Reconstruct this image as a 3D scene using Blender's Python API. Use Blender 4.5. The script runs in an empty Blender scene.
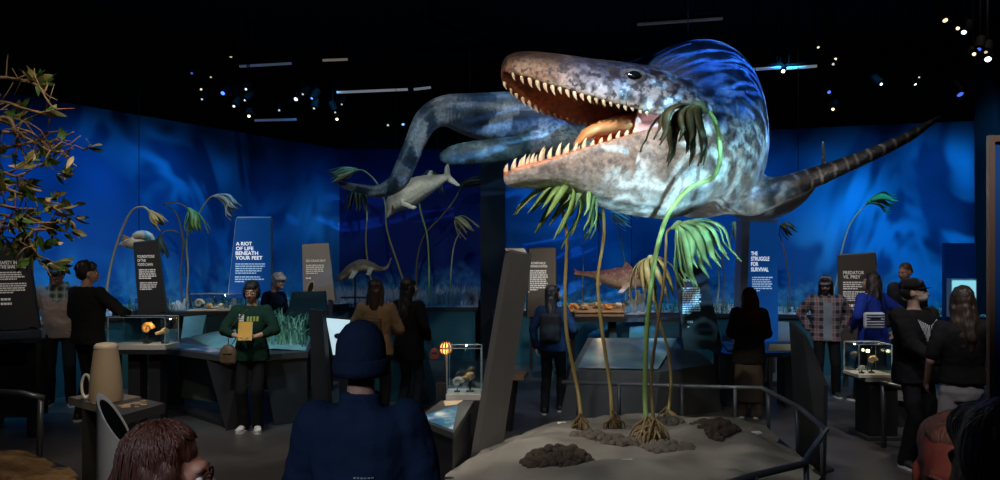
import bpy, bmesh, math, random
import numpy as np
from mathutils import Vector, Matrix, noise
from mathutils.bvhtree import BVHTree
R = math.radians
rnd = random.Random(11)
SC = bpy.context.scene
COL = SC.collection
TS = bpy.data.scenes.new('scratch')
def evaluated(o):
    TS.collection.objects.link(o); vl = TS.view_layers[0]; vl.update(); dg = vl.depsgraph; dg.update()
    return bpy.data.meshes.new_from_object(o.evaluated_get(dg))
F, CXP, HY, H = 780.0, 500.0, 267.0, 1.85        # focal length (px), principal column, horizon row, eye height

def at(px, py, d):
    return Vector(((px - CXP) * d / F, d, H + (HY - py) * d / F))
def fl(px, d, z=0.0):
    return Vector(((px - CXP) * d / F, d, z))
def flp(px, py, z=0.0):
    return fl(px, F * (H - z) / (py - HY), z)

# ---------------------------------------------------------------- materials
def nd(nt, t, **kw):
    n = nt.nodes.new(t)
    for k, v in kw.items():
        if k in n.inputs.keys(): n.inputs[k].default_value = v
        else: setattr(n, k, v)
    return n
def mat(name, col, rough=.6, metal=0, var=.25, scale=12, bump=.15, bscale=60, spec=.4, emit=None, estr=0, alpha=1, trans=0, sheen=0):
    m = bpy.data.materials.new(name); m.use_nodes = True
    nt = m.node_tree; b = nt.nodes['Principled BSDF']; L = nt.links
    b.inputs['Roughness'].default_value = rough; b.inputs['Metallic'].default_value = metal
    b.inputs['Specular IOR Level'].default_value = spec
    c = (*col, 1)
    tc = nd(nt, 'ShaderNodeTexCoord')
    if var:
        nz = nd(nt, 'ShaderNodeTexNoise', Scale=scale, Detail=4.0)
        mx = nd(nt, 'ShaderNodeMix', data_type='RGBA')
        L.new(tc.outputs['Object'], nz.inputs['Vector']); L.new(nz.outputs['Fac'], mx.inputs['Factor'])
        mx.inputs['A'].default_value = (*[x * (1 - var) for x in col], 1)
        mx.inputs['B'].default_value = (*[min(1, x * (1 + var)) for x in col], 1)
        L.new(mx.outputs['Result'], b.inputs['Base Color'])
    else: b.inputs['Base Color'].default_value = c
    if bump:
        n2 = nd(nt, 'ShaderNodeTexNoise', Scale=bscale, Detail=3.0)
        bp = nd(nt, 'ShaderNodeBump', Strength=bump, Distance=.01)
        L.new(tc.outputs['Object'], n2.inputs['Vector']); L.new(n2.outputs['Fac'], bp.inputs['Height']); L.new(bp.outputs['Normal'], b.inputs['Normal'])
    if emit: b.inputs['Emission Color'].default_value = (*emit, 1); b.inputs['Emission Strength'].default_value = estr
    if trans: b.inputs['Transmission Weight'].default_value = trans
    if alpha < 1: b.inputs['Alpha'].default_value = alpha
    if sheen: b.inputs['Sheen Weight'].default_value = sheen
    return m
def vmat(name, rough=.5, bump=.4, bscale=45, speck=.35, spec=.4, kind='voronoi', sss=0):
    """skin whose own colours are stored per vertex"""
    m = bpy.data.materials.new(name); m.use_nodes = True
    nt = m.node_tree; b = nt.nodes['Principled BSDF']; L = nt.links
    b.inputs['Roughness'].default_value = rough; b.inputs['Specular IOR Level'].default_value = spec
    a = nd(nt, 'ShaderNodeVertexColor', layer_name='skin'); tc = nd(nt, 'ShaderNodeTexCoord')
    nz = nd(nt, 'ShaderNodeTexNoise', Scale=bscale * .6, Detail=5.0)
    L.new(tc.outputs['Object'], nz.inputs['Vector'])
    mr = nd(nt, 'ShaderNodeMapRange'); mr.inputs['From Min'].default_value = .3; mr.inputs['From Max'].default_value = .7
    mr.inputs['To Min'].default_value = 1 - speck; mr.inputs['To Max'].default_value = 1 + speck * .5
    L.new(nz.outputs['Fac'], mr.inputs['Value'])
    mx = nd(nt, 'ShaderNodeMix', data_type='RGBA', blend_type='MULTIPLY'); mx.inputs['Factor'].default_value = 1
    L.new(a.outputs['Color'], mx.inputs['A']); L.new(mr.outputs['Result'], mx.inputs['B'])
    # dark peppering where the stored alpha asks for it
    sn = nd(nt, 'ShaderNodeTexNoise', Scale=17.0, Detail=3.0, Distortion=.4); L.new(tc.outputs['Object'], sn.inputs['Vector'])
    sr = nd(nt, 'ShaderNodeMapRange'); sr.inputs['From Min'].default_value = .54; sr.inputs['From Max'].default_value = .62; L.new(sn.outputs['Fac'], sr.inputs['Value'])
    iv = nd(nt, 'ShaderNodeMath', operation='SUBTRACT'); iv.inputs[0].default_value = 1; L.new(a.outputs['Alpha'], iv.inputs[1])
    sm = nd(nt, 'ShaderNodeMath', operation='MULTIPLY'); L.new(sr.outputs[0], sm.inputs[0]); L.new(iv.outputs[0], sm.inputs[1])
    m4 = nd(nt, 'ShaderNodeMix', data_type='RGBA'); L.new(sm.outputs[0], m4.inputs['Factor']); L.new(mx.outputs['Result'], m4.inputs['A']); m4.inputs['B'].default_value = (.018, .018, .032, 1)
    L.new(m4.outputs['Result'], b.inputs['Base Color'])
    if kind == 'voronoi':
        v = nd(nt, 'ShaderNodeTexVoronoi', Scale=bscale)
        h = v.outputs['Distance']
    else:
        v = nd(nt, 'ShaderNodeTexNoise', Scale=bscale, Detail=4.0); h = v.outputs['Fac']
    L.new(tc.outputs['Object'], v.inputs['Vector'])
    bp = nd(nt, 'ShaderNodeBump', Strength=bump, Distance=.01)
    L.new(h, bp.inputs['Height']); L.new(bp.outputs['Normal'], b.inputs['Normal'])
    return m
def glow(name, col, s):
    m = bpy.data.materials.new(name); m.use_nodes = True
    b = m.node_tree.nodes['Principled BSDF']; b.inputs['Base Color'].default_value = (*col, 1)
    b.inputs['Emission Color'].default_value = (*col, 1); b.inputs['Emission Strength'].default_value = s
    return m
def glassmat(name, tint=(.9, .97, 1), a=.12):
    m = bpy.data.materials.new(name); m.use_nodes = True
    nt = m.node_tree; nt.nodes.remove(nt.nodes['Principled BSDF'])
    out = nt.nodes['Material Output']
    t = nd(nt, 'ShaderNodeBsdfTransparent'); t.inputs['Color'].default_value = (*tint, 1)
    g = nd(nt, 'ShaderNodeBsdfGlossy'); g.inputs['Roughness'].default_value = .03; g.inputs['Color'].default_value = (.9, .95, 1, 1)
    mx = nd(nt, 'ShaderNodeMixShader'); mx.inputs['Fac'].default_value = a
    nt.links.new(t.outputs[0], mx.inputs[1]); nt.links.new(g.outputs[0], mx.inputs[2]); nt.links.new(mx.outputs[0], out.inputs['Surface'])
    return m

# ---------------------------------------------------------------- mesh building
class MB:
    def __init__(s): s.v = []; s.f = []; s.m = []; s.mi = 0
    def add(s, vs, fs):
        o = len(s.v); s.v += [Vector(p) for p in vs]; s.f += [[i + o for i in f] for f in fs]; s.m += [s.mi] * len(fs); return s
    def box(s, c, size, rz=0, rx=0, ry=0, bev=0):
        sx, sy, sz = [k / 2 for k in size]
        M = Matrix.Translation(Vector(c)) @ Matrix.Rotation(rz, 4, 'Z') @ Matrix.Rotation(ry, 4, 'Y') @ Matrix.Rotation(rx, 4, 'X')
        if bev:
            b = min(bev, sx * .49, sy * .49, sz * .49); vs = []; idx = {}
            for ix in (-1, 1):
                for iy in (-1, 1):
                    for iz in (-1, 1):
                        for ax in range(3):
                            p = [ix * (sx - b), iy * (sy - b), iz * (sz - b)]; p[ax] = (ix, iy, iz)[ax] * (sx, sy, sz)[ax]
                            idx[(ix, iy, iz, ax)] = len(vs); vs.append(M @ Vector(p))
            fs = []
            for ax in range(3):
                a1, a2 = (ax + 1) % 3, (ax + 2) % 3
                for sg in (-1, 1):
                    q = []
                    for (u, w) in ((-1, -1), (1, -1), (1, 1), (-1, 1)):
                        t = [0, 0, 0]; t[ax] = sg; t[a1] = u; t[a2] = w; q.append(idx[(*t, ax)])
                    fs.append(q if sg > 0 else q[::-1])
                for u in (-1, 1):
                    for w in (-1, 1):
                        t = [0, 0, 0]; t[a1] = u; t[a2] = w
                        q = []
                        for e, axx in ((-1, a1), (1, a1), (1, a2), (-1, a2)):
                            t2 = list(t); t2[ax] = e; q.append(idx[(*t2, axx)])
                        fs.append(q if u * w < 0 else q[::-1])
            for ix in (-1, 1):
                for iy in (-1, 1):
                    for iz in (-1, 1):
                        q = [idx[(ix, iy, iz, a)] for a in range(3)]
                        fs.append(q if ix * iy * iz > 0 else q[::-1])
            return s.add(vs, fs)
        vs = [M @ Vector((x, y, z)) for x in (-sx, sx) for y in (-sy, sy) for z in (-sz, sz)]
        return s.add(vs, [(0, 1, 3, 2), (4, 6, 7, 5), (0, 4, 5, 1), (2, 3, 7, 6), (0, 2, 6, 4), (1, 5, 7, 3)])
    def loft(s, rings, cap=True, closed=True):
        n = len(rings[0]); vs = [p for r in rings for p in r]; fs = []
        for i in range(len(rings) - 1):
            for j in range(n if closed else n - 1):
                k = (j + 1) % n
                fs.append((i * n + j, i * n + k, (i + 1) * n + k, (i + 1) * n + j))
        if cap:
            fs.append(tuple(range(n))[::-1]); fs.append(tuple((len(rings) - 1) * n + j for j in range(n)))
        return s.add(vs, fs)
    def tube(s, path, rad, seg=8, flat=1.0, up=None, tip=False):
        path = [Vector(p) for p in path]; n = len(path)
        if not hasattr(rad, '__len__'): rad = [rad] * n
        ts = []
        for i in range(n):
            t = (path[min(n - 1, i + 1)] - path[max(0, i - 1)])
            ts.append(t.normalized() if t.length > 1e-9 else Vector((0, 0, 1)))
        u = Vector(up) if up is not None else (Vector((0, 0, 1)) if abs(ts[0].z) < .9 else Vector((1, 0, 0)))
        rings = []
        for i in range(n):
            u = (u - ts[i] * u.dot(ts[i]))
            u = u.normalized() if u.length > 1e-6 else ts[i].orthogonal().normalized()
            w = ts[i].cross(u)
            rings.append([path[i] + (w * math.cos(2 * math.pi * k / seg) + u * flat * math.sin(2 * math.pi * k / seg)) * rad[i] for k in range(seg)])
        return s.loft(rings)
    def ell(s, c, r, seg=16, rin=10, M=None, taper=0):
        c = Vector(c); vs = []; fs = []
        if not hasattr(r, '__len__'): r = (r, r, r)
        rows = []
        for i in range(1, rin):
            a = math.pi * i / rin; row = []
            for j in range(seg):
                b = 2 * math.pi * j / seg
                p = Vector((r[0] * math.sin(a) * math.cos(b), r[1] * math.sin(a) * math.sin(b), r[2] * math.cos(a)))
                if M is not None: p = M @ p
                row.append(len(vs)); vs.append(c + p)
            rows.append(row)
        def P(z):
            p = Vector((0, 0, z * r[2]));
            if M is not None: p = M @ p
            vs.append(c + p); return len(vs) - 1
        t, b_ = P(1), P(-1)
        for i in range(len(rows) - 1):
            for j in range(seg):
                k = (j + 1) % seg
                fs.append((rows[i][j], rows[i + 1][j], rows[i + 1][k], rows[i][k]))
        for j in range(seg):
            k = (j + 1) % seg
            fs.append((t, rows[0][j], rows[0][k])); fs.append((b_, rows[-1][k], rows[-1][j]))
        return s.add(vs, fs)
    def cap(s, p0, p1, r0, r1, seg=12):
        p0, p1 = Vector(p0), Vector(p1); t = (p1 - p0)
        if t.length < 1e-6: return s.ell(p0, r0)
        t.normalize(); u = t.orthogonal().normalized(); w = t.cross(u); rings = []
        def ring(c, r): return [c + (u * math.cos(2 * math.pi * k / seg) + w * math.sin(2 * math.pi * k / seg)) * r for k in range(seg)]
        for a in (85, 60, 30, 0): rings.append(ring(p0 - t * r0 * math.sin(R(a)), max(r0 * math.cos(R(a)), 1e-4)))
        for a in (0, 30, 60, 85): rings.append(ring(p1 + t * r1 * math.sin(R(a)), max(r1 * math.cos(R(a)), 1e-4)))
        return s.loft(rings)
    def prism(s, pts, off):
        """flat polygon pts (3D, in order) given thickness vector off"""
        n = len(pts); off = Vector(off); a = [Vector(p) for p in pts]; b = [p + off for p in a]
        fs = [tuple(range(n))[::-1], tuple(range(n, 2 * n))] + [(i, (i + 1) % n, n + (i + 1) % n, n + i) for i in range(n)]
        return s.add(a + b, fs)
    def lathe(s, c, prof, seg=24, M=None):
        c = Vector(c); rings = []
        for r, z in prof:
            ring = []
            for k in range(seg):
                p = Vector((r * math.cos(2 * math.pi * k / seg), r * math.sin(2 * math.pi * k / seg), z))
                ring.append(c + (M @ p if M is not None else p))
            rings.append(ring)
        return s.loft(rings)
    def mesh(s, name):
        me = bpy.data.meshes.new(name); me.from_pydata([tuple(p) for p in s.v], [], s.f); me.update()
        bm = bmesh.new(); bm.from_mesh(me); bmesh.ops.recalc_face_normals(bm, faces=bm.faces); bm.to_mesh(me); bm.free()
        for p, i in zip(me.polygons, s.m): p.material_index = i
        return me
    def build(s, name, mats, parent=None, local=False, smooth=False, angle=None):
        if not local and parent is not None:
            Mi = wm(parent).inverted(); s.v = [Mi @ p for p in s.v]
        me = s.mesh(name)
        for m in (mats if isinstance(mats, (list, tuple)) else [mats]): me.materials.append(m)
        if smooth: me.shade_smooth()
        if angle is not None:
            me.shade_smooth(); me.set_sharp_from_angle(angle=R(angle))
        o = bpy.data.objects.new(name, me); COL.objects.link(o)
        if parent is not None: o.parent = parent
        return o
def wm(o):
    M = o.matrix_basis.copy()
    while o.parent is not None:
        o = o.parent; M = o.matrix_basis @ M
    return M
def remesh(mb, voxel, smooth=2, fac=.5):
    """one continuous skin over everything in mb"""
    me = mb.mesh('tmp'); o = bpy.data.objects.new('tmp', me)
    md = o.modifiers.new('r', 'REMESH'); md.mode = 'VOXEL'; md.voxel_size = voxel; md.use_smooth_shade = True
    if smooth:
        sm = o.modifiers.new('s', 'SMOOTH'); sm.factor = fac; sm.iterations = smooth
    out = evaluated(o)
    bpy.data.objects.remove(o); bpy.data.meshes.remove(me)
    out.shade_smooth()
    return out
def displace(me, fn):
    N = len(me.vertices); X = np.zeros(N * 3); G = np.zeros(N * 3); me.vertices.foreach_get('co', X); me.vertices.foreach_get('normal', G)
    X = X.reshape(-1, 3); G = G.reshape(-1, 3); a = np.array([fn(Vector(x)) for x in X])[:, None]
    me.vertices.foreach_set('co', (X + G * a).reshape(-1)); me.update()
def link(name, me, m, parent=None):
    me.name = name; me.materials.clear(); me.materials.append(m)
    o = bpy.data.objects.new(name, me); COL.objects.link(o)
    if parent is not None: o.parent = parent
    return o
def mesh_to_local(me, parent):
    me.transform(wm(parent).inverted())
def thing(name, label, cat, loc=(0, 0, 0), rotz=0, group=None):
    o = bpy.data.objects.new(name, None); COL.objects.link(o); o.empty_display_size = .1
    o.location = Vector(loc); o.rotation_euler = (0, 0, rotz)
    return tag(o, label, cat, group)
def tag(o, label=None, cat=None, group=None, kind=None):
    if label: o['label'] = label
    if cat: o['category'] = cat
    if group: o['group'] = group
    if kind: o['kind'] = kind
    return o
def dup(root, loc, rotz=0, label=None, scale=None):
    r = root.copy(); COL.objects.link(r); r.location = Vector(loc); r.rotation_euler = (0, 0, rotz)
    if scale: r.scale = (scale,) * 3
    if label: r['label'] = label
    for ch in list(root.children):
        c = ch.copy(); COL.objects.link(c); c.parent = r
        for g in ch.children:
            q = g.copy(); COL.objects.link(q); q.parent = c
    return r
def spline(pts, n=8):
    """Catmull-Rom through pts (tuples of any length)"""
    P = [np.array(p, float) for p in pts]; P = [2 * P[0] - P[1]] + P + [2 * P[-1] - P[-2]]; out = []
    for i in range(1, len(P) - 2):
        for k in range(n):
            t = k / n; a, b, c, d = P[i - 1:i + 3]
            out.append(.5 * (2 * b + (c - a) * t + (2 * a - 5 * b + 4 * c - d) * t * t + (3 * b - a - 3 * c + d) * t ** 3))
    out.append(P[-2]); return out
def lerp(a, b, t): return a + (b - a) * t
def clamp(x, a=0, b=1): return max(a, min(b, x))
def sstep(a, b, x):
    t = clamp((x - a) / (b - a)); return t * t * (3 - 2 * t)
def mixc(a, b, t): return tuple(x + (y - x) * t for x, y in zip(a, b))
def text(s, name, M, size, m, parent, depth=.002, align='LEFT', bold=True, sx=1.0):
    cu = bpy.data.curves.new('t', 'FONT'); cu.body = s; cu.size = size; cu.extrude = depth; cu.align_x = align
    cu.offset = size * .028 if bold else 0; cu.space_line = .95; cu.resolution_u = 3
    o = bpy.data.objects.new('t', cu)
    me = evaluated(o); bpy.data.objects.remove(o); bpy.data.curves.remove(cu)
    me.transform(Matrix.Diagonal((sx, 1, 1, 1))); me.transform(M)
    if parent is not None: me.transform(wm(parent).inverted())
    return link(name, me, m, parent)
# ================================================================ materials
def mural_mat(name, seed, deep, mid, bright, amt):
    m = bpy.data.materials.new(name); m.use_nodes = True
    nt = m.node_tree; b = nt.nodes['Principled BSDF']; L = nt.links
    b.inputs['Roughness'].default_value = .75; b.inputs['Specular IOR Level'].default_value = .15
    tc = nd(nt, 'ShaderNodeTexCoord')
    mp = nd(nt, 'ShaderNodeMapping'); mp.inputs['Location'].default_value = (seed * 3.1, seed * 1.7, seed)
    L.new(tc.outputs['Object'], mp.inputs['Vector'])
    n1 = nd(nt, 'ShaderNodeTexNoise', Scale=.45, Detail=3.0, Distortion=.6)
    L.new(mp.outputs[0], n1.inputs['Vector'])
    r1 = nd(nt, 'ShaderNodeValToRGB'); r1.color_ramp.elements[0].position = .35; r1.color_ramp.elements[1].position = .7
    r1.color_ramp.elements[0].color = (*deep, 1); r1.color_ramp.elements[1].color = (*mid, 1)
    L.new(n1.outputs['Fac'], r1.inputs['Fac'])
    # long soft curtains of rippled light painted into the mural colour
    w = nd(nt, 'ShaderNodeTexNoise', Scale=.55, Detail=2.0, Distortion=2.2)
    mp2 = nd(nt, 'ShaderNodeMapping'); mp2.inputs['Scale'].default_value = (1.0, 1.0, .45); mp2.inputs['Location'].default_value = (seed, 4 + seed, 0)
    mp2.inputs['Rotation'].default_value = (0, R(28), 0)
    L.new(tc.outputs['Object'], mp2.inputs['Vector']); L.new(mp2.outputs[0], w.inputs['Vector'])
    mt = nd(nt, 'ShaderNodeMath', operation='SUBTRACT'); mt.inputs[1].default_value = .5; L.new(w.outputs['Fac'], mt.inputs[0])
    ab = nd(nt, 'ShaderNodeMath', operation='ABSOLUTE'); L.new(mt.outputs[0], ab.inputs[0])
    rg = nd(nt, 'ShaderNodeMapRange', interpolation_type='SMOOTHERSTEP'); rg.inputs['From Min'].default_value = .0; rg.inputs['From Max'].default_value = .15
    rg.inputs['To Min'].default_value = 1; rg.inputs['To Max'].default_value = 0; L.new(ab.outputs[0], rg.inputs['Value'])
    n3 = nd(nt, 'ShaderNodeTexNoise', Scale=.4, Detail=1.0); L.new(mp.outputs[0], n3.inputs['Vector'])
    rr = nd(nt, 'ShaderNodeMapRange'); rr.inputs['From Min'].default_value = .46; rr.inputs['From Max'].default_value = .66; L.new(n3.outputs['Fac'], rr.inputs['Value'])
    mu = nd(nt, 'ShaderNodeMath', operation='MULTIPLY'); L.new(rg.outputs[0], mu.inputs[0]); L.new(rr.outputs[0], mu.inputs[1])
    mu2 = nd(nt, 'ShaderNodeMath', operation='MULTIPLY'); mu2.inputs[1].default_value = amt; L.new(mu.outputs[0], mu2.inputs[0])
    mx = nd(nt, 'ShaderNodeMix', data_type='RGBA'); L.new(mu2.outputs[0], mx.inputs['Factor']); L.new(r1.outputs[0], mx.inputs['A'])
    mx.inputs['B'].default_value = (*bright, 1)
    # printed sea floor along the foot: mottled weed and pale sand
    sp = nd(nt, 'ShaderNodeSeparateXYZ'); L.new(tc.outputs['Object'], sp.inputs[0])
    n4 = nd(nt, 'ShaderNodeTexNoise', Scale=2.4, Detail=6.0); L.new(mp.outputs[0], n4.inputs['Vector'])
    ad = nd(nt, 'ShaderNodeMath', operation='MULTIPLY_ADD'); ad.inputs[1].default_value = 1.1; L.new(n4.outputs['Fac'], ad.inputs[0]); L.new(sp.outputs['Z'], ad.inputs[2])
    rz = nd(nt, 'ShaderNodeMapRange'); rz.inputs['From Min'].default_value = 1.7; rz.inputs['From Max'].default_value = 2.35; rz.inputs['To Min'].default_value = .75; rz.inputs['To Max'].default_value = 0
    L.new(ad.outputs[0], rz.inputs['Value'])
    n5 = nd(nt, 'ShaderNodeTexNoise', Scale=7.0, Detail=5.0); L.new(tc.outputs['Object'], n5.inputs['Vector'])
    r5 = nd(nt, 'ShaderNodeValToRGB'); r5.color_ramp.elements[0].position = .35; r5.color_ramp.elements[1].position = .68
    r5.color_ramp.elements[0].color = (.01, .08, .20, 1); r5.color_ramp.elements[1].color = (.12, .42, .60, 1); L.new(n5.outputs['Fac'], r5.inputs['Fac'])
    mz = nd(nt, 'ShaderNodeMix', data_type='RGBA'); L.new(rz.outputs[0], mz.inputs['Factor']); L.new(mx.outputs['Result'], mz.inputs['A']); L.new(r5.outputs[0], mz.inputs['B'])
    L.new(mz.outputs['Result'], b.inputs['Base Color'])
    return m
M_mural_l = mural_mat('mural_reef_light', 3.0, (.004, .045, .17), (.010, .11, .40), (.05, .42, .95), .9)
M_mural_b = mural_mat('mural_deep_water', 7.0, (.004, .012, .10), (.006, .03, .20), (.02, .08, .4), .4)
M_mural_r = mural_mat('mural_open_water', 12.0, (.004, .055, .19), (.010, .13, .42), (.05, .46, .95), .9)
M_black = mat('black_paint', (.006, .007, .009), rough=.8, var=.3, bump=.05, spec=.15)
M_column = mat('near_black_column', (.008, .009, .014), rough=.7, var=.2, bump=.05, spec=.2)
M_dark = mat('charcoal_panel', (.020, .020, .022), rough=.5, var=.15, bump=.05, bscale=120, spec=.35)
M_dark2 = mat('dark_teal_panel', (.012, .035, .045), rough=.45, var=.2, bump=.04, spec=.35)
M_grey = mat('warm_grey_laminate', (.20, .185, .17), rough=.5, var=.12, scale=5, bump=.08, bscale=90)
M_greydk = mat('dark_grey_laminate', (.05, .052, .055), rough=.42, var=.15, bump=.05, bscale=90)
M_metal = mat('grey_powder_coat', (.10, .11, .13), rough=.35, metal=.6, var=.1, bump=0)
M_white = mat('white_letter_vinyl', (.82, .82, .80), rough=.6, var=0, bump=0)
M_soft = mat('grey_letter_vinyl', (.75, .75, .73), rough=.6, var=0, bump=0)
M_glass = glassmat('clear_acrylic')

# ================================================================ room shell
def floor_mat():
    m = mat('polished_dark_concrete', (.062, .059, .058), rough=.38, var=.5, scale=1.3, bump=.12, bscale=9, spec=.45)
    return m
Z_WALL, Z_CEIL = 4.42, 6.0
def struct(name, mb, m):
    return tag(mb.build(name, m), kind='structure')
mb = MB(); mb.box((0, 8.5, -.05), (30, 24, .1)); struct('floor', mb, floor_mat())
mb = MB(); mb.box((0, 8.5, Z_CEIL + .05), (30, 24, .1)); struct('ceiling', mb, M_black)
def wall(name, p0, p1, z0, z1, m, th=.12):
    p0, p1 = Vector((*p0, 0)), Vector((*p1, 0)); t = (p1 - p0).normalized(); n = Vector((-t.y, t.x, 0)) * th
    mb = MB(); mb.prism([p0 + Vector((0, 0, z0)), p1 + Vector((0, 0, z0)), p1 + Vector((0, 0, z1)), p0 + Vector((0, 0, z1))], n)
    return struct(name, mb, m)
WL0, WL1 = (-10.2, 7.24), (-3.5, 17.0)
WB1 = (.2, 17.0); WR0, WR1 = (.1, 15.95), (9.1, 13.5)
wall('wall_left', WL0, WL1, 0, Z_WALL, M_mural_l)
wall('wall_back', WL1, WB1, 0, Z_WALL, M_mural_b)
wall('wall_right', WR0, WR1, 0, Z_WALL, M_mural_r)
for k, (a, b) in enumerate(((WL0, WL1), (WL1, WB1), (WR0, WR1))):
    wall(f'trim_{k + 1}', a, b, Z_WALL, Z_CEIL, M_black)
mb = MB(); a = at(480.5, 0, 15.6).x; b = at(505, 0, 15.6).x
mb.box(((a + b) / 2, 15.85, Z_CEIL / 2), (b - a, .5, Z_CEIL)); struct('trim_4', mb, M_column)
mb = MB(); a = at(974.5, 0, 13.1).x
mb.box((a + .35, 12.85, Z_CEIL / 2), (.7, .5, Z_CEIL)); struct('trim_5', mb, M_column)
mb = MB(); mb.box((a + 1.2, 10.6, Z_CEIL / 2), (.12, 4.0, Z_CEIL)); struct('trim_6', mb, M_column)

# ---- planted sea-floor ledges along the murals
def ledge(name, p0, p1, depth, ztop, zback, fascia, top, seed):
    p0, p1 = Vector((*p0, 0)), Vector((*p1, 0)); t = (p1 - p0).normalized(); n = Vector((t.y, -t.x, 0))
    th = tag(MB().add([], []).build(name, fascia), kind='structure') if False else None
    L = (p1 - p0).length; N = int(L / .16); K = 9
    mb = MB(); mb.mi = 0
    A = p0 + n * depth; B = p1 + n * depth
    mb.prism([A, B, B + Vector((0, 0, ztop)), A + Vector((0, 0, ztop))], n * -.06)
    mb.prism([p0 + n * .01, A, A + Vector((0, 0, ztop)), p0 + n * .01 + Vector((0, 0, ztop))], t * .04)
    mb.prism([p1 + n * .01, B, B + Vector((0, 0, ztop)), p1 + n * .01 + Vector((0, 0, ztop))], t * -.04)
    mb.mi = 2
    mb.prism([A + n * .02 + Vector((0, 0, ztop - .02)), B + n * .02 + Vector((0, 0, ztop - .02)), B + n * .02 + Vector((0, 0, ztop + .05)), A + n * .02 + Vector((0, 0, ztop + .05))], n * -.1)
    mb.mi = 1; o = len(mb.v); vs = []; fs = []
    for i in range(N + 1):
        for j in range(K + 1):
            q = p0 + t * (L * i / N) + n * (.01 + (depth - .05) * j / K)
            z = lerp(zback, ztop, j / K) + .09 * noise.noise(Vector((q.x * 1.3, q.y * 1.3, seed))) + .03 * noise.noise(q * 5)
            vs.append(Vector((q.x, q.y, z)))
    for i in range(N):
        for j in range(K):
            a = i * (K + 1) + j; fs.append((a, a + 1, a + K + 2, a + K + 1))
    mb.add(vs, fs)
    return tag(mb.build(name, [fascia, top, M_dark]), kind='structure'), (p0, t, n, L, depth, ztop, zback)
M_bed = mat('pale_sea_floor', (.30, .32, .34), rough=.9, var=.5, scale=9, bump=.6, bscale=40, spec=.1)
M_teal = mat('teal_fascia', (.015, .075, .10), rough=.55, var=.12, bump=.03, spec=.25)
_, LG_L = ledge('trim_7', WL0, WL1, 1.1, 1.06, 1.22, M_teal, M_bed, 1)
_, LG_B = ledge('trim_8', (-3.45, 16.98), (-.45, 16.98), 1.5, 1.0, 1.2, M_teal, M_bed, 2)
_, LG_R = ledge('trim_9', (.15, 15.9), (8.9, 13.53), 1.1, .98, 1.12, M_teal, M_bed, 3)

def seagrass(name, label, LG, n, m, h=(.12, .32), rng=(0, 1), seed=1, bias=.6):
    p0, t, nn, L, dep, zt, zb = LG; r = random.Random(seed); mb = MB()
    for _ in range(n):
        u = r.uniform(*rng); j = r.uniform(.05, .9) ** bias * .9
        if noise.noise(Vector((u * 14, j * 2, seed))) < -.15: continue
        q = p0 + t * (L * u) + nn * (dep * j); z = lerp(zb, zt, j) - .05
        hh = r.uniform(*h) + .06; a = r.uniform(0, 6.28); le = r.uniform(.02, .14); w = r.uniform(.006, .013)
        d = Vector((math.cos(a), math.sin(a), 0)); s = Vector((-d.y, d.x, 0)) * w
        b = Vector((q.x, q.y, z)); c = b + d * le * .35 + Vector((0, 0, hh * .55)); e = b + d * le + Vector((0, 0, hh))
        mb.add([b - s, b + s, c + s * .8, c - s * .8, e], [(0, 1, 2, 3), (3, 2, 4)])
    o = mb.build(name, m); return tag(o, label, 'seagrass', kind='stuff')
M_grassg = mat('green_seagrass', (.05, .16, .10), rough=.6, var=.5, scale=3, bump=0)
M_grassp = mat('pale_seagrass', (.32, .34, .42), rough=.7, var=.4, scale=3, bump=0)
seagrass('seagrass', 'low green seagrass on the sea floor ledge along the left mural', LG_L, 1500, M_grassg, (.05, .22), (.25, 1), 4)
seagrass('seagrass', 'pale grey seagrass meadow in front of the dark back mural', LG_B, 2600, M_grassp, (.16, .36), (0, 1), 5)
seagrass('seagrass', 'short tufts of green seagrass along the right mural ledge', LG_R, 1300, M_grassg, (.05, .24), (.02, .98), 6)
def rubble(name, label, LG, n, m, seed):
    p0, t, nn, L, dep, zt, zb = LG; r = random.Random(seed); mb = MB()
    for _ in range(n):
        u = r.random(); j = r.uniform(.1, .92); q = p0 + t * (L * u) + nn * (dep * j); s = r.uniform(.02, .07)
        mb.ell((q.x, q.y, lerp(zb, zt, j) + s * .3), (s, s * r.uniform(.6, 1.1), s * r.uniform(.4, .8)), 7, 5)
    return tag(mb.build(name, m, smooth=True), label, 'rubble', kind='stuff')
M_peb = mat('pale_pebbles', (.42, .40, .38), rough=.85, var=.5, scale=6, bump=.4)
rubble('rubble', 'pale pebbles scattered on the left mural ledge', LG_L, 260, M_peb, 3)
rubble('rubble', 'pale pebbles scattered on the right mural ledge', LG_R, 260, M_peb, 4)

# ================================================================ camera
cam = bpy.data.cameras.new('camera'); co = bpy.data.objects.new('camera', cam); COL.objects.link(co)
co.location = (0, 0, H); co.rotation_euler = (R(90), 0, 0)
cam.sensor_width = 36; cam.lens = 36 * F / 1000; cam.shift_y = (HY - 240) / 1000; cam.clip_end = 100
SC.camera = co
SC.view_settings.view_transform = 'Standard'; SC.view_settings.look = 'None'; SC.view_settings.gamma = 1
SC.view_settings.use_curve_mapping = False; SC.view_settings.exposure = 0
w = bpy.data.worlds.new('world'); SC.world = w; w.use_nodes = True
w.node_tree.nodes['Background'].inputs['Color'].default_value = (.10, .16, .30, 1)
w.node_tree.nodes['Background'].inputs['Strength'].default_value = .012

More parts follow.
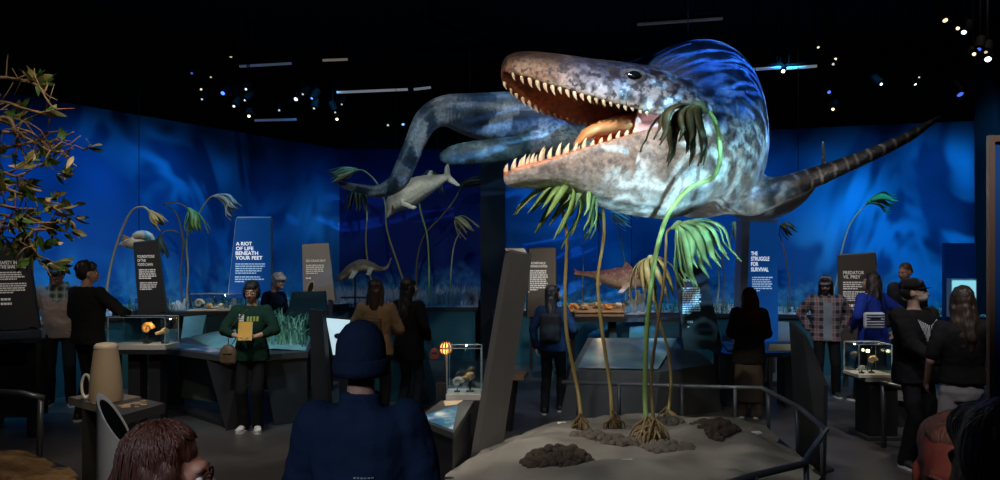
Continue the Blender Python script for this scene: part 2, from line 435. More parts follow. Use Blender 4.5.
# ================================================================ lights
def spot(name, loc, tgt, e, col, ang, blend=.6, size=.12, gobo=None):
    l = bpy.data.lights.new(name, 'SPOT'); l.energy = e; l.color = col; l.spot_size = R(ang); l.spot_blend = blend; l.shadow_soft_size = size
    o = bpy.data.objects.new(name, l); COL.objects.link(o); o.location = Vector(loc)
    d = Vector(tgt) - Vector(loc); o.rotation_euler = d.to_track_quat('-Z', 'Y').to_euler()
    if gobo:
        sc, lo, hi, dist, sd = gobo[:5]; l.use_nodes = True; nt = l.node_tree; em = nt.nodes['Emission']
        tc = nd(nt, 'ShaderNodeTexCoord'); mp = nd(nt, 'ShaderNodeMapping'); mp.inputs['Location'].default_value = (sd, sd * .7, 0)
        mp.inputs['Scale'].default_value = sc if hasattr(sc, '__len__') else (sc,) * 3
        nt.links.new(tc.outputs['Normal'], mp.inputs['Vector'])
        nz = nd(nt, 'ShaderNodeTexNoise', Scale=1.0, Detail=2.0, Distortion=dist); nt.links.new(mp.outputs[0], nz.inputs['Vector'])
        s1 = nd(nt, 'ShaderNodeMath', operation='SUBTRACT'); s1.inputs[1].default_value = .5; nt.links.new(nz.outputs['Fac'], s1.inputs[0])
        s2 = nd(nt, 'ShaderNodeMath', operation='ABSOLUTE'); nt.links.new(s1.outputs[0], s2.inputs[0])
        mr = nd(nt, 'ShaderNodeMapRange', interpolation_type='SMOOTHSTEP'); mr.inputs['From Min'].default_value = 0; mr.inputs['From Max'].default_value = gobo[5] if len(gobo) > 5 else .10
        mr.inputs['To Min'].default_value = hi; mr.inputs['To Max'].default_value = lo
        nt.links.new(s2.outputs[0], mr.inputs['Value']); nt.links.new(mr.outputs[0], em.inputs['Strength'])
    return o
def area(name, loc, tgt, e, col, sx, sy=None):
    l = bpy.data.lights.new(name, 'AREA'); l.energy = e; l.color = col; l.shape = 'RECTANGLE'; l.size = sx; l.size_y = sy or sx
    o = bpy.data.objects.new(name, l); COL.objects.link(o); o.location = Vector(loc)
    o.rotation_euler = (Vector(tgt) - Vector(loc)).to_track_quat('-Z', 'Y').to_euler(); return o
BLUE = (.04, .46, 1.0); WARM = (1.0, .80, .58); COOL = (.75, .88, 1.0)
# mural washes (hung from the ceiling tracks in front of each mural)
def wash(p0, p1, off, n, e, tz, ang=95, col=BLUE, z=5.5, gobo=None):
    p0, p1 = Vector((*p0, 0)), Vector((*p1, 0)); t = p1 - p0; nn = Vector((t.y, -t.x, 0)).normalized()
    for i in range(n):
        q = p0 + t * ((i + .5) / n)
        spot('mural_wash', q + nn * off + Vector((0, 0, z)), q + Vector((0, 0, tz)), e[i] if hasattr(e, '__len__') else e, col, ang, .8, .25, gobo and (*gobo[:4], gobo[4] + i * 3.3))
G = (2.2, .55, 1.5, 1.0, 2.0)
wash((-9, 8.99), WL1, 2.3, 6, (230, 210, 200, 190, 130, 50), 1.2, ang=80, z=5.2, gobo=G)
wash((-3.3, 17), (-.5, 17), 2.6, 2, 45, 1.0)
wash((.6, 15.8), (8.4, 13.7), 2.3, 6, (110, 150, 190, 190, 230, 300), 1.3, ang=80, z=5.2, gobo=(2.2, .55, 1.5, 1.0, 9.0))
# animal: warm key on the snout, cool frontal fill on throat and chest, blue ripples on neck and back
spot('animal_key', (-2.6, 2.2, 5.7), at(560, 95, 6.8), 1150, (1, .86, .70), 26, .7, .10)
spot('animal_fill', (.5, 2.6, 5.6), at(590, 165, 7.0), 640, (.95, .97, 1), 20, .8, .12)
spot('animal_low', (1.1, 3.4, .5), at(680, 195, 7.4), 620, (.50, .85, 1), 25, .9, .03, gobo=((9, 9, 9), .30, 2.2, 1.4, 5.0, .08))
spot('chest_warm', (2.6, 3.6, .6), at(735, 200, 8.0), 150, (1, .9, .8), 24, .9, .1)
spot('animal_blue', (4.2, 5.2, 5.7), at(715, 90, 8.6), 1500, (.16, .45, 1), 40, .7, .02, gobo=((5, 20, 5), .07, 4.2, .6, 4.0, .055))
spot('animal_ripple', (2.2, 1.5, 4.4), at(680, 165, 7.6), 2300, (.32, .78, 1), 24, .8, .03, gobo=((10, 16, 10), .10, 2.2, 1.6, 1.0, .07))
spot('animal_tail', (-.6, 7.0, 5.7), at(500, 115, 10.5), 260, (.7, .87, 1), 44, .8, .1, gobo=(10, .5, 2.0, 1.0, 6.0))
spot('animal_tail_low', (-1.8, 7.6, 4.6), at(410, 170, 10.4), 130, (.5, .8, 1), 34, .8, .1)
# sand platform and sea lilies
spot('platform', (.2, 5.2, 5.8), (.9, 7.2, .3), 250, (1, .95, .88), 52, .9, .1, gobo=(7, .3, 1.7, 1.0, 3.0))
spot('platform_side', (-2.4, 5.6, 3.6), (.8, 7.0, .3), 130, (1, .93, .84), 40, .9, .05)
spot('lily_green', (-.6, 2.5, 5.8), at(660, 240, 7.3), 260, (.85, 1, .75), 26, .8, .1)
# small-exhibit lights, with unseen spots added to brighten the people
spot('ledge_left', (-3.5, 8.6, 5.8), at(150, 265, 12), 420, (1, .85, .62), 40, .8, .1)
spot('ledge_mid', (-1.5, 9.5, 5.8), at(390, 250, 14.5), 330, (.9, .95, .85), 46, .8, .1)
spot('ledge_right', (4.5, 10.4, 5.8), at(800, 305, 13.6), 380, (1, .95, .9), 44, .9, .1)
spot('fish_spot', (3.7, 9.0, 5.3), at(612, 285, 13), 700, (1, .86, .78), 30, .8, .1)
spot('seagrass_spot', (-2.2, 8.0, 5.8), at(290, 335, 10), 420, (.4, .8, 1), 34, .8, .1)
spot('left_floor', (-2.0, 4.3, 5.8), at(112, 390, 6.4), 420, (1, .82, .62), 34, .9, .1)
spot('mid_floor', (-.9, 5.0, 5.8), at(440, 410, 7.0), 260, (1, .88, .75), 40, .9, .1)
spot('front_man', (-1.5, -.9, 3.4), at(352, 375, 2.8), 240, (.75, .85, 1), 40, .9, .2)
spot('front_woman', (1.0, 1.0, 3.4), at(195, 455, 1.75), 34, (1, .72, .6), 30, .9, .15)
spot('front_right', (.3, -.4, 2.9), at(932, 452, 1.65), 38, (1, .50, .46), 12, .9, .15)
spot('leaf_spot', (-.9, 1.6, 5.7), at(30, 165, 5.5), 330, (1, .86, .62), 40, .9, .1)
spot('tube_spot', (-.6, 2.2, 4.6), at(115, 440, 4.3), 130, (1, .97, .93), 16, .9, .08)
spot('mound_spot', (-2.6, 3.2, 5.7), at(45, 465, 5.7), 45, (1, .72, .45), 34, .9, .1)
def sign_spot(px, py, d, e, col=(1, .92, .82), ang=15, dx=0):
    q = at(px, py, d); spot('sign_spot', (q.x * .9 + dx, d - 3.4, 5.8), q, e, col, ang, .8, .08)
for a in ((15, 285, 9.2, 330), (150, 280, 11.5, 380), (316, 272, 11.6, 620), (542, 282, 13, 620), (694, 300, 10.4, 330), (858, 290, 12, 360)): sign_spot(*a)
spot('map_spot', (.6, 6.6, 5.8), at(640, 355, 10.2), 700, (.85, .95, 1), 30, .9, .12)
spot('slab_spot', (1.9, 3.2, 5.6), at(492, 345, 6.8), 330, (1, .93, .85), 26, .9, .12)
spot('chart_spot', (-.6, 4.6, 5.8), at(447, 415, 6.5), 200, (1, .9, .75), 18, .9, .1)
spot('console_spot', (-3.6, 5.0, 5.8), at(215, 365, 9.2), 420, (.9, .95, 1), 30, .9, .12)
spot('visitor_spot', (-1.9, 5.0, 5.8), at(254, 325, 8.7), 330, (1, .92, .82), 16, .9, .1)
spot('visitor_spot', (-.9, 5.2, 5.8), at(388, 330, 9.4), 190, (1, .88, .75), 22, .9, .1)
spot('visitor_spot', (2.6, 6.0, 5.8), at(835, 320, 11), 620, (.95, .95, 1), 22, .9, .1)
spot('visitor_spot', (2.7, 2.6, 5.6), at(925, 340, 7.0), 420, (.9, .93, 1), 26, .9, .1)
spot('visitor_spot', (1.3, 2.2, 5.6), at(964, 395, 6.3), 420, (1, .93, .95), 14, .9, .1)
spot('visitor_spot', (4.6, 7.0, 5.0), at(906, 272, 11.7), 170, (1, .9, .8), 9, .9, .1)
spot('visitor_spot', (.6, 5.6, 5.8), at(553, 330, 9.9), 150, (.8, .88, 1), 16, .9, .1)
spot('visitor_spot', (-4.4, 5.4, 5.8), at(80, 320, 9.6), 130, (1, .85, .75), 20, .9, .1)
def pool(px, py, e, col, ang, dx=0, dy=-2.0):
    q = flp(px, py); spot('floor_pool', (q.x * .9 + dx, q.y + dy, 5.8), q, e, col, ang, .5, .06, gobo=(9, .5, 1.3, 1.0, px * .01))
for a in ((225, 447, 420, (1, .92, .84), 20), (175, 430, 160, (.6, .85, 1), 12), (860, 440, 420, (1, .9, .82), 26), (850, 405, 220, (.8, .88, 1), 18), (535, 402, 220, (.5, .7, 1), 20), (905, 470, 150, (1, .85, .78), 20), (30, 405, 120, (.4, .75, 1), 16)): pool(*a)
for i, x in enumerate((-5.2, -2.4, .4, 3.2, 5.6)):  # unseen grid of soft fill spots, added for the many track lights
    for j, y in enumerate((4.2, 7.4, 10.4)):
        spot('ceiling_fill', (x + .5 * j, y, 5.8), (x + .5 * j + .3, y + 1.2, 0), 34 if j else 20, ((1, .88, .74), (.8, .88, 1))[(i + j) % 2], 62, .9, .12)
# ================================================================ the great marine reptile
def interp(xs, ys, x):
    return float(np.interp(x, xs, ys))
def build_reptile():
    ux = [504, 509, 518, 532, 560, 600, 640, 672, 700, 730]
    utop = [64, 56, 51.5, 49.5, 51, 56, 60, 65, 77, 100]
    ulip = [72, 74, 76, 80, 88, 99.5, 110, 118, 126, 130]
    uw = [.05, .13, .19, .24, .29, .34, .40, .45, .44, .25]
    udrop = [0, .0, .03, .06, .10, .10, .04, 0, 0, 0]
    lx = [507, 511, 519, 535, 570, 605, 640, 672, 705, 735]
    llip = [173, 168.5, 166, 161.5, 151.5, 141, 130.5, 121.5, 118, 130]
    lbot = [180, 184.5, 187, 187.5, 190, 202, 212, 217, 217, 195]
    lw = [.05, .12, .17, .21, .27, .32, .38, .43, .42, .25]
    S = Vector((-.26, .966, 0)); AX = Vector((.966, .26, 0))
    def dc(px): return 6.95 + (px - 504) / 196 * .5
    def stat(px, w, lipy, othery):
        d = dc(px); dn = d - .966 * w
        n = Vector(((px - CXP) * dn / F, dn, H + (HY - lipy) * dn / F)); c = n + S * w
        zo = H + (HY - othery) * (c.y - .35 * w) / F
        return c, n.z, zo
    uprof = [(-1, 0), (-1.05, .10), (-1.06, .25), (-1.0, .45), (-.86, .67), (-.62, .86), (-.32, .97), (0, 1)]
    uprof += [(-a, b) for a, b in uprof[-2::-1]] + [(.86, .02), (.66, .14), (.36, .24), (0, .28), (-.36, .24), (-.66, .14), (-.86, .02)]
    lprof = [(-1, 0), (-1.06, -.10), (-1.08, -.25), (-1.02, -.48), (-.85, -.72), (-.58, -.90), (-.28, -.98), (0, -1)]
    lprof += [(-a, b) for a, b in lprof[-2::-1]] + [(.84, -.02), (.62, -.14), (.3, -.20), (0, -.22), (-.3, -.20), (-.62, -.14), (-.84, -.02)]
    def rings(xs, ws, lips, oth, prof, dr):
        out = []
        for px, w, l, o, fd_ in spline(list(zip(xs, ws, lips, oth, dr)), 4):
            c, zl, zo = stat(px, w, l, o)
            out.append([Vector((c.x, c.y, zl)) + S * (w * u) + Vector((0, 0, abs(zo - zl) * v - (fd_ if u > .6 and v < .3 else 0))) for u, v in prof])
        return out
    mb = MB()
    mb.loft(rings(ux, uw, ulip, utop, uprof, udrop)); mb.loft(rings(lx, lw, llip, lbot, lprof, [0] * len(lx)))
    # neck, barrel, and the body swinging back behind the head into the tail
    sp = [(655, 134, 7.36, .26, .14, .46), (676, 136, 7.50, .46, .42, .66), (692, 135, 7.80, .62, .74, .80), (699, 132, 8.3, .70, .95, .93), (696, 130, 8.95, .73, .99, .95),
          (668, 124, 9.7, .70, .92, .82), (618, 119, 10.25, .62, .68, .66), (565, 120, 10.5, .48, .47, .54), (515, 118, 10.55, .36, .36, .42),
          (475, 114, 10.5, .26, .28, .32), (446, 111, 10.45, .20, .21, .22), (428, 120, 10.42, .15, .18, .16), (417, 140, 10.4, .11, .155, .13),
          (407, 163, 10.38, .09, .145, .135), (397, 182, 10.36, .075, .13, .13), (380, 191, 10.34, .06, .09, .09), (360, 189, 10.32, .045, .07, .065),
          (344, 185, 10.3, .03, .05, .05), (336, 181, 10.3, .012, .018, .018)]
    raw = [(*at(a, b, d), rx, ru, rd) for a, b, d, rx, ru, rd in sp]
    pts = spline(raw, 7); C = [Vector(p[:3]) for p in pts]; n = len(C)
    T = [(C[min(n - 1, i + 1)] - C[max(0, i - 1)]).normalized() for i in range(n)]
    U = []; u = Vector((0, 0, 1))
    for i in range(n):
        u = (u - T[i] * u.dot(T[i])).normalized(); U.append(u.copy())
    rr = []
    for i in range(n):
        side = T[i].cross(U[i]); _, _, _, rx, ru, rd = pts[i]; ring = []
        for k in range(28):
            a = 2 * math.pi * k / 28; c, s = math.cos(a), math.sin(a)
            e = .88
            cc = math.copysign(abs(c) ** e, c); ss = math.copysign(abs(s) ** e, s)
            ring.append(C[i] + side * rx * cc + U[i] * (ru if s > 0 else rd) * ss)
        rr.append(ring)
    mb.loft(rr)
    # fore flipper reaching out to the right and hind paddle behind the jaws
    def paddle(lst, cax):
        cax = Vector(cax).normalized(); q = spline([(*at(a, b, d), ch, th) for a, b, d, ch, th in lst], 6); P = [Vector(k[:3]) for k in q]; out = []
        for i in range(len(P)):
            t = (P[min(len(P) - 1, i + 1)] - P[max(0, i - 1)]).normalized(); c = (cax - t * cax.dot(t)).normalized(); nn = t.cross(c)
            out.append([P[i] + c * q[i][3] * math.cos(2 * math.pi * k / 16) + nn * q[i][4] * math.sin(2 * math.pi * k / 16) for k in range(16)])
        mb.loft(out); return P
    FL = paddle([(722, 188, 8.30, .34, .22), (752, 194, 8.15, .30, .16), (778, 190, 8.05, .19, .10), (806, 180, 8.05, .145, .07), (850, 163, 8.1, .105, .05), (900, 141, 8.15, .075, .038), (928, 124, 8.2, .048, .025), (942, 115, 8.2, .012, .01)], (0, .70, .72))
    HP = paddle([(560, 138, 10.35, .12, .12), (530, 145, 10.15, .15, .075), (500, 150, 10.0, .165, .06), (470, 153, 9.95, .165, .05), (450, 156, 9.9, .13, .04), (439, 157, 9.9, .05, .02)], (.1, .25, 1))
    me = remesh(mb, .021, 3, .5)
    E = np.zeros(len(me.edges) * 2, int); me.edges.foreach_get('vertices', E); E = E.reshape(-1, 2)
    X = np.zeros(len(me.vertices) * 3); me.vertices.foreach_get('co', X); X = X.reshape(-1, 3)
    deg = np.bincount(E.ravel(), minlength=len(X))[:, None]
    O_ = np.array(tuple(stat(ux[0], uw[0], ulip[0], utop[0])[0])); tt = (X - O_) @ np.array(tuple(AX))
    wgt = (np.clip((tt - 1.62) / .2, 0, 1) * np.clip((8.5 - X[:, 1]) / .4, 0, 1) * (X[:, 0] < 2.55))[:, None] * .6
    for _ in range(70):
        A_ = np.zeros_like(X); np.add.at(A_, E[:, 0], X[E[:, 1]]); np.add.at(A_, E[:, 1], X[E[:, 0]]); X = X + (A_ / deg - X) * wgt
    me.vertices.foreach_set('co', X.reshape(-1)); me.update()
    # ---------------- colours of the skin
    NV = len(me.vertices); co_ = np.zeros(NV * 3); me.vertices.foreach_get('co', co_); co_ = co_.reshape(-1, 3)
    no_ = np.zeros(NV * 3); me.vertices.foreach_get('normal', no_); no_ = no_.reshape(-1, 3)
    CA = np.array([tuple(c) for c in C]); UA = np.array([tuple(c) for c in U]); RA = np.array([p[3:] for p in pts])
    D2 = np.full(NV, 1e9); I = np.zeros(NV, int)
    for i in range(n):
        d2 = ((co_ - CA[i]) ** 2).sum(1); m_ = d2 < D2; D2[m_] = d2[m_]; I[m_] = i
    FA = np.array([tuple(p) for p in FL]); HA = np.array([tuple(p) for p in HP])
    fd = np.sqrt(((co_[:, None, :] - FA[None]) ** 2).sum(2)); fi = fd.argmin(1); fd = fd.min(1)
    hd = np.sqrt(((co_[:, None, :] - HA[None]) ** 2).sum(2)).min(1)
    # head stations as functions of distance along the head axis
    su = [stat(px, w, l, o) for px, w, l, o in zip(ux, uw, ulip, utop)]; sl = [stat(px, w, l, o) for px, w, l, o in zip(lx, lw, llip, lbot)]
    O = su[0][0]; tu = [(c - O).dot(AX) for c, _, _ in su]; tl = [(c - O).dot(AX) for c, _, _ in sl]
    zu = [k[1] for k in su]; zt = [k[2] for k in su]; zl = [k[1] for k in sl]; zb = [k[2] for k in sl]
    qs = [c.dot(S) for c, _, _ in su]
    ca = me.color_attributes.new('skin', 'FLOAT_COLOR', 'POINT'); buf = np.ones((NV, 4))
    NZ = noise.noise
    for k in range(NV):
        p = Vector(co_[k]); nz = no_[k]; i = I[k]
        up = float(np.dot(co_[k] - CA[i], UA[i])); v = up / (RA[i][1] if up > 0 else RA[i][2])
        n1 = NZ(p * 1.6); n2 = NZ(p * 5.0); n3 = NZ(p * 14); n4 = NZ(p * 30)
        # body: ink-blue back, pale chest, mottled border
        bl = sstep(-.22, .34, v + .20 * n1 + .12 * n2)
        st = NZ(Vector((p.x * 2.2, p.y * 2.2, p.z * 5.5)) + Vector((n1, n2, 0)) * .8)
        back = mixc((.008, .028, .10), (.022, .07, .20), sstep(.05, .45, st))
        belly = mixc((.60, .57, .53), (.44, .44, .45), sstep(-.1, .4, n2 + .5 * n3))
        c = mixc(belly, back, bl)
        if abs(v) < .5 and n3 + .6 * n4 > .30: c = mixc(c, (.07, .08, .10), .6)
        # tail half: smoky pale bars on slate
        far = sstep(7 * 6.5, 7 * 8.5, i)
        if far > 0:
            bars = sstep(-.15, .35, math.sin(i * .55 + 2.2 * n1 + 1.2 * n2 + v * 1.3) * .7 + n2 * .6)
            tcol = mixc((.035, .055, .08), (.42, .42, .42), bars * (.35 + .65 * sstep(.9, -.3, v)))
            tcol = mixc(tcol, (.42, .43, .43), sstep(-.4, -.9, v) * .7)
            c = mixc(c, tcol, far)
        # flipper
        if fd[k] < .42 and co_[k][0] > FA[4][0]:
            g = fi[k] / (len(FA) - 1); dn = nz[2] * .72 - nz[1] * .70
            top = mixc((.045, .05, .06), (.015, .017, .022), sstep(.25, .5, g))
            und = (.46, .46, .46)
            s_ = (co_[k][0] - FA[0][0]) * 7.5
            band = sstep(.80, .93, math.cos(2 * math.pi * (s_ + .25 * n2)))
            top = mixc(top, (.42, .40, .38), band * .55 * sstep(.3, .45, g) * (1 - sstep(.75, .9, g)))
            top = mixc(top, (.24, .24, .25), sstep(-.1, .35, n2 + n3) * (1 - sstep(.2, .5, g)))
            c2 = mixc(und, top, sstep(-.25, .25, dn + .15 * n3)); c = mixc(c, c2, sstep(0, .22, co_[k][0] - FA[4][0]))
        if hd[k] < .22 and co_[k][0] < HA[6][0]:
            c2 = mixc((.045, .08, .085), (.11, .17, .17), sstep(-.3, .4, n3 + n2)); c = c2
        pep = .75 * sstep(.75, .15, abs(v - .05)) * (1 - far)
        # head
        rel = p - O; t = rel.dot(AX)
        if t < 2.05 and p.y < 8.15 and t > -.2:
            w_ = interp(tu, uw, t); zU = interp(tu, zu, t); zT = interp(tu, zt, t); zL = interp(tl, zl, t); zB = interp(tl, zb, t); q = (p.dot(S) - interp(tu, qs, t)) / w_
            mid = .5 * (zU + zL); hc = None
            if p.z > mid or t > 1.6 and p.z > zU - .1:
                vv = clamp((p.z - zU) / max(.05, zT - zU))
                blue = sstep(.35, .95, t + .25 * n1)
                hi = mixc((.050, .028, .018), (.055, .070, .16), blue); lo = mixc((.38, .23, .15), (.56, .58, .72), blue)
                pa = sstep(.80, .12, vv + .25 * n2 + .15 * n1)
                hc = mixc(hi, lo, pa)
                hc = mixc(hc, (.24, .19, .20), sstep(.1, .5, n2) * .45)
                sp_ = sstep(.06, .26, n3 + .6 * n4); hc = mixc(hc, (.022, .020, .04), sp_ * (.85 if t > .9 else .7))
                hc = mixc(hc, (.66, .58, .50), sstep(.16, .02, vv) * sstep(.1, .4, t) * .6)
                if nz[2] < .1 and abs(q) < .93 and p.z < zU + .34 * (zT - zU) + .02 and t < 1.62:
                    hc = mixc((.34, .10, .04), (.20, .06, .025), sstep(-.3, .4, n2))
            else:
                vv = clamp((zL - p.z) / max(.05, zL - zB))
                hc = mixc((.40, .31, .27), (.70, .68, .66), sstep(.15, .85, vv + .25 * n1 + .15 * n2))
                hc = mixc(hc, (.22, .18, .18), sstep(.05, .45, n2 + .5 * n3) * .55 * sstep(.9, .3, vv))
                hc = mixc(hc, (.09, .08, .09), sstep(.28, .45, n3 + .3 * n4) * .5 * sstep(.9, .3, vv))
                hc = mixc(hc, (.50, .27, .20), sstep(.10, .0, vv) * .8)
                if nz[2] > .05 and abs(q) < .93 and p.z > zL - .3 * (zL - zB) and t < 1.7:
                    hc = mixc((.55, .20, .10), (.60, .33, .28), sstep(.9, 1.5, t))
            hp_ = (.85 if p.z > mid else .40 * sstep(.85, .3, vv)) if not (nz[2] < .1 and p.z > mid and abs(q) < .93 and p.z < zU + .1) else 0
            pep = lerp(hp_, pep, sstep(1.62, 2.0, t))
            c = mixc(hc, c, sstep(1.62, 2.0, t + .12 * n2 + (.25 if p.z < zL - .1 else 0)))
        buf[k, :3] = c; buf[k, 3] = 1 - pep
    ca.data.foreach_set('color', buf.reshape(-1))
    loc = C[4] - Vector((0, 0, 0)); loc.z = min(p_[2] for p_ in co_)
    root = thing('marine_reptile', 'giant blue and pale grey marine reptile with gaping toothed jaws hanging over the sand platform', 'model animal', (C[24].x, C[24].y, 2.3))
    bvh = BVHTree.FromPolygons([tuple(x) for x in co_], [tuple(p_.vertices) for p_ in me.polygons])
    mesh_to_local(me, root); link('body', me, vmat('reptile_skin', rough=.42, bump=.35, bscale=38, speck=.45, spec=.45), root)
    # ---------------- teeth
    M_tooth = mat('ivory_tooth', (.78, .62, .42), rough=.35, var=.15, bump=0)
    def tooth(base, d, L, r):
        m2 = MB(); d = Vector(d).normalized(); b = Vector(base); back = AX * .25 * L
        m2.tube([b - d * .03, b + d * L * .25, b + d * L * .6 + back * .25, b + d * L * .88 + back * .7, b + d * L + back], [r * 1.05, r, r * .68, r * .25, r * .03], 8)
        m2.build('tooth', M_tooth, root, smooth=True)
    rg = random.Random(5)
    for side in (-1, 1):
        for j in range(19):
            t = .06 + 1.18 * (j / 18); w_ = interp(tu, uw, t); cxy = O + AX * t; q0 = interp(tu, qs, t)
            base = cxy + S * (q0 - cxy.dot(S) + side * w_ * .93); base.z = interp(tu, zu, t) + .012
            if side > 0: base -= S * w_ * .10; base.z -= interp(tu, udrop, t) * .55 + .01
            L = (.066 + .026 * math.sin(min(1, j / 9) * 3.0)) * rg.uniform(.72, 1.08) * (1 if j < 13 else .75)
            tooth(base, S * side * (.08 if side < 0 else -.15) + Vector((0, 0, -1)) + AX * .05, L, .019 * (1 if j > 1 else .8))
        for j in range(15):
            t = .07 + 1.08 * (j / 14); w_ = interp(tl, lw, t); cxy = O + AX * t; q0 = interp(tu, qs, t)
            base = cxy + S * (q0 - cxy.dot(S) + side * w_ * .88); base.z = interp(tl, zl, t) - .012
            L = (.095 + .04 * math.sin(min(1, j / 8) * 3.0)) * rg.uniform(.75, 1.1) * (1 if j < 9 else .7)
            tooth(base, S * side * .08 + Vector((0, 0, 1)), L, .022)
    for j in range(9):                                              # inner rows on the palate
        for side in (-1, 1):
            t = .92 + .035 * j; w_ = interp(tu, uw, t); cxy = O + AX * t; q0 = interp(tu, qs, t)
            base = cxy + S * (q0 - cxy.dot(S) + side * w_ * .30); base.z = interp(tu, zu, t) + .26 * (interp(tu, zt, t) - interp(tu, zu, t)) - .0
            tooth(base, Vector((0, 0, -1)), .045, .012)
    # ---------------- mouth lining, tongue
    def cheek(side, t0, t1, name, m):
        m2 = MB(); rs = []
        for a in range(9):
            t = lerp(t0, t1, a / 8); w_ = interp(tu, uw, t); cxy = O + AX * t; q0 = interp(tu, qs, t); row = []
            z0, z1 = interp(tl, zl, t) - .05, interp(tu, zu, t) + .05
            for b in range(7):
                f = b / 6; inn = .80 - .22 * math.sin(f * math.pi)
                pnt = cxy + S * (q0 - cxy.dot(S) + side * w_ * inn) ; pnt.z = lerp(z0, z1, f); row.append(pnt)
            for b in range(6, -1, -1): row.append(row[b] - S * side * .03)
            rs.append(row)
        m2.loft(rs); return m2.build(name, m, root, smooth=True)
    M_flesh = mat('orange_mouth_flesh', (.75, .22, .05), rough=.45, var=.25, scale=8, bump=.2)
    M_pink = mat('pink_mouth_flesh', (.75, .40, .40), rough=.45, var=.15, scale=8, bump=.15)
    tag(cheek(1, .98, 1.7, 'cheek_lining', M_flesh)); cheek(-1, 1.20, 1.75, 'cheek_lining', M_pink)
    m2 = MB(); rs = []
    for a in range(11):                                             # throat wall closing the mouth
        f = a / 10; t = 1.50 + .1 * math.sin(f * 3.14); w_ = interp(tu, uw, t); cxy = O + AX * t; q0 = interp(tu, qs, t); row = []
        for b in range(9):
            g = -0.9 + 1.8 * b / 8; pnt = cxy + AX * (.14 * (1 - g * g)) + S * (q0 - cxy.dot(S) + w_ * g); pnt.z = lerp(interp(tl, zl, t) - .2, interp(tu, zu, t) + .22, f); row.append(pnt)
        rs.append(row + [q + AX * .03 for q in row[::-1]])
    m2.loft(rs); m2.build('throat', mat('deep_throat_flesh', (.30, .085, .03), rough=.5, var=.3, bump=.2), root, smooth=True)
    m2 = MB(); tg = []
    for t, zf, w_, h_ in ((.70, .06, .05, .03), (.78, .12, .10, .06), (.92, .15, .13, .07), (1.1, .14, .16, .08), (1.3, .10, .18, .09), (1.5, .02, .2, .1)):
        cxy = O + AX * t; q0 = interp(tu, qs, t); pnt = cxy + S * (q0 - cxy.dot(S)); pnt.z = interp(tl, zl, t) + zf
        tg.append([pnt + S * w_ * math.cos(2 * math.pi * k / 14) + Vector((0, 0, h_ * math.sin(2 * math.pi * k / 14))) for k in range(14)])
    m2.loft(tg); m2.build('tongue', mat('tongue_flesh', (.85, .34, .13), rough=.4, var=.3, scale=6, bump=.2), root, smooth=True)
    # ---------------- eye
    def onskin(px, py):
        o_ = Vector((0, 0, H)); d_ = (at(px, py, 1) - o_).normalized(); h = bvh.ray_cast(o_, d_)
        return h[0], h[1]
    hp, hn = onskin(633.5, 76)
    if hp is not None:
        hn = (hn + Vector((-.1, -1, -.15))).normalized(); Mr = hn.to_track_quat('Z', 'Y').to_matrix()
        M_lid = vm_lid
        m2 = MB()
        for (sx, sy, rr_) in ((.090, .050, .013), (.104, .064, .010)):
            m2.tube([hp + Mr @ Vector((sx * math.cos(a), sy * math.sin(a), .004)) for a in [2 * math.pi * k / 26 for k in range(27)]], rr_, 8)
        m2.build('eyelid', M_lid, root, smooth=True)
        m2 = MB(); m2.ell(hp - hn * .035, (.088, .050, .058), 20, 14, Mr); eye = m2.build('eye', mat('dark_brown_eye', (.035, .022, .014), rough=.08, var=.5, scale=30, bump=0, spec=.8), root, smooth=True)
        m2 = MB(); m2.ell(hp + hn * .018, (.062, .043, .018), 16, 10, Mr); m2.build('pupil', mat('black_pupil', (.004, .004, .005), rough=.05, var=0, bump=0, spec=.9), eye, smooth=True)
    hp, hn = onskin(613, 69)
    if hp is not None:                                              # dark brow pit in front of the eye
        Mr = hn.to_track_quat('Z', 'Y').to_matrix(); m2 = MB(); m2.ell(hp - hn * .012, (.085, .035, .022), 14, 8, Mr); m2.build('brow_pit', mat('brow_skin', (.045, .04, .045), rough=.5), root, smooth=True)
    return root
vm_lid = mat('eyelid_skin', (.075, .07, .085), rough=.5, var=.4, scale=20, bump=.3, bscale=70)
reptile = build_reptile()
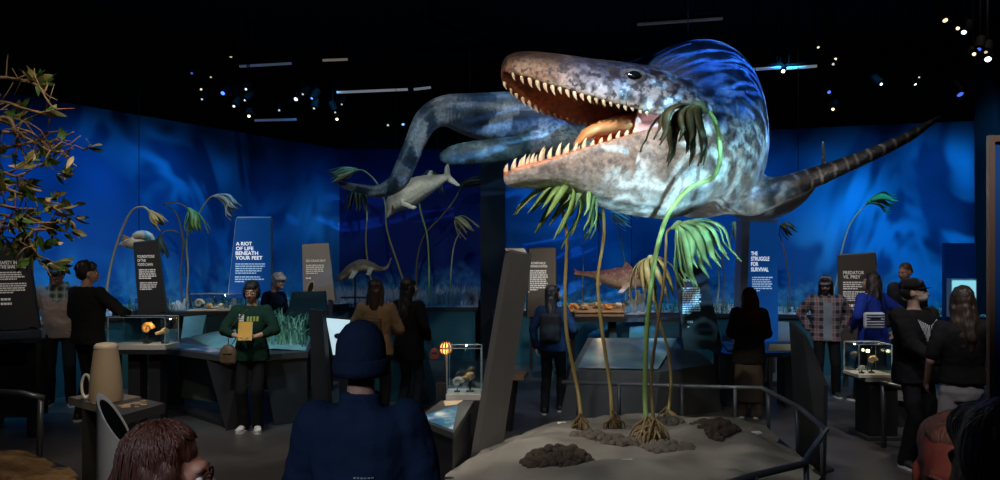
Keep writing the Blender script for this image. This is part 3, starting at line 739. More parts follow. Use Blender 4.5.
# ================================================================ sign panels
EYE = Vector((0, 0, H))
def panel(name, label, quad, ds, th, face, edge=None, title=None, lines=None, subs=None, cat='sign', trim=None, tilt=0, tcol=None, bcol=None, foot=True):
    P = [at(x, y, d) for (x, y), d in zip(quad, ds if hasattr(ds, '__len__') else [ds] * 4)]
    nrm = (P[1] - P[0]).cross(P[3] - P[0]).normalized()
    if nrm.y > 0: nrm = -nrm
    base = (P[2] + P[3]) / 2
    t = thing(name, label, cat, (base.x, base.y, base.z))
    mb = MB(); mb.prism(P, -nrm * th)
    mb.build('board', face, t)
    if edge:
        mb = MB()
        for a, b in ((0, 1), (1, 2), (3, 0)):
            q = (P[b] - P[a]); c = (P[a] + P[b]) / 2
            mb.tube([P[a] - nrm * th * .5, P[b] - nrm * th * .5], th * .34, 4)
        mb.build('edge_frame', edge, t)
    def on(px, py):
        d_ = (at(px, py, 1) - EYE); k = (P[0] - EYE).dot(nrm) / d_.dot(nrm); return EYE + d_ * k + nrm * .004
    def frame(px, py):
        o = on(px, py); x = (on(px + 10, py + tilt) - o).normalized(); y = nrm.cross(x)
        M = Matrix.Identity(4)
        for r in range(3): M[r][0], M[r][1], M[r][2], M[r][3] = x[r], y[r], nrm[r], o[r]
        return M
    if title:
        for k, (s, px, py, w, capx) in enumerate(title):              # one line each: text, left, baseline, width and cap height in the photograph
            M = frame(px, py); sc = (M.translation - EYE).y / F
            cu = bpy.data.curves.new('t', 'FONT'); cu.body = s; cu.size = 1; cu.extrude = .0; cu.offset = .022; cu.resolution_u = 3
            o = bpy.data.objects.new('t', cu); me = evaluated(o); bpy.data.objects.remove(o); bpy.data.curves.remove(cu)
            xs = [v.co.x for v in me.vertices]; ys = [v.co.y for v in me.vertices]
            me.transform(Matrix.Translation((-min(xs), -min(ys), 0)))
            me.transform(Matrix.Diagonal((w * sc / (max(xs) - min(xs)), capx * sc / (max(ys) - min(ys)), 1, 1))); me.transform(M); me.transform(wm(t).inverted())
            link('heading', me, tcol or M_white, t)
    def bars(nm, px, py, w, n, lh, hh, m, seed):
        r = random.Random(seed); mb = MB()
        for i in range(n):
            x = 0; W = w * (r.uniform(.86, 1.0) if i < n - 1 else r.uniform(.3, .7)); y = py + i * lh
            while x < W - .6:
                ww = min(r.uniform(1.2, 4.2), W - x); M = frame(px + x + tilt * 0, y + tilt * x / 10); M2 = frame(px + x + ww, y + tilt * (x + ww) / 10)
                sc = (M.translation - EYE).y / F; up = M.col[1].to_3d() * hh * 1.25 * sc
                a, b = M.translation.copy(), M2.translation.copy(); mb.add([a, b, b + up, a + up], [(0, 1, 2, 3)])
                x += ww + .55
        mb.build(nm, m, t)
    for k, (px, py, w, n, lh, hh) in enumerate(lines or []): bars('paragraph', px, py, w, n, lh, hh, bcol or M_soft, k + len(label))
    for k, (px, py, w, n, lh, hh) in enumerate(subs or []): bars('caption', px, py, w, n, lh, hh, tcol or M_white, k + 7 + len(label))
    if foot and base.z > .05:
        mb = MB()
        for f in (.15, .85):
            q = P[3].lerp(P[2], f) - nrm * th * .5
            mb.box((q.x, q.y, q.z / 2 + .01), (.06, .05, q.z + .02))
        mb.build('post', edge or M_dark, t)
    t['_n'] = 0; del t['_n']
    return t
M_blueface = mat('blue_sign_print', (.010, .09, .34), rough=.35, var=.4, scale=1.6, bump=0, emit=(.004, .07, .32), estr=.42)
M_blueedge = mat('pale_aluminium_edge', (.50, .58, .66), rough=.35, metal=.3, var=.05, bump=0)
M_ltxt = glow('lit_white_letters', (.85, .93, 1), .75)
M_ltxt2 = glow('lit_pale_blue_letters', (.45, .68, .95), .5)
panel('sign_panel', 'dark tapered panel headed SAFETY IN THE SHALLOWS below the leafy branches', [(-8, 243), (26, 241), (39, 328), (-8, 331)], 9.2, .05, M_dark, None,
      [('SAFETY IN', 0, 264.5, 17, 3.6), ('THE SHALLOWS', 0, 268.7, 26, 3.6)], [(0, 273.3, 25, 4, 2.2, 1.0), (0, 284.5, 27, 5, 2.2, 1.0)], [(1, 300.5, 24, 1, 3, 1.8), (1, 305, 22, 1, 3, 1.8)], tilt=-.2)
panel('sign_panel', 'dark tapered panel headed FOUNDATIONS OF THE FOOD CHAIN under the pale coiled shell', [(133.5, 243), (157, 240.5), (166.5, 313), (139, 316)], 11.5, .05, M_dark, M_dark2,
      [('FOUNDATIONS', 137.5, 258, 17, 2.9), ('OF THE', 137.7, 262, 8, 2.9), ('FOOD CHAIN', 138, 266, 15, 2.9)], [(139, 270.5, 18, 5, 2.1, 1.0), (140, 283.5, 18, 4, 2.1, 1.0)], tilt=-.1)
panel('sign_panel', 'lit blue panel headed A RIOT OF LIFE BENEATH YOUR FEET', [(236.5, 218), (270.5, 218), (270.5, 298), (228, 298)], 12.3, .07, M_blueface, M_blueedge,
      [('A RIOT', 236, 245.5, 16, 3.7), ('OF LIFE', 236, 250.3, 17.5, 3.7), ('BENEATH', 235.7, 255, 22.5, 3.7), ('YOUR FEET', 235.5, 259.7, 27, 3.7)],
      [(235.5, 264.5, 30, 5, 2.3, .9), (235, 277.5, 29, 3, 2.3, .9)], tcol=M_ltxt, bcol=M_ltxt2)
panel('sign_panel', 'warm grey panel headed SEAGRASS BAY behind the oval mirror', [(302, 244.5), (328.5, 243), (335, 301), (303.5, 301)], 11.6, .05, M_grey, None,
      [('SEAGRASS BAY', 306, 262, 20, 2.4)], [(306, 266, 20, 5, 2.0, 1.0)], [(306, 279, 11, 1, 2, 1.3)], tilt=-.1)
panel('sign_panel', 'brown lit panel headed ADMIRABLE AMMONITES beside the near black column', [(529, 249), (555.5, 248), (556, 318), (527, 318)], 13.0, .05, mat('brown_grey_panel', (.085, .072, .06), rough=.5, var=.12, bump=.05), M_dark,
      [('ADMIRABLE', 530.5, 264.2, 15, 2.3), ('AMMONITES', 530.2, 267.4, 17, 2.3)], [(530, 271.5, 18, 10, 2.1, 1.1)], [(528, 292.4, 4, 1, 2, .8)])
panel('sign_panel', 'dark leaning panel half hidden by the drooping green sea lily crown', [(675, 268), (704, 262), (722.5, 348), (684, 351)], 10.4, .06, M_dark, None,
      None, [(682.5, 289, 19.5, 12, 2.25, 1.1)], [(683, 281.5, 11, 1, 2, 2.0), (687, 323, 12, 1, 2, 1.8), (687.5, 327.3, 4, 1, 2, .8)], tilt=-.15)
st = panel('sign_panel', 'tall lit blue panel headed THE STRUGGLE FOR SURVIVAL', [(750, 221), (777, 222), (778.5, 345), (746, 345)], 11.6, .30, M_blueface, None,
      [('THE', 751, 255.3, 6.5, 3.8), ('STRUGGLE', 751, 260.8, 18.3, 4.2), ('FOR', 751, 266, 7.3, 4.0), ('SURVIVAL', 751, 271.6, 17.5, 4.2)], [(752, 278, 21, 7, 2.2, .9)], tcol=M_ltxt, bcol=M_ltxt2)
mb = MB(); mb.prism([at(742.5, 219, 11.62), at(750, 221, 11.6), at(746, 345, 11.6), at(738.5, 345, 11.62)], (0, .30, 0)); mb.build('side_panel', M_blueedge, st)
mb = MB(); mb.prism([at(742.5, 218.5, 11.58), at(778, 220, 11.58), at(778, 222.5, 11.58), at(742.5, 221.5, 11.58)], (0, .34, 0)); mb.build('top_cap', M_blueedge, st)
panel('sign_panel', 'dark brown panel headed PREDATOR VS. PREY behind the woman in blue', [(839, 255.5), (876, 253), (879.5, 345), (841, 345)], 12.0, .05, mat('dark_brown_panel', (.05, .042, .038), rough=.5, var=.12, bump=.05), M_greydk,
      [('PREDATOR', 843, 274.3, 21, 3.4), ('VS. PREY', 843, 278.6, 17.5, 3.4)], [(843, 283, 25, 4, 2.1, 1.0), (843, 292.5, 25, 5, 2.1, 1.0)], [(844, 307, 21, 3, 4.0, 2.2)])
panel('wall_panel', 'plain blue backdrop panel behind the small lit picture at right', [(945, 243), (976, 243), (976, 345), (945, 345)], 12.1, .08, mat('deep_blue_backdrop', (.006, .06, .26), rough=.5, var=.3, scale=1.5, bump=0), None)
t = thing('picture_screen', 'bright screen with orange coral picture on the blue backdrop panel', 'screen', at(964, 300, 11.9))
mb = MB(); mb.prism([at(951, 278.5, 11.95), at(977, 278.5, 11.95), at(977, 317, 11.95), at(951, 317, 11.95)], (0, .12, 0)); mb.build('casing', M_blueedge, t)
m = glow('screen_water_glow', (.22, .60, .70), 1.1); mb = MB(); mb.prism([at(953, 280.5, 11.93), at(976, 280.5, 11.93), at(976, 315, 11.93), at(953, 315, 11.93)], (0, .03, 0)); mb.build('display', m, t)
mb = MB(); r = random.Random(3)
for _ in range(16):
    a = at(r.uniform(964, 974), r.uniform(292, 312), 11.92); mb.ell(a, (.04 * r.uniform(.5, 1), .006, .05 * r.uniform(.5, 1)), 8, 6)
mb.build('coral_image', glow('screen_coral_glow', (.9, .22, .04), 1.0), t)

# ================================================================ tables and consoles
def slab(name, pts, th, m, t):
    mb = MB(); mb.prism(pts, (0, 0, -th)); return mb.build(name, m, t)
def post(mb, p, w, z0, z1, d=None):
    mb.box((p.x, p.y, (z0 + z1) / 2), (w, d or w, z1 - z0))
def prow(pxs, d0, d1, z):
    return [fl(pxs[0], d0, z), fl(pxs[1], d0, z), fl(pxs[2], d1, z), fl(pxs[3], d1, z)]
# left reading desk under the first sign
M_topgloss = mat('dark_glossy_top', (.03, .05, .07), rough=.12, var=.3, bump=.02, spec=.6)
t = thing('reading_desk', 'dark glossy desk at the left edge under the SAFETY IN THE SHALLOWS panel', 'table', fl(5, 8.8))
slab('desk_top', [fl(-60, 8.3, 1.05), fl(44, 8.3, 1.10), fl(47, 9.1, 1.12), fl(-55, 9.1, 1.07)], .05, M_topgloss, t)
mb = MB(); mb.box(((fl(-55, 8.8).x + fl(38, 8.8).x) / 2, 8.85, .62), (fl(38, 8.8).x - fl(-55, 8.8).x, .3, .9)); mb.build('cabinet', M_dark, t)
for px in (-30, 34):
    mb = MB(); post(mb, fl(px, 8.5), .10, 0, 1.04); mb.build('leg', M_dark, t)
# table with tan cone
t = thing('touch_table', 'low grey table carrying the tan cone in the left foreground', 'table', flp(105, 445))
Z = .80
slab('table_top', [flp(68, 397, Z), flp(99, 405, Z), flp(141, 396.5, Z), flp(106, 391.5, Z)], .06, M_grey, t)
pl = slab('label_plate', [flp(100, 406, .79), flp(123, 415, .77), flp(165, 403.5, .77), flp(143, 398.5, .79)], .075, M_greydk, t)
mb = MB(); r = random.Random(9); A, B, C_, D_ = flp(100, 406, .79), flp(123, 415, .77), flp(165, 403.5, .77), flp(143, 398.5, .79)
for i in range(14):
    u, v = .3 + .6 * r.random(), .3 + .5 * r.random(); q = A.lerp(D_, u).lerp(B.lerp(C_, u), v) + Vector((0, 0, .003)); q.z += .002
    mb.box(q, (r.uniform(.02, .07), r.uniform(.01, .03), .004), rz=.5)
mb.build('label_print', mat('printed_label_marks', (.55, .42, .28), var=.5, scale=20, bump=0), pl)
mb = MB(); c = flp(105, 399, Z); mb.box((c.x + .02, c.y + .03, .37), (.30, .26, .74)); mb.build('pedestal', M_dark, t)
t2 = thing('touch_cone', 'tall tan rounded cone with a loop handle standing on the low grey table', 'model', flp(106, 401, Z))
mb = MB(); c = flp(106, 400.5, Z); mb.lathe((c.x, c.y, Z), [(.01, .001), (.122, .001), (.124, .02), (.120, .12), (.108, .25), (.092, .37), (.086, .405), (.083, .43), (.07, .447), (.03, .455), (.005, .456)], 32)
mb.build('body', mat('tan_resin', (.36, .29, .215), rough=.45, var=.12, scale=4, bump=.1), t2, angle=40)
mb = MB(); mb.lathe((c.x, c.y, Z + .408), [(.087, 0), (.089, .012), (.084, .030), (.07, .042), (.02, .05), (.002, .051)], 28); mb.build('cap', mat('pale_resin_cap', (.5, .45, .37), rough=.4, var=.05, bump=0), t2, angle=50)
mb = MB(); mb.tube([(c.x - .115 - .030 + .036 * math.cos(a), c.y - .02, Z + .115 + .092 * math.sin(a)) for a in [R(x) for x in range(-35, 311, 15)]][::1], .011, 8)
mb.build('handle', mat('white_plastic', (.75, .76, .76), rough=.3, var=0, bump=0, spec=.6), t2, smooth=True)
# white slant-cut tube in the left foreground
c = fl(115, 4.3); t = thing('tube_stand', 'white slant-cut tube with a dark oval opening in front of the grey table', 'stand', c)
mb = MB(); n = 36; rr = .092
def slz(x): return 1.0 - (x / rr) * .155
outer_b = [c + Vector((rr * math.cos(2 * math.pi * k / n), rr * math.sin(2 * math.pi * k / n), 0)) for k in range(n)]
outer_t = [Vector((p.x, p.y, slz(p.x - c.x))) for p in outer_b]
inner_t = [c + (Vector((p.x, p.y, 0)) - c) * .84 + Vector((0, 0, slz((p.x - c.x) * .84))) for p in outer_b]
inner_b = [Vector((p.x, p.y, .25)) for p in inner_t]
mb.loft([outer_b, outer_t, inner_t, inner_b]); mb.build('shell', mat('off_white_plastic', (.78, .76, .76), rough=.35, var=.04, bump=0), t, angle=40)
def shr(q, k, dz=0): return Vector((c.x + (q.x - c.x) * k, c.y + (q.y - c.y) * k, q.z + dz))
mb = MB(); mb.loft([[shr(p, .985, -.012) for p in inner_t], [shr(p, .985, .01) for p in inner_b], [shr(p, .95, .01) for p in inner_b], [shr(p, .95, -.012) for p in inner_t], [shr(p, .985, -.012) for p in inner_t]], cap=False); mb.loft([[shr(p, .95, z) for p in inner_b] for z in (.012, .03)]); mb.build('shade_liner', M_black, t)  # black sleeve added to darken the tube's inside like shade
# sandy brown mound bottom left
M_mound = mat('brown_sand', (.20, .125, .065), rough=.95, var=.75, scale=22, bump=1.0, bscale=70, spec=.02)
def sandbox(name, label, poly, z, fascia, top, seed, amp=.06, lip=None, res=.09):
    """a raised bed: skirt of straight sides plus a rolling sand surface clipped to the polygon"""
    cx = sum(p[0] for p in poly) / len(poly); cy = sum(p[1] for p in poly) / len(poly)
    t = thing(name, label, 'platform', (cx, cy, 0))
    mb = MB(); mb.prism([Vector((x, y, 0)) for x, y in poly], (0, 0, z - .03)); mb.build('skirt', fascia, t)
    bm = bmesh.new(); vs = [bm.verts.new((x, y, z - .03)) for x, y in poly]; bm.faces.new(vs)
    bmesh.ops.triangulate(bm, faces=bm.faces[:])
    for _ in range(6):
        es = [e for e in bm.edges if e.calc_length() > res * 1.6]
        if not es: break
        bmesh.ops.subdivide_edges(bm, edges=es, cuts=1, use_grid_fill=True); bmesh.ops.triangulate(bm, faces=[f for f in bm.faces if len(f.verts) > 3])
    def edged(p):
        m_ = 9
        for i in range(len(poly)):
            a, b = Vector(poly[i]), Vector(poly[(i + 1) % len(poly)]); ab = b - a; q = Vector((p.x, p.y)); k = clamp((q - a).dot(ab) / ab.length_squared); m_ = min(m_, (q - a - ab * k).length)
        return m_
    for v in bm.verts:
        e = sstep(0, .45, edged(v.co)); p = v.co.copy()
        v.co.z += e * (amp * 1.1 + amp * 1.3 * noise.noise(Vector((p.x * 1.1, p.y * 1.5, seed))) + amp * .45 * noise.noise(Vector((p.x * 3, p.y * 5, seed)))) + .012 * noise.noise(p * 9)
    me = bpy.data.meshes.new('sand'); bm.to_mesh(me); bm.free(); me.shade_smooth(); mesh_to_local(me, t); link('sand_surface', me, top, t)
    tree = BVHTree.FromPolygons([tuple(wm(t) @ v.co) for v in me.vertices], [tuple(p.vertices) for p in me.polygons])
    return t, (lambda x, y: (lambda h: h[0].z if h[0] else z)(tree.ray_cast(Vector((x, y, 5)), Vector((0, 0, -1)))))
sandbox('sand_mound', 'rough brown sandy mound in the bottom left corner', [tuple(fl(-70, 6.9).xy), tuple(fl(22, 6.9).xy), tuple(fl(70, 6.3).xy), tuple(fl(98, 5.5).xy), tuple(fl(88, 4.6).xy), tuple(fl(-80, 4.6).xy)], .26, M_dark, M_mound, 4, .07, res=.10)
# handrail left
def rail(name, label, path, r, posts, cat='handrail', m=M_metal, z0=0):
    t = thing(name, label, cat, (path[0][0], path[0][1], z0))
    mb = MB(); mb.tube(path, r, 10); mb.build('rail', m, t, smooth=True)
    for a, b in posts:
        mb = MB(); mb.tube([a, b], r * .9, 8); mb.build('post', m, t, smooth=True)
    return t
rail('handrail', 'dark handrail between the reading desk and the brown mound', [at(-20, 391, 7.2), at(20, 393, 7.2), at(44, 398, 7.2)], .03, [(at(41, 398, 7.2), fl(39, 7.2)), (at(-15, 391, 7.2), fl(-16, 7.2))])

# ================================================================ seagrass console
t = thing('seagrass_console', 'large dark angular console with a printed edge and a sand model on top', 'console', fl(240, 9.4))
Z = .84
A, B, C_, D_, E_ = flp(150, 346.5, Z), flp(234, 357, Z), fl(308, 9.3, Z), fl(316, 11.2, Z), fl(186, 11.2, Z)
slab('console_top', [A, B, C_, D_, E_], .07, M_greydk, t)
mb = MB(); mb.prism([B + Vector((.25, .25, -.07)), C_ + Vector((-.02, .02, -.07)), C_ + Vector((-.02, .06, -.83)), B + Vector((.35, .35, -.83))], (0, .08, 0)); mb.build('front_panel', mat('blue_grey_panel', (.030, .042, .052), rough=.45, var=.12, bump=.04), t)
mb = MB(); mb.prism([fl(176, 10.0, .77), fl(213, 9.6, .77), fl(217, 9.7, .16), fl(180, 10.1, .16)], (0, .06, 0)); mb.build('side_panel', mat('green_grey_panel', (.085, .11, .105), rough=.5, var=.12, bump=.04), t)
for pts in ([(150, 347, 9.85), (178, 350, 9.55), (180, 398, 10.2), (166, 400, 10.3)], [(206, 354, 9.1), (240, 357, 8.85), (247, 428, 9.0), (226, 432, 8.8)]):
    mb = MB(); P = [at(x, y, d) for x, y, d in pts]; P[0].z = P[1].z = .78; P[2].z = P[3].z = 0; mb.prism(P, (0, .14, 0)); mb.build('leg', M_dark, t)
mb = MB(); mb.prism([fl(165, 10.25, 0), fl(226, 8.95, 0), fl(230, 9.3, 0), fl(172, 10.6, 0)], (0, 0, .05)); mb.build('plinth', M_dark, t)
def print_mat(name, a, b, c_, sc):
    m = bpy.data.materials.new(name); m.use_nodes = True; nt = m.node_tree; bb = nt.nodes['Principled BSDF']; bb.inputs['Roughness'].default_value = .3
    tc = nd(nt, 'ShaderNodeTexCoord'); v = nd(nt, 'ShaderNodeTexVoronoi', Scale=sc); nz = nd(nt, 'ShaderNodeTexNoise', Scale=sc * .5, Detail=4.0)
    nt.links.new(tc.outputs['Object'], v.inputs['Vector']); nt.links.new(tc.outputs['Object'], nz.inputs['Vector'])
    r1 = nd(nt, 'ShaderNodeValToRGB'); e = r1.color_ramp.elements; e[0].position = .40; e[0].color = (*a, 1); e[1].position = .55; e[1].color = (*b, 1)
    n = e.new(.68); n.color = (*c_, 1); nt.links.new(nz.outputs['Fac'], r1.inputs['Fac'])
    mx = nd(nt, 'ShaderNodeMix', data_type='RGBA', blend_type='MULTIPLY'); mx.inputs['Factor'].default_value = .18
    nt.links.new(r1.outputs[0], mx.inputs['A']); nt.links.new(v.outputs['Color'], mx.inputs['B']); nt.links.new(mx.outputs['Result'], bb.inputs['Base Color']); return m
M_print = print_mat('blue_chart_print', (.01, .04, .12), (.04, .14, .32), (.42, .55, .62), 9)
mb = MB(); up = Vector((0, 0, .004))
mb.prism([A.lerp(B, .12) + up + Vector((.08, .03, 0)), A.lerp(B, .95) + up + Vector((.02, .08, 0)), B.lerp(E_, .42) + up, A.lerp(E_, .5) + up], (0, 0, .004)); mb.build('printed_chart', M_print, t)
bm_ = MB(); vs = []; fs = []; nx, ny = 40, 30                       # sand model rising toward the back
q00, q10, q11, q01 = B.lerp(E_, .35), C_ + Vector((-.05, .06, 0)), D_ + Vector((-.05, -.04, 0)), E_ + Vector((.06, -.04, 0))
def bed_z(u, v): return Z + .004 + math.sin(math.pi * clamp(u)) ** .5 * math.sin(math.pi * clamp(v * .92 + .04)) ** .6 * (.05 + .16 * v + .05 * noise.noise(Vector((u * 5, v * 5, 2)))) 
for i in range(nx + 1):
    for j in range(ny + 1):
        u, v = i / nx, j / ny; p = q00.lerp(q10, u).lerp(q01.lerp(q11, u), v); p.z = bed_z(u, v); vs.append(p)
for i in range(nx):
    for j in range(ny):
        k = i * (ny + 1) + j; fs.append((k, k + 1, k + ny + 2, k + ny + 1))
bm_.add(vs, fs); bm_.build('sand_model', mat('teal_lit_sand', (.16, .34, .38), rough=.75, var=.35, scale=5, bump=.4, bscale=25), t, smooth=True)  # pale sand; the bluish light on it is put into its colour
r = random.Random(21); M_blade = mat('teal_green_blade', (.20, .42, .30), rough=.5, var=.45, scale=4, bump=0); M_blade2 = mat('dark_green_blade', (.06, .22, .13), rough=.5, var=.4, scale=4, bump=0)
mb = MB()
for i in range(200):
    u = r.uniform(.56, .99); v = r.uniform(.12, .62); p = q00.lerp(q10, u).lerp(q01.lerp(q11, u), v); p.z = bed_z(u, v) - .02
    h = r.uniform(.18, .40); a = r.uniform(0, 6.28); le = r.uniform(.05, .26); w_ = r.uniform(.005, .010); d_ = Vector((math.cos(a), math.sin(a), 0)); s_ = Vector((-d_.y, d_.x * .3, 0)).normalized() * w_
    mb.mi = r.random() < .4
    c1 = p + d_ * le * .2 + Vector((0, 0, h * .5)); c2 = p + d_ * le * .55 + Vector((0, 0, h * .85)); e = p + d_ * le + Vector((0, 0, h * .95))
    mb.add([p - s_, p + s_, c1 + s_, c1 - s_, c2 + s_ * .8, c2 - s_ * .8, e], [(0, 1, 2, 3), (3, 2, 4, 5), (5, 4, 6)])
tag(mb.build('seagrass', [M_blade, M_blade2]), 'tall teal green seagrass growing on the sand model of the angular console', 'seagrass', kind='stuff')
# screen back, upright fin, lit picture, oval mirror
t = thing('console_screen', 'dark teal slanted screen back standing behind the seagrass model', 'panel', fl(304, 11.05, .84))
mb = MB(); mb.prism([at(292, 292, 11.1), at(325, 291, 11.1), at(328, 325, 11.0), at(285, 325, 11.0)], (0, .07, 0)); mb.build('screen_back', M_dark2, t)
mb = MB(); mb.box((fl(304, 11.1).x, 11.12, .98), (.25, .06, .36)); mb.build('bracket', M_dark, t)
t = thing('oval_mirror', 'small oval mirror with a tan rim on the teal screen back', 'mirror', at(311, 295, 11.3))
Mt = Matrix.Rotation(R(18), 3, 'Y') @ Matrix.Rotation(R(90), 3, 'X')
c = at(310.5, 288.5, 11.25)
mb = MB(); mb.tube([c + Mt @ Vector((.045 * math.cos(a), .105 * math.sin(a), 0)) for a in [2 * math.pi * k / 28 for k in range(29)]], .011, 8); mb.build('rim', mat('tan_wood_rim', (.42, .30, .18), rough=.4, bump=0), t, smooth=True)
mb = MB(); mb.ell(c, (.045, .105, .006), 24, 8, Mt); mb.build('glass', mat('dark_mirror', (.02, .02, .025), rough=.15, var=0, bump=0, spec=.7), t, smooth=True)
mb = MB(); mb.tube([c - Vector((.02, -.01, .10)), (c.x - .03, c.y + .005, 1.49)], .012, 6); mb.build('stem', M_dark, t)
t = thing('fin_panel', 'tall dark fin at the right end of the seagrass console', 'panel', fl(318, 9.2))
mb = MB(); mb.prism([at(309, 309, 9.4), at(322, 311, 9.3), fl(330, 9.2, 0), fl(313, 9.3, 0)], (.02, .12, 0)); mb.build('board', M_dark, t)
mb = MB(); mb.box((fl(321, 9.3).x, 9.30, .02), (.24, .22, .04)); mb.build('foot', M_dark, t)
t = thing('lit_picture', 'bright white lit picture panel behind the seated cap man beanie', 'lightbox', at(345, 355, 9.7)); t['label'] = 'bright lit picture panel right of the tall dark fin'
mb = MB(); mb.prism([at(324, 316, 9.75), at(362, 319, 9.75), at(358, 353, 9.7), at(332, 357, 9.7)], (0, .06, 0)); mb.build('frame', M_dark, t)
mb = MB(); mb.prism([at(326, 318, 9.74), at(360, 321, 9.74), at(356.5, 351, 9.69), at(333, 355, 9.69)], (0, .03, 0)); mb.build('display', glow('lit_picture_glow', (.62, .80, .88), .65), t)
mb = MB()
for x, y, a, b in ((338, 336, .05, .035), (345, 332, .035, .06), (350, 340, .05, .03), (341, 345, .04, .03), (352, 329, .03, .03)): mb.ell(at(x, y, 9.70), (a, .01, b), 10, 6)
mb.build('silhouette', mat('dark_print_ink', (.02, .03, .04), var=0, bump=0), t)
mb = MB(); mb.box((fl(345, 9.8).x, 9.8, .38), (.12, .12, .76)); mb.build('post', M_dark, t)
# teal cabinet behind the two women
t = thing('teal_cabinet', 'teal slanted cabinet behind the two women in the middle', 'cabinet', fl(402, 10.9))
mb = MB(); mb.prism([fl(372, 10.8, .62), fl(418, 10.5, .66), fl(430, 10.5, 0), fl(378, 10.8, 0)], (.05, .7, 0)); mb.build('body', M_teal, t)
mb = MB(); mb.prism([fl(370, 10.75, .66), fl(420, 10.45, .70), fl(424, 11.2, .74), fl(376, 11.5, .70)], (0, 0, -.05)); mb.build('top', M_dark2, t)
mb = MB(); mb.prism([at(417, 366, 10.43), at(419, 366, 10.43), at(421.5, 382, 10.43), at(419.5, 382, 10.43)], (0, .04, 0)); mb.build('light_strip', glow('warm_strip_glow', (1, .75, .4), 1.6), t)
# low console with fish print, glass case behind, orange globe
t = thing('fish_console', 'low grey console with a bright blue fish chart beside the tall leaning slab', 'console', fl(447, 6.4))
Z = .58
P = [flp(417, 419, Z), flp(453.5, 433, Z - .02), flp(474, 400.5, Z + .06), flp(441, 400.5, Z + .06)]
slab('console_top', P, .05, M_greydk, t)
q = [P[0].lerp(P[2], .04), P[1].lerp(P[3], .06), P[2].lerp(P[0], .30), P[3].lerp(P[1], .30)]
mb = MB(); mb.prism([k + Vector((0, 0, .003)) for k in q], (0, 0, .004)); mb.build('fish_chart', print_mat('fish_chart_print', (.02, .10, .22), (.05, .24, .42), (.75, .80, .78), 11), t)
mb = MB(); q2 = [P[2].lerp(P[0], .22), P[3].lerp(P[1], .22), P[3].lerp(P[1], .03), P[2].lerp(P[0], .03)]
for i in range(6):
    f = (i + .5) / 6; mb.tube([q2[1].lerp(q2[2], f).lerp(q2[0].lerp(q2[3], f), g) + Vector((0, 0, .004)) for g in (.08, .7)], .006, 4)
mb.build('caption', mat('tan_caption', (.55, .42, .26), var=.2, bump=0), t)
mb = MB(); ins = [k.lerp((P[0] + P[2]) / 2, .12) for k in P]; mb.prism([Vector((k.x, k.y, 0)) for k in ins], (0, 0, .54)); mb.build('body', M_dark, t)
def case(name, label, x0, x1, ytop, ybot, d, dep, plinth_m, hp=.05):
    a, b = at(x0, ybot, d), at(x1, ytop, d); cx = (a.x + b.x) / 2; w_ = b.x - a.x
    t = thing(name, label, 'display case', (cx, d + dep / 2, a.z))
    mb = MB(); mb.box((cx, d + dep / 2, a.z + hp / 2), (w_ + .02, dep + .02, hp)); mb.build('plinth', plinth_m, t)
    mb = MB(); z0, z1 = a.z + hp, b.z; hh = z1 - z0; th = .008
    mb.box((cx, d + th / 2, z0 + hh / 2), (w_, th, hh)); mb.box((cx, d + dep - th / 2, z0 + hh / 2), (w_, th, hh))
    mb.box((a.x + th / 2, d + dep / 2, z0 + hh / 2), (th, dep - 2 * th, hh)); mb.box((b.x - th / 2, d + dep / 2, z0 + hh / 2), (th, dep - 2 * th, hh)); mb.box((cx, d + dep / 2, z1 + th / 2), (w_, dep, th))
    mb.build('glass_cover', M_glass, t)
    mb = MB(); e = .006
    for sx in (a.x, b.x):
        for sy in (d, d + dep): mb.box((sx, sy, z0 + hh / 2), (e, e, hh))
    for sy in (d, d + dep): mb.box((cx, sy, z1 + .006), (w_, e, e))
    for sx in (a.x, b.x): mb.box((sx, d + dep / 2, z1 + .006), (e, dep, e))
    mb.build('cover_edges', mat('polished_acrylic_edge', (.35, .42, .46), rough=.2, var=0, bump=0), t)
    return t, cx, z0
M_plinth = mat('white_case_base', (.55, .50, .44), rough=.6, var=.1, bump=0)
M_fossil = mat('tan_fossil', (.50, .33, .17), rough=.7, var=.4, scale=25, bump=.5)
M_fossil2 = mat('orange_fossil', (.62, .27, .06), rough=.6, var=.4, scale=25, bump=.4)
M_fossil3 = mat('pale_fossil', (.60, .54, .45), rough=.7, var=.3, scale=25, bump=.4)
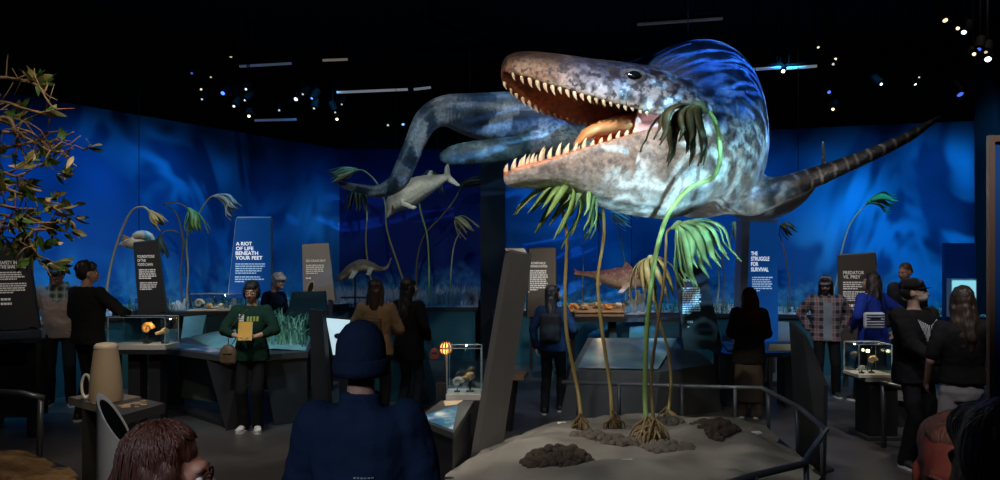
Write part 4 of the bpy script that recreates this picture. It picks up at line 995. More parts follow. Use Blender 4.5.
def fossil(name, label, loc, kind, s, m, group=None, stand=.0, rot=0):
    t = thing(name, label, 'fossil', loc, 0, group); x, y, z = loc
    if stand:
        mb = MB(); mb.box((x, y, z + .008), (.09 * s, .07 * s, .016)); mb.cap((x, y, z + .012), (x, y, z + stand), .008, .006, 8); mb.build('stand', M_dark, t)
    zb = z + stand; mb = MB(); rf = random.Random(int(abs(x) * 1000) + int(y * 77))
    if kind == 'coil':                                              # ribbed spiral shell
        pth = []; rad = []
        for k in range(60):
            a = k / 59 * 4.4 * math.pi; rr_ = .085 * s * math.exp(-.17 * a) ; pth.append((x + rr_ * math.cos(a + rot), y - .01, zb + .10 * s + rr_ * math.sin(a + rot))); rad.append(.038 * s * math.exp(-.16 * a) * (1 + .10 * math.sin(k * 1.9)))
        mb.tube(pth, rad, 10, up=(0, 1, 0))
    elif kind == 'skull':
        mb.ell((x, y, zb + .06 * s), (.06 * s, .05 * s, .05 * s)); mb.cap((x - .03 * s, y - .01, zb + .05 * s), (x - .13 * s, y - .02, zb + .03 * s), .03 * s, .012 * s); mb.cap((x - .02 * s, y - .01, zb + .03 * s), (x - .12 * s, y - .02, zb + .008 * s), .015 * s, .008 * s); mb.ell((x + .02 * s, y - .02, zb + .09 * s), (.03 * s, .03 * s, .02 * s))
    else:                                                           # lump of rock with broken faces
        for k in range(6): mb.ell((x + rf.uniform(-.05, .05) * s, y + rf.uniform(-.04, .04) * s, zb + .04 * s + rf.uniform(-.02, .03) * s), (.05 * s * rf.uniform(.6, 1.2), .045 * s, .04 * s * rf.uniform(.6, 1.3)), 8, 6)
    mb.build('specimen', m, t, smooth=kind != 'lump'); return t
def lamp_pt(loc, e, col, r=.008):
    l = bpy.data.lights.new('case_lamp', 'POINT'); l.energy = e; l.color = col; l.shadow_soft_size = r; o = bpy.data.objects.new('case_lamp', l); COL.objects.link(o); o.location = Vector(loc)
_, cx, z0 = case('glass_case', 'tall clear glass case with small fossils behind the fish console', 447, 481, 349, 400, 7.25, .36, M_plinth)
fossil('fossil_skull', 'small tan skull fossil on a stand in the tall clear case', (cx + .05, 7.42, z0), 'skull', .8, M_fossil, None, .10)
fossil('fossil_shell', 'small pale coiled shell at the foot of the tall clear case', (cx - .07, 7.40, z0), 'coil', .6, M_fossil3, None, .03)
lamp_pt((cx, 7.43, z0 + .40), 1.2, (1, .85, .6))
t = thing('case_pedestal', 'dark pedestal under the tall clear case', 'pedestal', (cx, 7.43, 0)); zt = at(0, 400, 7.25).z
mb = MB(); mb.box((cx, 7.43, zt / 2), (.34, .38, zt)); mb.build('body', M_dark, t); mb = MB(); mb.box((cx, 7.43, .03), (.38, .42, .06)); mb.build('foot', M_greydk, t)
c = at(446, 348, 8.3); t = thing('globe_lamp', 'glowing orange openwork globe on a dark post left of the tall clear case', 'lamp', (c.x, c.y, 0))
mb = MB(); mb.ell(c, .070, 24, 16); mb.build('globe', glow('orange_globe_glow', (1, .42, .10), 2.2), t, smooth=True)
mb = MB()
for k in range(6):
    a = math.pi * k / 6; mb.tube([c + Vector((.074 * math.cos(a) * math.cos(b), .074 * math.sin(a) * math.cos(b), .074 * math.sin(b))) for b in [2 * math.pi * i / 20 for i in range(21)]], .0075, 5)
mb.tube([c + Vector((.074 * math.cos(b), .074 * math.sin(b), 0)) for b in [2 * math.pi * i / 20 for i in range(21)]], .009, 5)
mb.build('cage', mat('brown_cage', (.12, .05, .02), rough=.5, bump=0), t, smooth=True)
mb = MB(); mb.cap(c - Vector((0, 0, .07)), (c.x, c.y, .62), .018, .02); mb.box((c.x, c.y, .31), (.20, .16, .62)); mb.build('post', M_dark, t)
lamp_pt(c - Vector((0, .13, .05)), 1.5, (1, .5, .18))
# leaning slab (sign seen on its edge) and plank stool
t = thing('leaning_slab', 'tall grey slab leaning right beside the fish console', 'sign', fl(479, 6.9))
mb = MB(); P = [at(505.5, 249.5, 6.55), at(527, 254, 6.85), fl(494, 7.15), fl(466.5, 6.75)]; P[2].z = P[3].z = 0
mb.prism(P, (.05, .05, 0)); mb.build('board', mat('brushed_grey_slab', (.16, .15, .145), rough=.45, var=.15, scale=3, bump=.1, bscale=140), t)
mb = MB(); mb.prism([at(505, 248.2, 6.53), at(524, 248.2, 6.95), at(528, 254.5, 6.83), at(506, 250.5, 6.53)], (0, .04, -.006)); mb.build('top_edge', mat('pale_slab_edge', (.40, .38, .36), rough=.4, var=.1, bump=0), t)
mb = MB(); mb.prism([fl(462, 6.7, 0), fl(494, 7.1, 0), fl(500, 7.3, 0), fl(468, 6.95, 0)], (0, 0, .03)); mb.build('foot', M_dark, t)
t = thing('plank_stand', 'small wooden plank on a slanted leg right of the leaning slab', 'stand', fl(512, 8.8))
mb = MB(); z = at(0, 379, 8.7).z; mb.prism([fl(500, 8.6, z), fl(524, 8.6, z), fl(528, 9.0, z), fl(502, 9.0, z)], (0, 0, .05)); mb.build('plank', mat('brown_plank', (.20, .12, .07), rough=.5, var=.3, bump=.1), t)
mb = MB(); mb.tube([fl(515, 8.8, z), fl(509, 8.8, 0)], .04, 4); mb.build('leg', M_dark, t)

# ================================================================ left cases and desk
t = thing('case_table', 'dark table carrying the glass case with orange fossils at left', 'table', fl(140, 9.25))
zt = at(0, 350, 9.0).z
slab('table_top', [fl(104, 9.0, zt), fl(167, 9.0, zt), fl(163, 9.48, zt), fl(107, 9.5, zt)], .05, M_dark, t)
for px in (112, 138, 158):
    mb = MB(); post(mb, fl(px, 9.25), .14, 0, zt - .05, .2); mb.build('leg', M_dark, t)
_, cx, z0 = case('glass_case', 'glass case with two orange lit fossils on the dark table at left', 108, 165, 318, 349.5, 9.04, .38, M_plinth)
fossil('fossil_shell', 'orange coiled fossil on a stand, left one in the case at left', (cx + .03, 9.25, z0), 'coil', .85, M_fossil2, None, .09)
fossil('fossil_skull', 'tan skull fossil on a stand, right one in the case at left', (cx + .24, 9.25, z0), 'skull', .8, M_fossil, None, .10)
lamp_pt((cx + .12, 9.14, z0 + .26), 1.6, (1, .72, .42))
t = thing('ledge_desk', 'dark desk under the small cases in front of the left mural', 'table', fl(195, 12.1))
zt = at(0, 312, 11.9).z
slab('desk_top', [fl(112, 11.8, zt), fl(238, 11.9, zt), fl(240, 12.35, zt), fl(114, 12.3, zt)], .06, M_dark, t)
for px in (120, 178, 230):
    mb = MB(); post(mb, fl(px, 12.1), .18, 0, zt - .06); mb.build('leg', M_dark, t)
mb = MB(); mb.prism([at(184, 317, 11.7), at(206, 315, 11.7), at(200, 345, 11.6), at(180, 346, 11.6)], (0, .05, 0)); mb.build('blue_card', mat('light_blue_card', (.12, .36, .50), rough=.4, var=.2, bump=0), t)
mb = MB(); mb.prism([at(206, 318, 11.75), at(238, 314, 11.75), at(238, 345, 11.7), at(206, 345, 11.7)], (0, .05, 0)); mb.build('front_board', M_dark2, t)
_, cx, z0 = case('glass_case', 'low glass case of small pale fossils on the ledge desk', 188, 236, 294.5, 311, 11.95, .34, M_plinth, .02)
for k, (dx, kd, m, lb) in enumerate(((-.26, 'coil', M_fossil3, 'pale coiled fossil at the left end of the low case'), (-.08, 'lump', M_fossil, 'tan rock fossil second from left in the low case'), (.10, 'skull', M_fossil3, 'pale skull fossil third from left in the low case'), (.27, 'lump', M_fossil3, 'pale rock fossil at the right end of the low case'))):
    fossil({'coil': 'fossil_shell', 'skull': 'fossil_skull', 'lump': 'fossil_rock'}[kd], lb, (cx + dx, 12.1, z0), kd, .85, m, 'fossils in the low case')
lamp_pt((cx, 12.05, z0 + .2), 1.0, (1, .75, .45))
_, cx, z0 = case('glass_case', 'small empty glass case below the FOUNDATIONS OF THE FOOD CHAIN panel', 134, 161, 298, 312, 11.85, .3, M_dark, .02)

# ================================================================ right side consoles
t = thing('map_console', 'faceted dark console with a glossy sloping map behind the sea lily stems', 'console', fl(640, 10.1))
Pb = [fl(588, 10.9, .86), fl(680, 10.9, .86)]; Pf = [fl(570, 9.55, .58), fl(660, 9.45, .58), fl(714, 9.9, .62)]
mb = MB(); mb.add([Pb[0], Pb[1], Pf[2], Pf[1], Pf[0]] + [Vector((p.x, p.y, 0)) for p in (Pb[0], Pb[1], fl(722, 10.0), fl(655, 9.5), fl(560, 9.6))],
       [(0, 4, 3, 2, 1), (5, 6, 7, 8, 9), (4, 9, 8, 3), (3, 8, 7, 2), (2, 7, 6, 1), (1, 6, 5, 0), (0, 5, 9, 4)]); mb.build('body', M_greydk, t)
ctr = (Pb[0] + Pb[1] + Pf[0] + Pf[1] + Pf[2]) / 5
pn = (Pf[1] - Pf[0]).cross(Pb[0] - Pf[0]).normalized()
mb = MB(); mb.prism([p.lerp(ctr, .10) + pn * .012 for p in (Pb[0], Pf[0], Pf[1], Pb[1])], pn * .006); mb.build('map_surface', print_mat('pale_map_print', (.07, .12, .13), (.16, .22, .22), (.36, .42, .40), 3.2), t)
t = thing('fossil_table', 'dark table under the open fossil tray in front of the right mural', 'table', fl(625, 12.6))
zt = at(0, 317, 12.3).z
slab('table_top', [fl(563, 12.2, zt), fl(690, 12.2, zt), fl(690, 12.9, zt), fl(566, 12.9, zt)], .07, M_dark, t)
for px in (571, 612, 646, 684):
    mb = MB(); post(mb, fl(px, 12.5), .12, 0, zt - .07); mb.build('leg', M_dark, t)
mb = MB(); mb.prism([at(630, 327, 12.15), at(662, 325, 12.15), at(664, 346, 12.1), at(628, 346, 12.1)], (0, .06, 0)); mb.build('teal_board', M_teal, t)
t = thing('fossil_tray', 'open tilted wooden tray of tan fossil slabs on the dark table', 'tray', fl(601, 12.5, zt))
P = [at(575, 313, 12.25), at(624, 316, 12.25), at(624, 303, 12.7), at(583, 302, 12.7)]
P[0].z = P[1].z = zt + .06; P[2].z = P[3].z = zt + .16
mb = MB(); mb.prism(P, (0, 0, -.05)); mb.build('base', mat('tray_wood', (.30, .20, .12), rough=.6, var=.3, bump=.1), t)
mb = MB()
for a, b in ((0, 1), (1, 2), (2, 3), (3, 0)): mb.tube([P[a] + Vector((0, 0, .015)), P[b] + Vector((0, 0, .015))], .022, 4)
mb.build('rim', mat('tray_rim', (.24, .16, .10), rough=.6, var=.3, bump=.1), t)
mb = MB(); mb.box(((P[0].x + P[1].x) / 2, 12.5, zt + .04), (.55, .3, .07)); mb.build('foot', M_dark, t)
r = random.Random(6)
for k, (u, v, lb) in enumerate(((.15, .4, 'tan fossil slab at the left end of the tilted tray'), (.42, .6, 'tan fossil slab left of centre in the tilted tray'), (.65, .4, 'tan fossil slab right of centre in the tilted tray'), (.86, .6, 'pale fossil slab at the right end of the tilted tray'))):
    p = P[0].lerp(P[1], u).lerp(P[3].lerp(P[2], u), v) + Vector((0, 0, .02)); fossil('fossil_rock', lb, tuple(p), 'lump', .8, (M_fossil, M_fossil, M_fossil2, M_fossil3)[k], 'fossil slabs in the tilted tray')
fossil('fossil_shell', 'orange coiled shell on the table left of the tilted tray', tuple(fl(572, 12.45, zt)), 'coil', 1.0, M_fossil2, None, .02)
lamp_pt((P[0].x + .4, 12.1, zt + .5), 2.5, (1, .72, .45))
# coral stumps on the ledge by the tray
def coral(label, px, d, h, z0, m):
    p = fl(px, d, z0); t = thing('coral_stump', label, 'coral', tuple(p)); r = random.Random(int(px)); mb = MB()
    for k in range(7):
        a = r.uniform(0, 6.28); o = Vector((math.cos(a), math.sin(a) * .6, 0)) * r.uniform(.0, .10); mb.cap(p + o, p + o * 1.5 + Vector((0, 0, h * r.uniform(.5, 1))), .055, .035)
    me = remesh(mb, .02, 2); mesh_to_local(me, t); link('stump', me, m, t); mb = MB(); mb.ell(p + Vector((0, 0, .02)), (.2, .14, .05), 12, 6); mb.build('base', M_bed, t, smooth=True)
M_coral = mat('grey_green_coral', (.20, .20, .15), rough=.85, var=.5, scale=14, bump=.6)
coral('short grey coral stump right of the tilted tray', 628, 13.6, .28, 1.0, M_coral); coral('taller grey coral stump behind the bright green stem', 637, 13.9, .42, 1.0, M_coral)
coral('pale knobbly coral in front of the lit blue RIOT panel', 178, 13.2, .22, 1.08, M_fossil3)
# right reading desk
t = thing('long_desk', 'long dark desk behind the woman with the red headscarf', 'table', fl(745, 10.4))
zt = .74
slab('desk_top', [fl(724, 10.0, zt), fl(800, 10.15, zt), fl(800, 10.8, zt + .08), fl(702, 10.8, zt + .08)], .06, M_topgloss, t)
for px in (728, 756, 786):
    mb = MB(); post(mb, fl(px, 10.45), .14, 0, zt - .06, .3); mb.build('leg', M_dark, t)
mb = MB(); mb.prism([fl(768, 10.2, zt + .008), fl(797, 10.25, zt + .008), fl(795, 10.6, zt + .055), fl(770, 10.6, zt + .055)], (0, 0, .006)); mb.build('printed_card', mat('yellow_card', (.50, .42, .15), rough=.5, var=.4, scale=8, bump=0), t)
mb = MB(); mb.prism([fl(728, 10.15, zt + .022), fl(752, 10.2, zt + .025), fl(748, 10.65, zt + .07), fl(722, 10.65, zt + .072)], (0, 0, .006)); mb.build('printed_card', M_print, t)
t = thing('grey_wedge', 'grey faceted wedge bench between the long desk and the right mural', 'bench', fl(770, 12.3))
mb = MB(); mb.add([fl(722, 12.2, .78), fl(790, 12.2, .70), fl(790, 13.1, .93), fl(735, 13.1, .95), fl(715, 12.1, 0), fl(800, 12.1, 0), fl(800, 13.1, 0), fl(722, 13.1, 0)], [(0, 1, 2, 3), (4, 7, 6, 5), (0, 4, 5, 1), (1, 5, 6, 2), (2, 6, 7, 3), (3, 7, 4, 0)]); mb.build('body', mat('green_grey_laminate', (.13, .16, .16), rough=.5, var=.15, bump=.05), t)
mb = MB(); mb.prism([fl(716, 12.06, 0), fl(799, 12.06, 0), fl(799, 12.06, .08), fl(716, 12.06, .08)], (0, .05, 0)); mb.build('kick_board', M_dark, t)
t = thing('leaning_board', 'dark board leaning outside the platform rail', 'sign', fl(808, 7.3))
mb = MB(); mb.prism([at(789, 322, 7.5), at(803, 336, 7.3), at(824, 386, 7.1), fl(822, 7.0), fl(797, 7.4)], (.05, .03, 0)); mb.build('board', mat('scuffed_charcoal', (.035, .036, .038), rough=.4, var=.3, scale=4, bump=.1), t)
mb = MB(); mb.prism([fl(795, 7.5), fl(824, 6.95), fl(834, 7.05), fl(805, 7.6)], (0, 0, .03)); mb.build('foot', M_dark, t)
zt = at(0, 378, 8.3).z
t = thing('case_pedestal', 'dark pedestal under the warm lit case at right', 'pedestal', fl(874, 8.6))
mb = MB(); mb.box((fl(876, 8.5).x, 8.5, zt / 2), (.30, .34, zt)); mb.build('body', M_dark, t)
mb = MB(); mb.box((fl(876, 8.5).x, 8.5, zt - .02), (.42, .42, .04)); mb.build('top', M_grey, t); mb = MB(); mb.box((fl(876, 8.5).x, 8.5, .02), (.40, .44, .04)); mb.build('foot', M_greydk, t)
_, cx, z0 = case('glass_case', 'small warm lit glass case on a pedestal at right', 859, 892, 345, 377.5, 8.3, .36, M_plinth, .03)
fossil('fossil_shell', 'small coiled fossil on a stand in the warm lit case at right', (cx + .03, 8.45, z0), 'coil', .55, M_fossil, None, .08)
fossil('fossil_skull', 'tiny skull fossil low in the warm lit case at right', (cx - .09, 8.42, z0), 'skull', .5, M_fossil3, None, .03)
t = thing('case_lamp', 'tiny bright lamp bulb in the warm lit case at right', 'lamp', (cx + .03, 8.62, z0))
mb = MB(); mb.cap((cx + .06, 8.60, z0), (cx + .06, 8.60, z0 + .20), .006, .006); mb.build('stem', M_dark, t); mb = MB(); mb.ell((cx + .06, 8.60, z0 + .22), .018); mb.build('bulb', glow('warm_bulb', (1, .75, .4), 12), t, smooth=True)
lamp_pt((cx + .03, 8.46, z0 + .27), 2.0, (1, .72, .42))
rail('handrail', 'dark handrail in front of the long haired woman at right', [at(881, 383, 8.0), at(915, 391, 7.7), at(938, 401, 7.4), at(945, 440, 7.3)], .028, [(at(883, 383, 7.98), fl(884, 7.98)), (at(938, 402, 7.4), fl(940, 7.4))])
t = thing('low_bench', 'pale low bench top behind the person in the black cap', 'bench', fl(925, 9.2))
mb = MB(); mb.prism([fl(890, 9.0, .32), fl(950, 8.6, .32), fl(955, 9.2, .34), fl(895, 9.5, .34)], (0, 0, .05)); mb.build('seat', M_grey, t)
for px in (900, 945):
    mb = MB(); post(mb, fl(px, 9.05), .08, 0, .32); mb.build('leg', M_dark, t)
# bronze framed blue board at the right edge
t = thing('framed_board', 'tall blue board with a bronze frame at the right edge', 'sign', fl(1020, 5.0))
x0, x1 = at(989.5, 0, 5).x, at(1075, 0, 5).x; z0, z1 = at(0, 408, 5).z, at(0, 135, 5).z
mb = MB(); mb.box(((x0 + x1) / 2, 5.03, (z0 + z1) / 2), (x1 - x0 - .04, .02, z1 - z0 - .04)); mb.build('board', mat('deep_blue_board', (.015, .07, .26), rough=.4, var=.2, scale=2, bump=0), t)
mb = MB()
for x in (x0 + .02, x1 - .02): mb.box((x, 5.02, (z0 + z1) / 2), (.035, .035, z1 - z0))
for z in (z0 + .02, z1 - .02): mb.box(((x0 + x1) / 2, 5.02, z), (x1 - x0 - .07, .034, .04))
mb.build('frame', mat('bronze_frame', (.30, .19, .14), rough=.35, metal=.5, var=.1, bump=0), t)
for x in (x0 + .15, x1 - .1):
    mb = MB(); mb.box((x, 5.05, z0 / 2), (.06, .06, z0)); mb.build('leg', M_dark, t)

# ================================================================ sand platform with rail
PF = [fl(420, 5.0).xy, fl(446, 6.05).xy, fl(487, 7.0).xy, fl(556, 8.15).xy, fl(700, 8.3).xy, fl(764, 7.95).xy, fl(822, 6.05).xy, fl(795, 4.9).xy, fl(700, 4.2).xy, fl(440, 4.2).xy]
PZ = .27
M_sand = mat('grey_tan_sand', (.27, .25, .22), rough=.9, var=.35, scale=2.2, bump=.5, bscale=28, spec=.12)
platform, sand_z = sandbox('sand_platform', 'raised grey sand platform under the giant reptile', [tuple(p) for p in PF], PZ, M_dark, M_sand, 8, .10)
zr = .60
def rp(px, py, z): return flp(px, py, z)
path = [rp(562, 382, zr), rp(700, 386.5, zr), rp(762, 388, zr), rp(800, 408, zr), rp(826, 430, zr), rp(803, 464, zr), rp(745, 478, zr), rp(700, 492, zr)]
pp = []
for px, py in ((578, 382.5), (619, 384), (682, 386), (735, 387.5), (768, 391), (797, 406), (822, 428), (806, 460), (755, 476)):
    a = rp(px, py, zr); b = Vector((a.x, a.y, .20)) + Vector((0, -.02, 0)); pp.append((a, b))
rail('platform_rail', 'grey tube rail around the back and right of the sand platform', path, .022, pp, m=mat('rail_blue_grey', (.16, .17, .20), rough=.4, metal=.5, var=.1, bump=0), z0=.2)
M_rock = mat('dark_brown_rubble', (.075, .055, .042), rough=.95, var=.5, scale=18, bump=.8, bscale=50)
M_rock2 = mat('grey_gravel', (.16, .135, .11), rough=.95, var=.5, scale=18, bump=.8, bscale=50)
def rocks(label, px, py, w, dep, h, n, m, seed):
    c = flp(px, py, PZ + .06); r = random.Random(seed); t = thing('rubble_heap', label, 'rubble', (c.x, c.y, sand_z(c.x, c.y)))
    mb = MB()
    for k in range(n):
        a = r.uniform(0, 6.28); q = r.random() ** .6; x = c.x + math.cos(a) * q * w; y = c.y + math.sin(a) * q * dep
        s = r.uniform(.018, .05) * (1.15 - .4 * q); z = sand_z(x, y) + h * (1 - q ** 1.6) * r.uniform(.5, 1); mb.ell((x, y, z), (s * r.uniform(.8, 1.4), s, s * r.uniform(.7, 1.1)), 7, 5, Matrix.Rotation(r.uniform(0, 3), 3, 'Z'))
    mb.ell((c.x, c.y, sand_z(c.x, c.y) - .01), (w * .85, dep * .85, h * .75 + .02), 16, 8)
    mb.build('heap', m, t)
    return t
rocks('dark rubble heap at the front of the sand platform', 558, 467, .26, .22, .12, 260, M_rock, 1)
rocks('grey gravel patch around the first two stem bases', 607, 441, .30, .16, .03, 170, M_rock2, 2)
rocks('grey gravel patch right of the tangled roots', 668, 446, .22, .16, .05, 150, M_rock2, 3)
rocks('small dark lumps at the back right of the sand platform', 703, 428, .14, .12, .06, 60, M_rock, 4)
rocks('dark brown lumps in front of the small lumps at right', 720, 440, .18, .13, .07, 80, M_rock, 5)
rocks('grey pebbles around the slender brown stem base', 668, 430, .14, .10, .03, 60, M_rock2, 6)
for px, py, m, lb in ((562, 420, M_white, 'tiny white plate at the back left of the sand'), (628, 466, M_white, 'white plate in the front sand right of the dark heap'), (686, 426, mat('pink_plate', (.55, .2, .22), var=0, bump=0), 'tiny pink plate behind the grey gravel'), (757, 439, M_white, 'tiny white plate near the right rail')):
    c = flp(px, py, PZ + .07); z = sand_z(c.x, c.y); o = MB().box((c.x, c.y, z + .018), (.085, .05, .012), rz=.2, rx=.25, bev=.003).build('label_plate', m); tag(o, lb, 'label')

# ================================================================ ceiling fittings
M_fix = mat('black_lamp_body', (.003, .003, .004), spec=.05, rough=.8, var=.1, bump=0)
def fixture(px, py, d, col, s, kind, label, group):
    kind *= .68; s *= .6
    c = at(px, py, d); t = thing('track_spotlight', label, 'spotlight', (c.x, c.y, Z_CEIL), 0, group)
    r = random.Random(int(px * 7 + py)); ax = Vector((r.uniform(-.5, .5), -r.uniform(.35, .9), -r.uniform(.5, .9))).normalized(); Mr = ax.to_track_quat('Z', 'Y').to_matrix()
    mb = MB(); mb.lathe(c, [(.045, -.22), (.065, -.20), (.07, 0), (.06, .002)], 14, Mr); mb.build('body', M_fix, t, angle=40)
    mb = MB(); mb.lathe(c + ax * .004, [(.001, 0), (kind, .0), (kind * .9, .012), (.001, .016)], 14, Mr); mb.build('lens', glow_cache(col, s), t)
    mb = MB(); mb.cap(c - ax * .11, (c.x - ax.x * .11, c.y - ax.y * .11, Z_CEIL), .012, .012, 6); mb.build('stem', M_fix, t)
    return t
_gc = {}
def glow_cache(col, s):
    if (col, s) not in _gc: _gc[(col, s)] = glow('lamp_glow', col, s)
    return _gc[(col, s)]
WW, CW, BB = (1, .78, .5), (.85, .95, 1), (.08, .2, 1)
GL, GM, GR = 'ceiling spotlights above the left mural', 'ceiling spotlights beyond the tail', 'ceiling spotlights at the right'
for px, py, col, s, k, lb, g in [
    (80, 72, CW, 1.0, .025, 'small dim spotlight highest of three near the leafy branches', GL), (79, 78, CW, .6, .02, 'small dim spotlight in the middle of three near the leafy branches', GL), (86, 87, CW, .9, .025, 'small dim spotlight lowest of three near the leafy branches', GL),
    (192, 73, BB, .8, .03, 'faint bluish spotlight high above the left mural', GL), (211, 77, WW, .8, .025, 'faint warm spotlight above the deep blue one', GL), (201, 89, WW, 1.5, .03, 'warm spotlight left of the deep blue one', GL), (202, 99, CW, .8, .025, 'faint spotlight below the warm one above the left mural', GL),
    (223, 93, BB, 4, .05, 'deep blue spotlight above the left mural', GL), (246, 89, CW, 2, .028, 'white spotlight right of the deep blue one', GL), (245, 100, CW, 1.2, .025, 'dim white spotlight below the white one', GL), (234, 106, CW, 1.6, .035, 'long white spotlight below the deep blue one', GL),
    (249, 116, WW, 4, .035, 'bright warm spotlight lowest above the left mural', GL), (231, 56, WW, .9, .04, 'faint warm spotlight topmost above the left mural', GL), (279, 110, CW, .7, .03, 'dim pale spotlight right of the lowest bright one', GL),
    (296, 99, CW, 3.2, .05, 'bright white spotlight left of the paired blue one', GM), (303, 94, CW, .8, .03, 'dim spotlight beside the bright white one', GM), (312, 98, BB, 5, .032, 'blue spotlight beside the bright white one', GM), (314, 108, CW, 1.0, .03, 'dim white spotlight under the blue one', GM),
    (337, 119, WW, 5, .035, 'bright warm spotlight left of the reptile tail', GM), (335, 112, WW, 1.0, .025, 'faint warm spotlight above the bright warm one', GM), (342, 104, CW, .8, .025, 'faint pale spotlight above the warm pair', GM), (388, 125, CW, .7, .03, 'dim spotlight left of the vivid blue one by the tail', GM), (403, 124, BB, 7, .035, 'vivid blue spotlight close to the reptile tail', GM),
    (818, 47, WW, 2, .03, 'warm spotlight leftmost of the right cluster', GR), (835, 59, WW, 2, .04, 'warm spotlight beside the right light bar', GR), (833, 64, CW, 1, .03, 'dim spotlight beneath the warm one at right', GR), (783, 71, WW, 6, .045, 'bright dome spotlight next to the reptile back', GR),
    (881, 84, WW, 5, .03, 'bright small spotlight right of the reptile', GR), (915, 84, CW, 3, .03, 'white spotlight in the right pair', GR), (919, 77, CW, 1, .02, 'faint spotlight above the white one in the right pair', GR), (833, 109, WW, 3, .035, 'warm spotlight just above the right mural', GR), (829, 92, BB, 2, .04, 'blue spotlight above the right mural', GR),
    (945, 20, WW, 2, .05, 'warm spotlight top of the upper right cluster', GR), (958, 28, WW, 3, .035, 'orange spotlight in the upper right cluster', GR), (964, 32, CW, 2.5, .05, 'cool spotlight in the upper right cluster', GR), (974, 54, WW, 2.5, .035, 'warm spotlight left in the lower right cluster', GR), (988, 59, CW, 4, .06, 'large white spotlight at the far upper right', GR), (986, 52, WW, 1.2, .03, 'dim warm spotlight above the large white one', GR), (979, 49, BB, 1.5, .04, 'bluish spotlight in the lower right cluster', GR), (960, 94, BB, 1.5, .06, 'dim violet blue spotlight beside the black column', GR)]:
    d = 13 if px < 260 else (14 if px < 420 else 12.5 if px < 940 else 10.5)
    d = min(d, F * (Z_CEIL - .25 - H) / (HY - py))
    fixture(px, py, d, col, s, k, lb, g)
def bar(label, a, b, s, col, w_=.05):
    t = thing('light_bar', label, 'light', ((a.x + b.x) / 2, (a.y + b.y) / 2, Z_CEIL)); mb = MB(); mb.tube([a, b], w_, 4); mb.build('housing', M_fix, t)
    mb = MB(); mb.tube([a - Vector((0, w_ * .5, w_ * .6)), b - Vector((0, w_ * .5, w_ * .6))], w_ * .5, 6); mb.build('diffuser', glow('bar_glow', col, s), t)
    for f in (.1, .9):
        q = a.lerp(b, f); mb = MB(); mb.cap(q, (q.x, q.y, Z_CEIL), .01, .01, 6); mb.build('hanger', M_fix, t)
bar('long dim white light bar left of the reptile snout', at(337, 91, 14), at(408, 88, 14), .16, (.8, .88, 1)); bar('short dim light bar continuing the long one', at(414, 88, 14), at(431, 86, 14), .14, (.7, .85, 1))
bar('short warm dim light bar above the long one', at(323, 59, 14), at(348, 58, 14), .10, (1, .8, .6)); bar('bluish dim light bar upper left', at(240, 65, 14), at(292, 62, 14), .06, (.5, .7, 1))
bar('dim bluish light bar right of the reptile back', at(750, 68, 12.5), at(780, 66, 12.5), .22, (.35, .6, 1)); bar('dim white light bar at the right', at(786, 67, 12.5), at(816, 64.5, 12.5), .16, (.7, .85, 1))
bar('very faint light bar above the reptile head', at(637, 23, 12), at(722, 17, 12), .012, (.8, .85, 1)); bar('pale bluish light bar far left of the tail', at(255, 119, 14.5), at(297, 118, 14.5), .07, (.4, .6, 1))
for k, (a, b, lb) in enumerate(((at(0, 60, 12.5), at(480, 48, 13), 'long black lighting pipe across the left ceiling'), (at(420, 15, 12), at(520, 55, 14.5), 'black ceiling pipe slanting above the reptile snout'), (at(690, 50, 13), at(975, 40, 12), 'long black lighting pipe across the right ceiling'))):
    t = thing('ceiling_pipe', lb, 'pipe', ((a.x + b.x) / 2, (a.y + b.y) / 2, Z_CEIL)); mb = MB(); mb.tube([a, b], .035, 8); mb.build('pipe', M_fix, t, smooth=True)
    for f in (.08, .5, .92):
        q = a.lerp(b, f); mb = MB(); mb.cap(q, (q.x, q.y, Z_CEIL), .012, .012, 6); mb.build('hanger', M_fix, t)
# ================================================================ sea lilies
M_stem_g = mat('bright_green_stem', (.28, .42, .13), rough=.5, var=.2, scale=6, bump=.15)
M_stem_y = mat('yellow_brown_stem', (.34, .25, .09), rough=.55, var=.25, scale=6, bump=.2)
M_stem_b = mat('brown_stem', (.17, .11, .045), rough=.6, var=.3, scale=6, bump=.2)
M_stem_p = mat('pale_stem', (.42, .38, .24), rough=.6, var=.2, scale=6, bump=.2)
M_fr_g = mat('green_frond', (.15, .25, .07), rough=.5, var=.4, scale=5, bump=.3)
M_fr_l = mat('light_green_frond', (.20, .36, .15), rough=.5, var=.35, scale=5, bump=.3)
M_fr_d = mat('dark_olive_frond', (.045, .042, .018), rough=.5, var=.4, scale=5, bump=.3)
M_fr_y = mat('straw_frond', (.36, .30, .13), rough=.55, var=.35, scale=5, bump=.3)
M_fr_w = mat('pale_frond', (.46, .50, .46), rough=.55, var=.3, scale=5, bump=.3)
M_root = mat('tan_root', (.34, .24, .12), rough=.8, var=.4, scale=10, bump=.3)
def strip(mb, path, w, th, side):
    """one flattened, tapering arm with a raised mid-rib"""
    n = len(path); rings = []
    for i, p in enumerate(path):
        t = (path[min(n - 1, i + 1)] - path[max(0, i - 1)]).normalized(); s = (side - t * side.dot(t)); s = s.normalized() if s.length > 1e-5 else t.orthogonal().normalized(); k = t.cross(s)
        ww = w * (1 if hasattr(w, '__len__') else 1); f = i / (n - 1); ww = w * (.55 + .9 * math.sin(math.pi * min(1, f * .62 + .15)) - .25) * (1 - f ** 5 * .92)
        rings.append([p + s * ww, p + s * ww * .4 + k * th, p + k * th * 1.5, p - s * ww * .4 + k * th, p - s * ww, p - k * th * .6])
    mb.loft(rings)
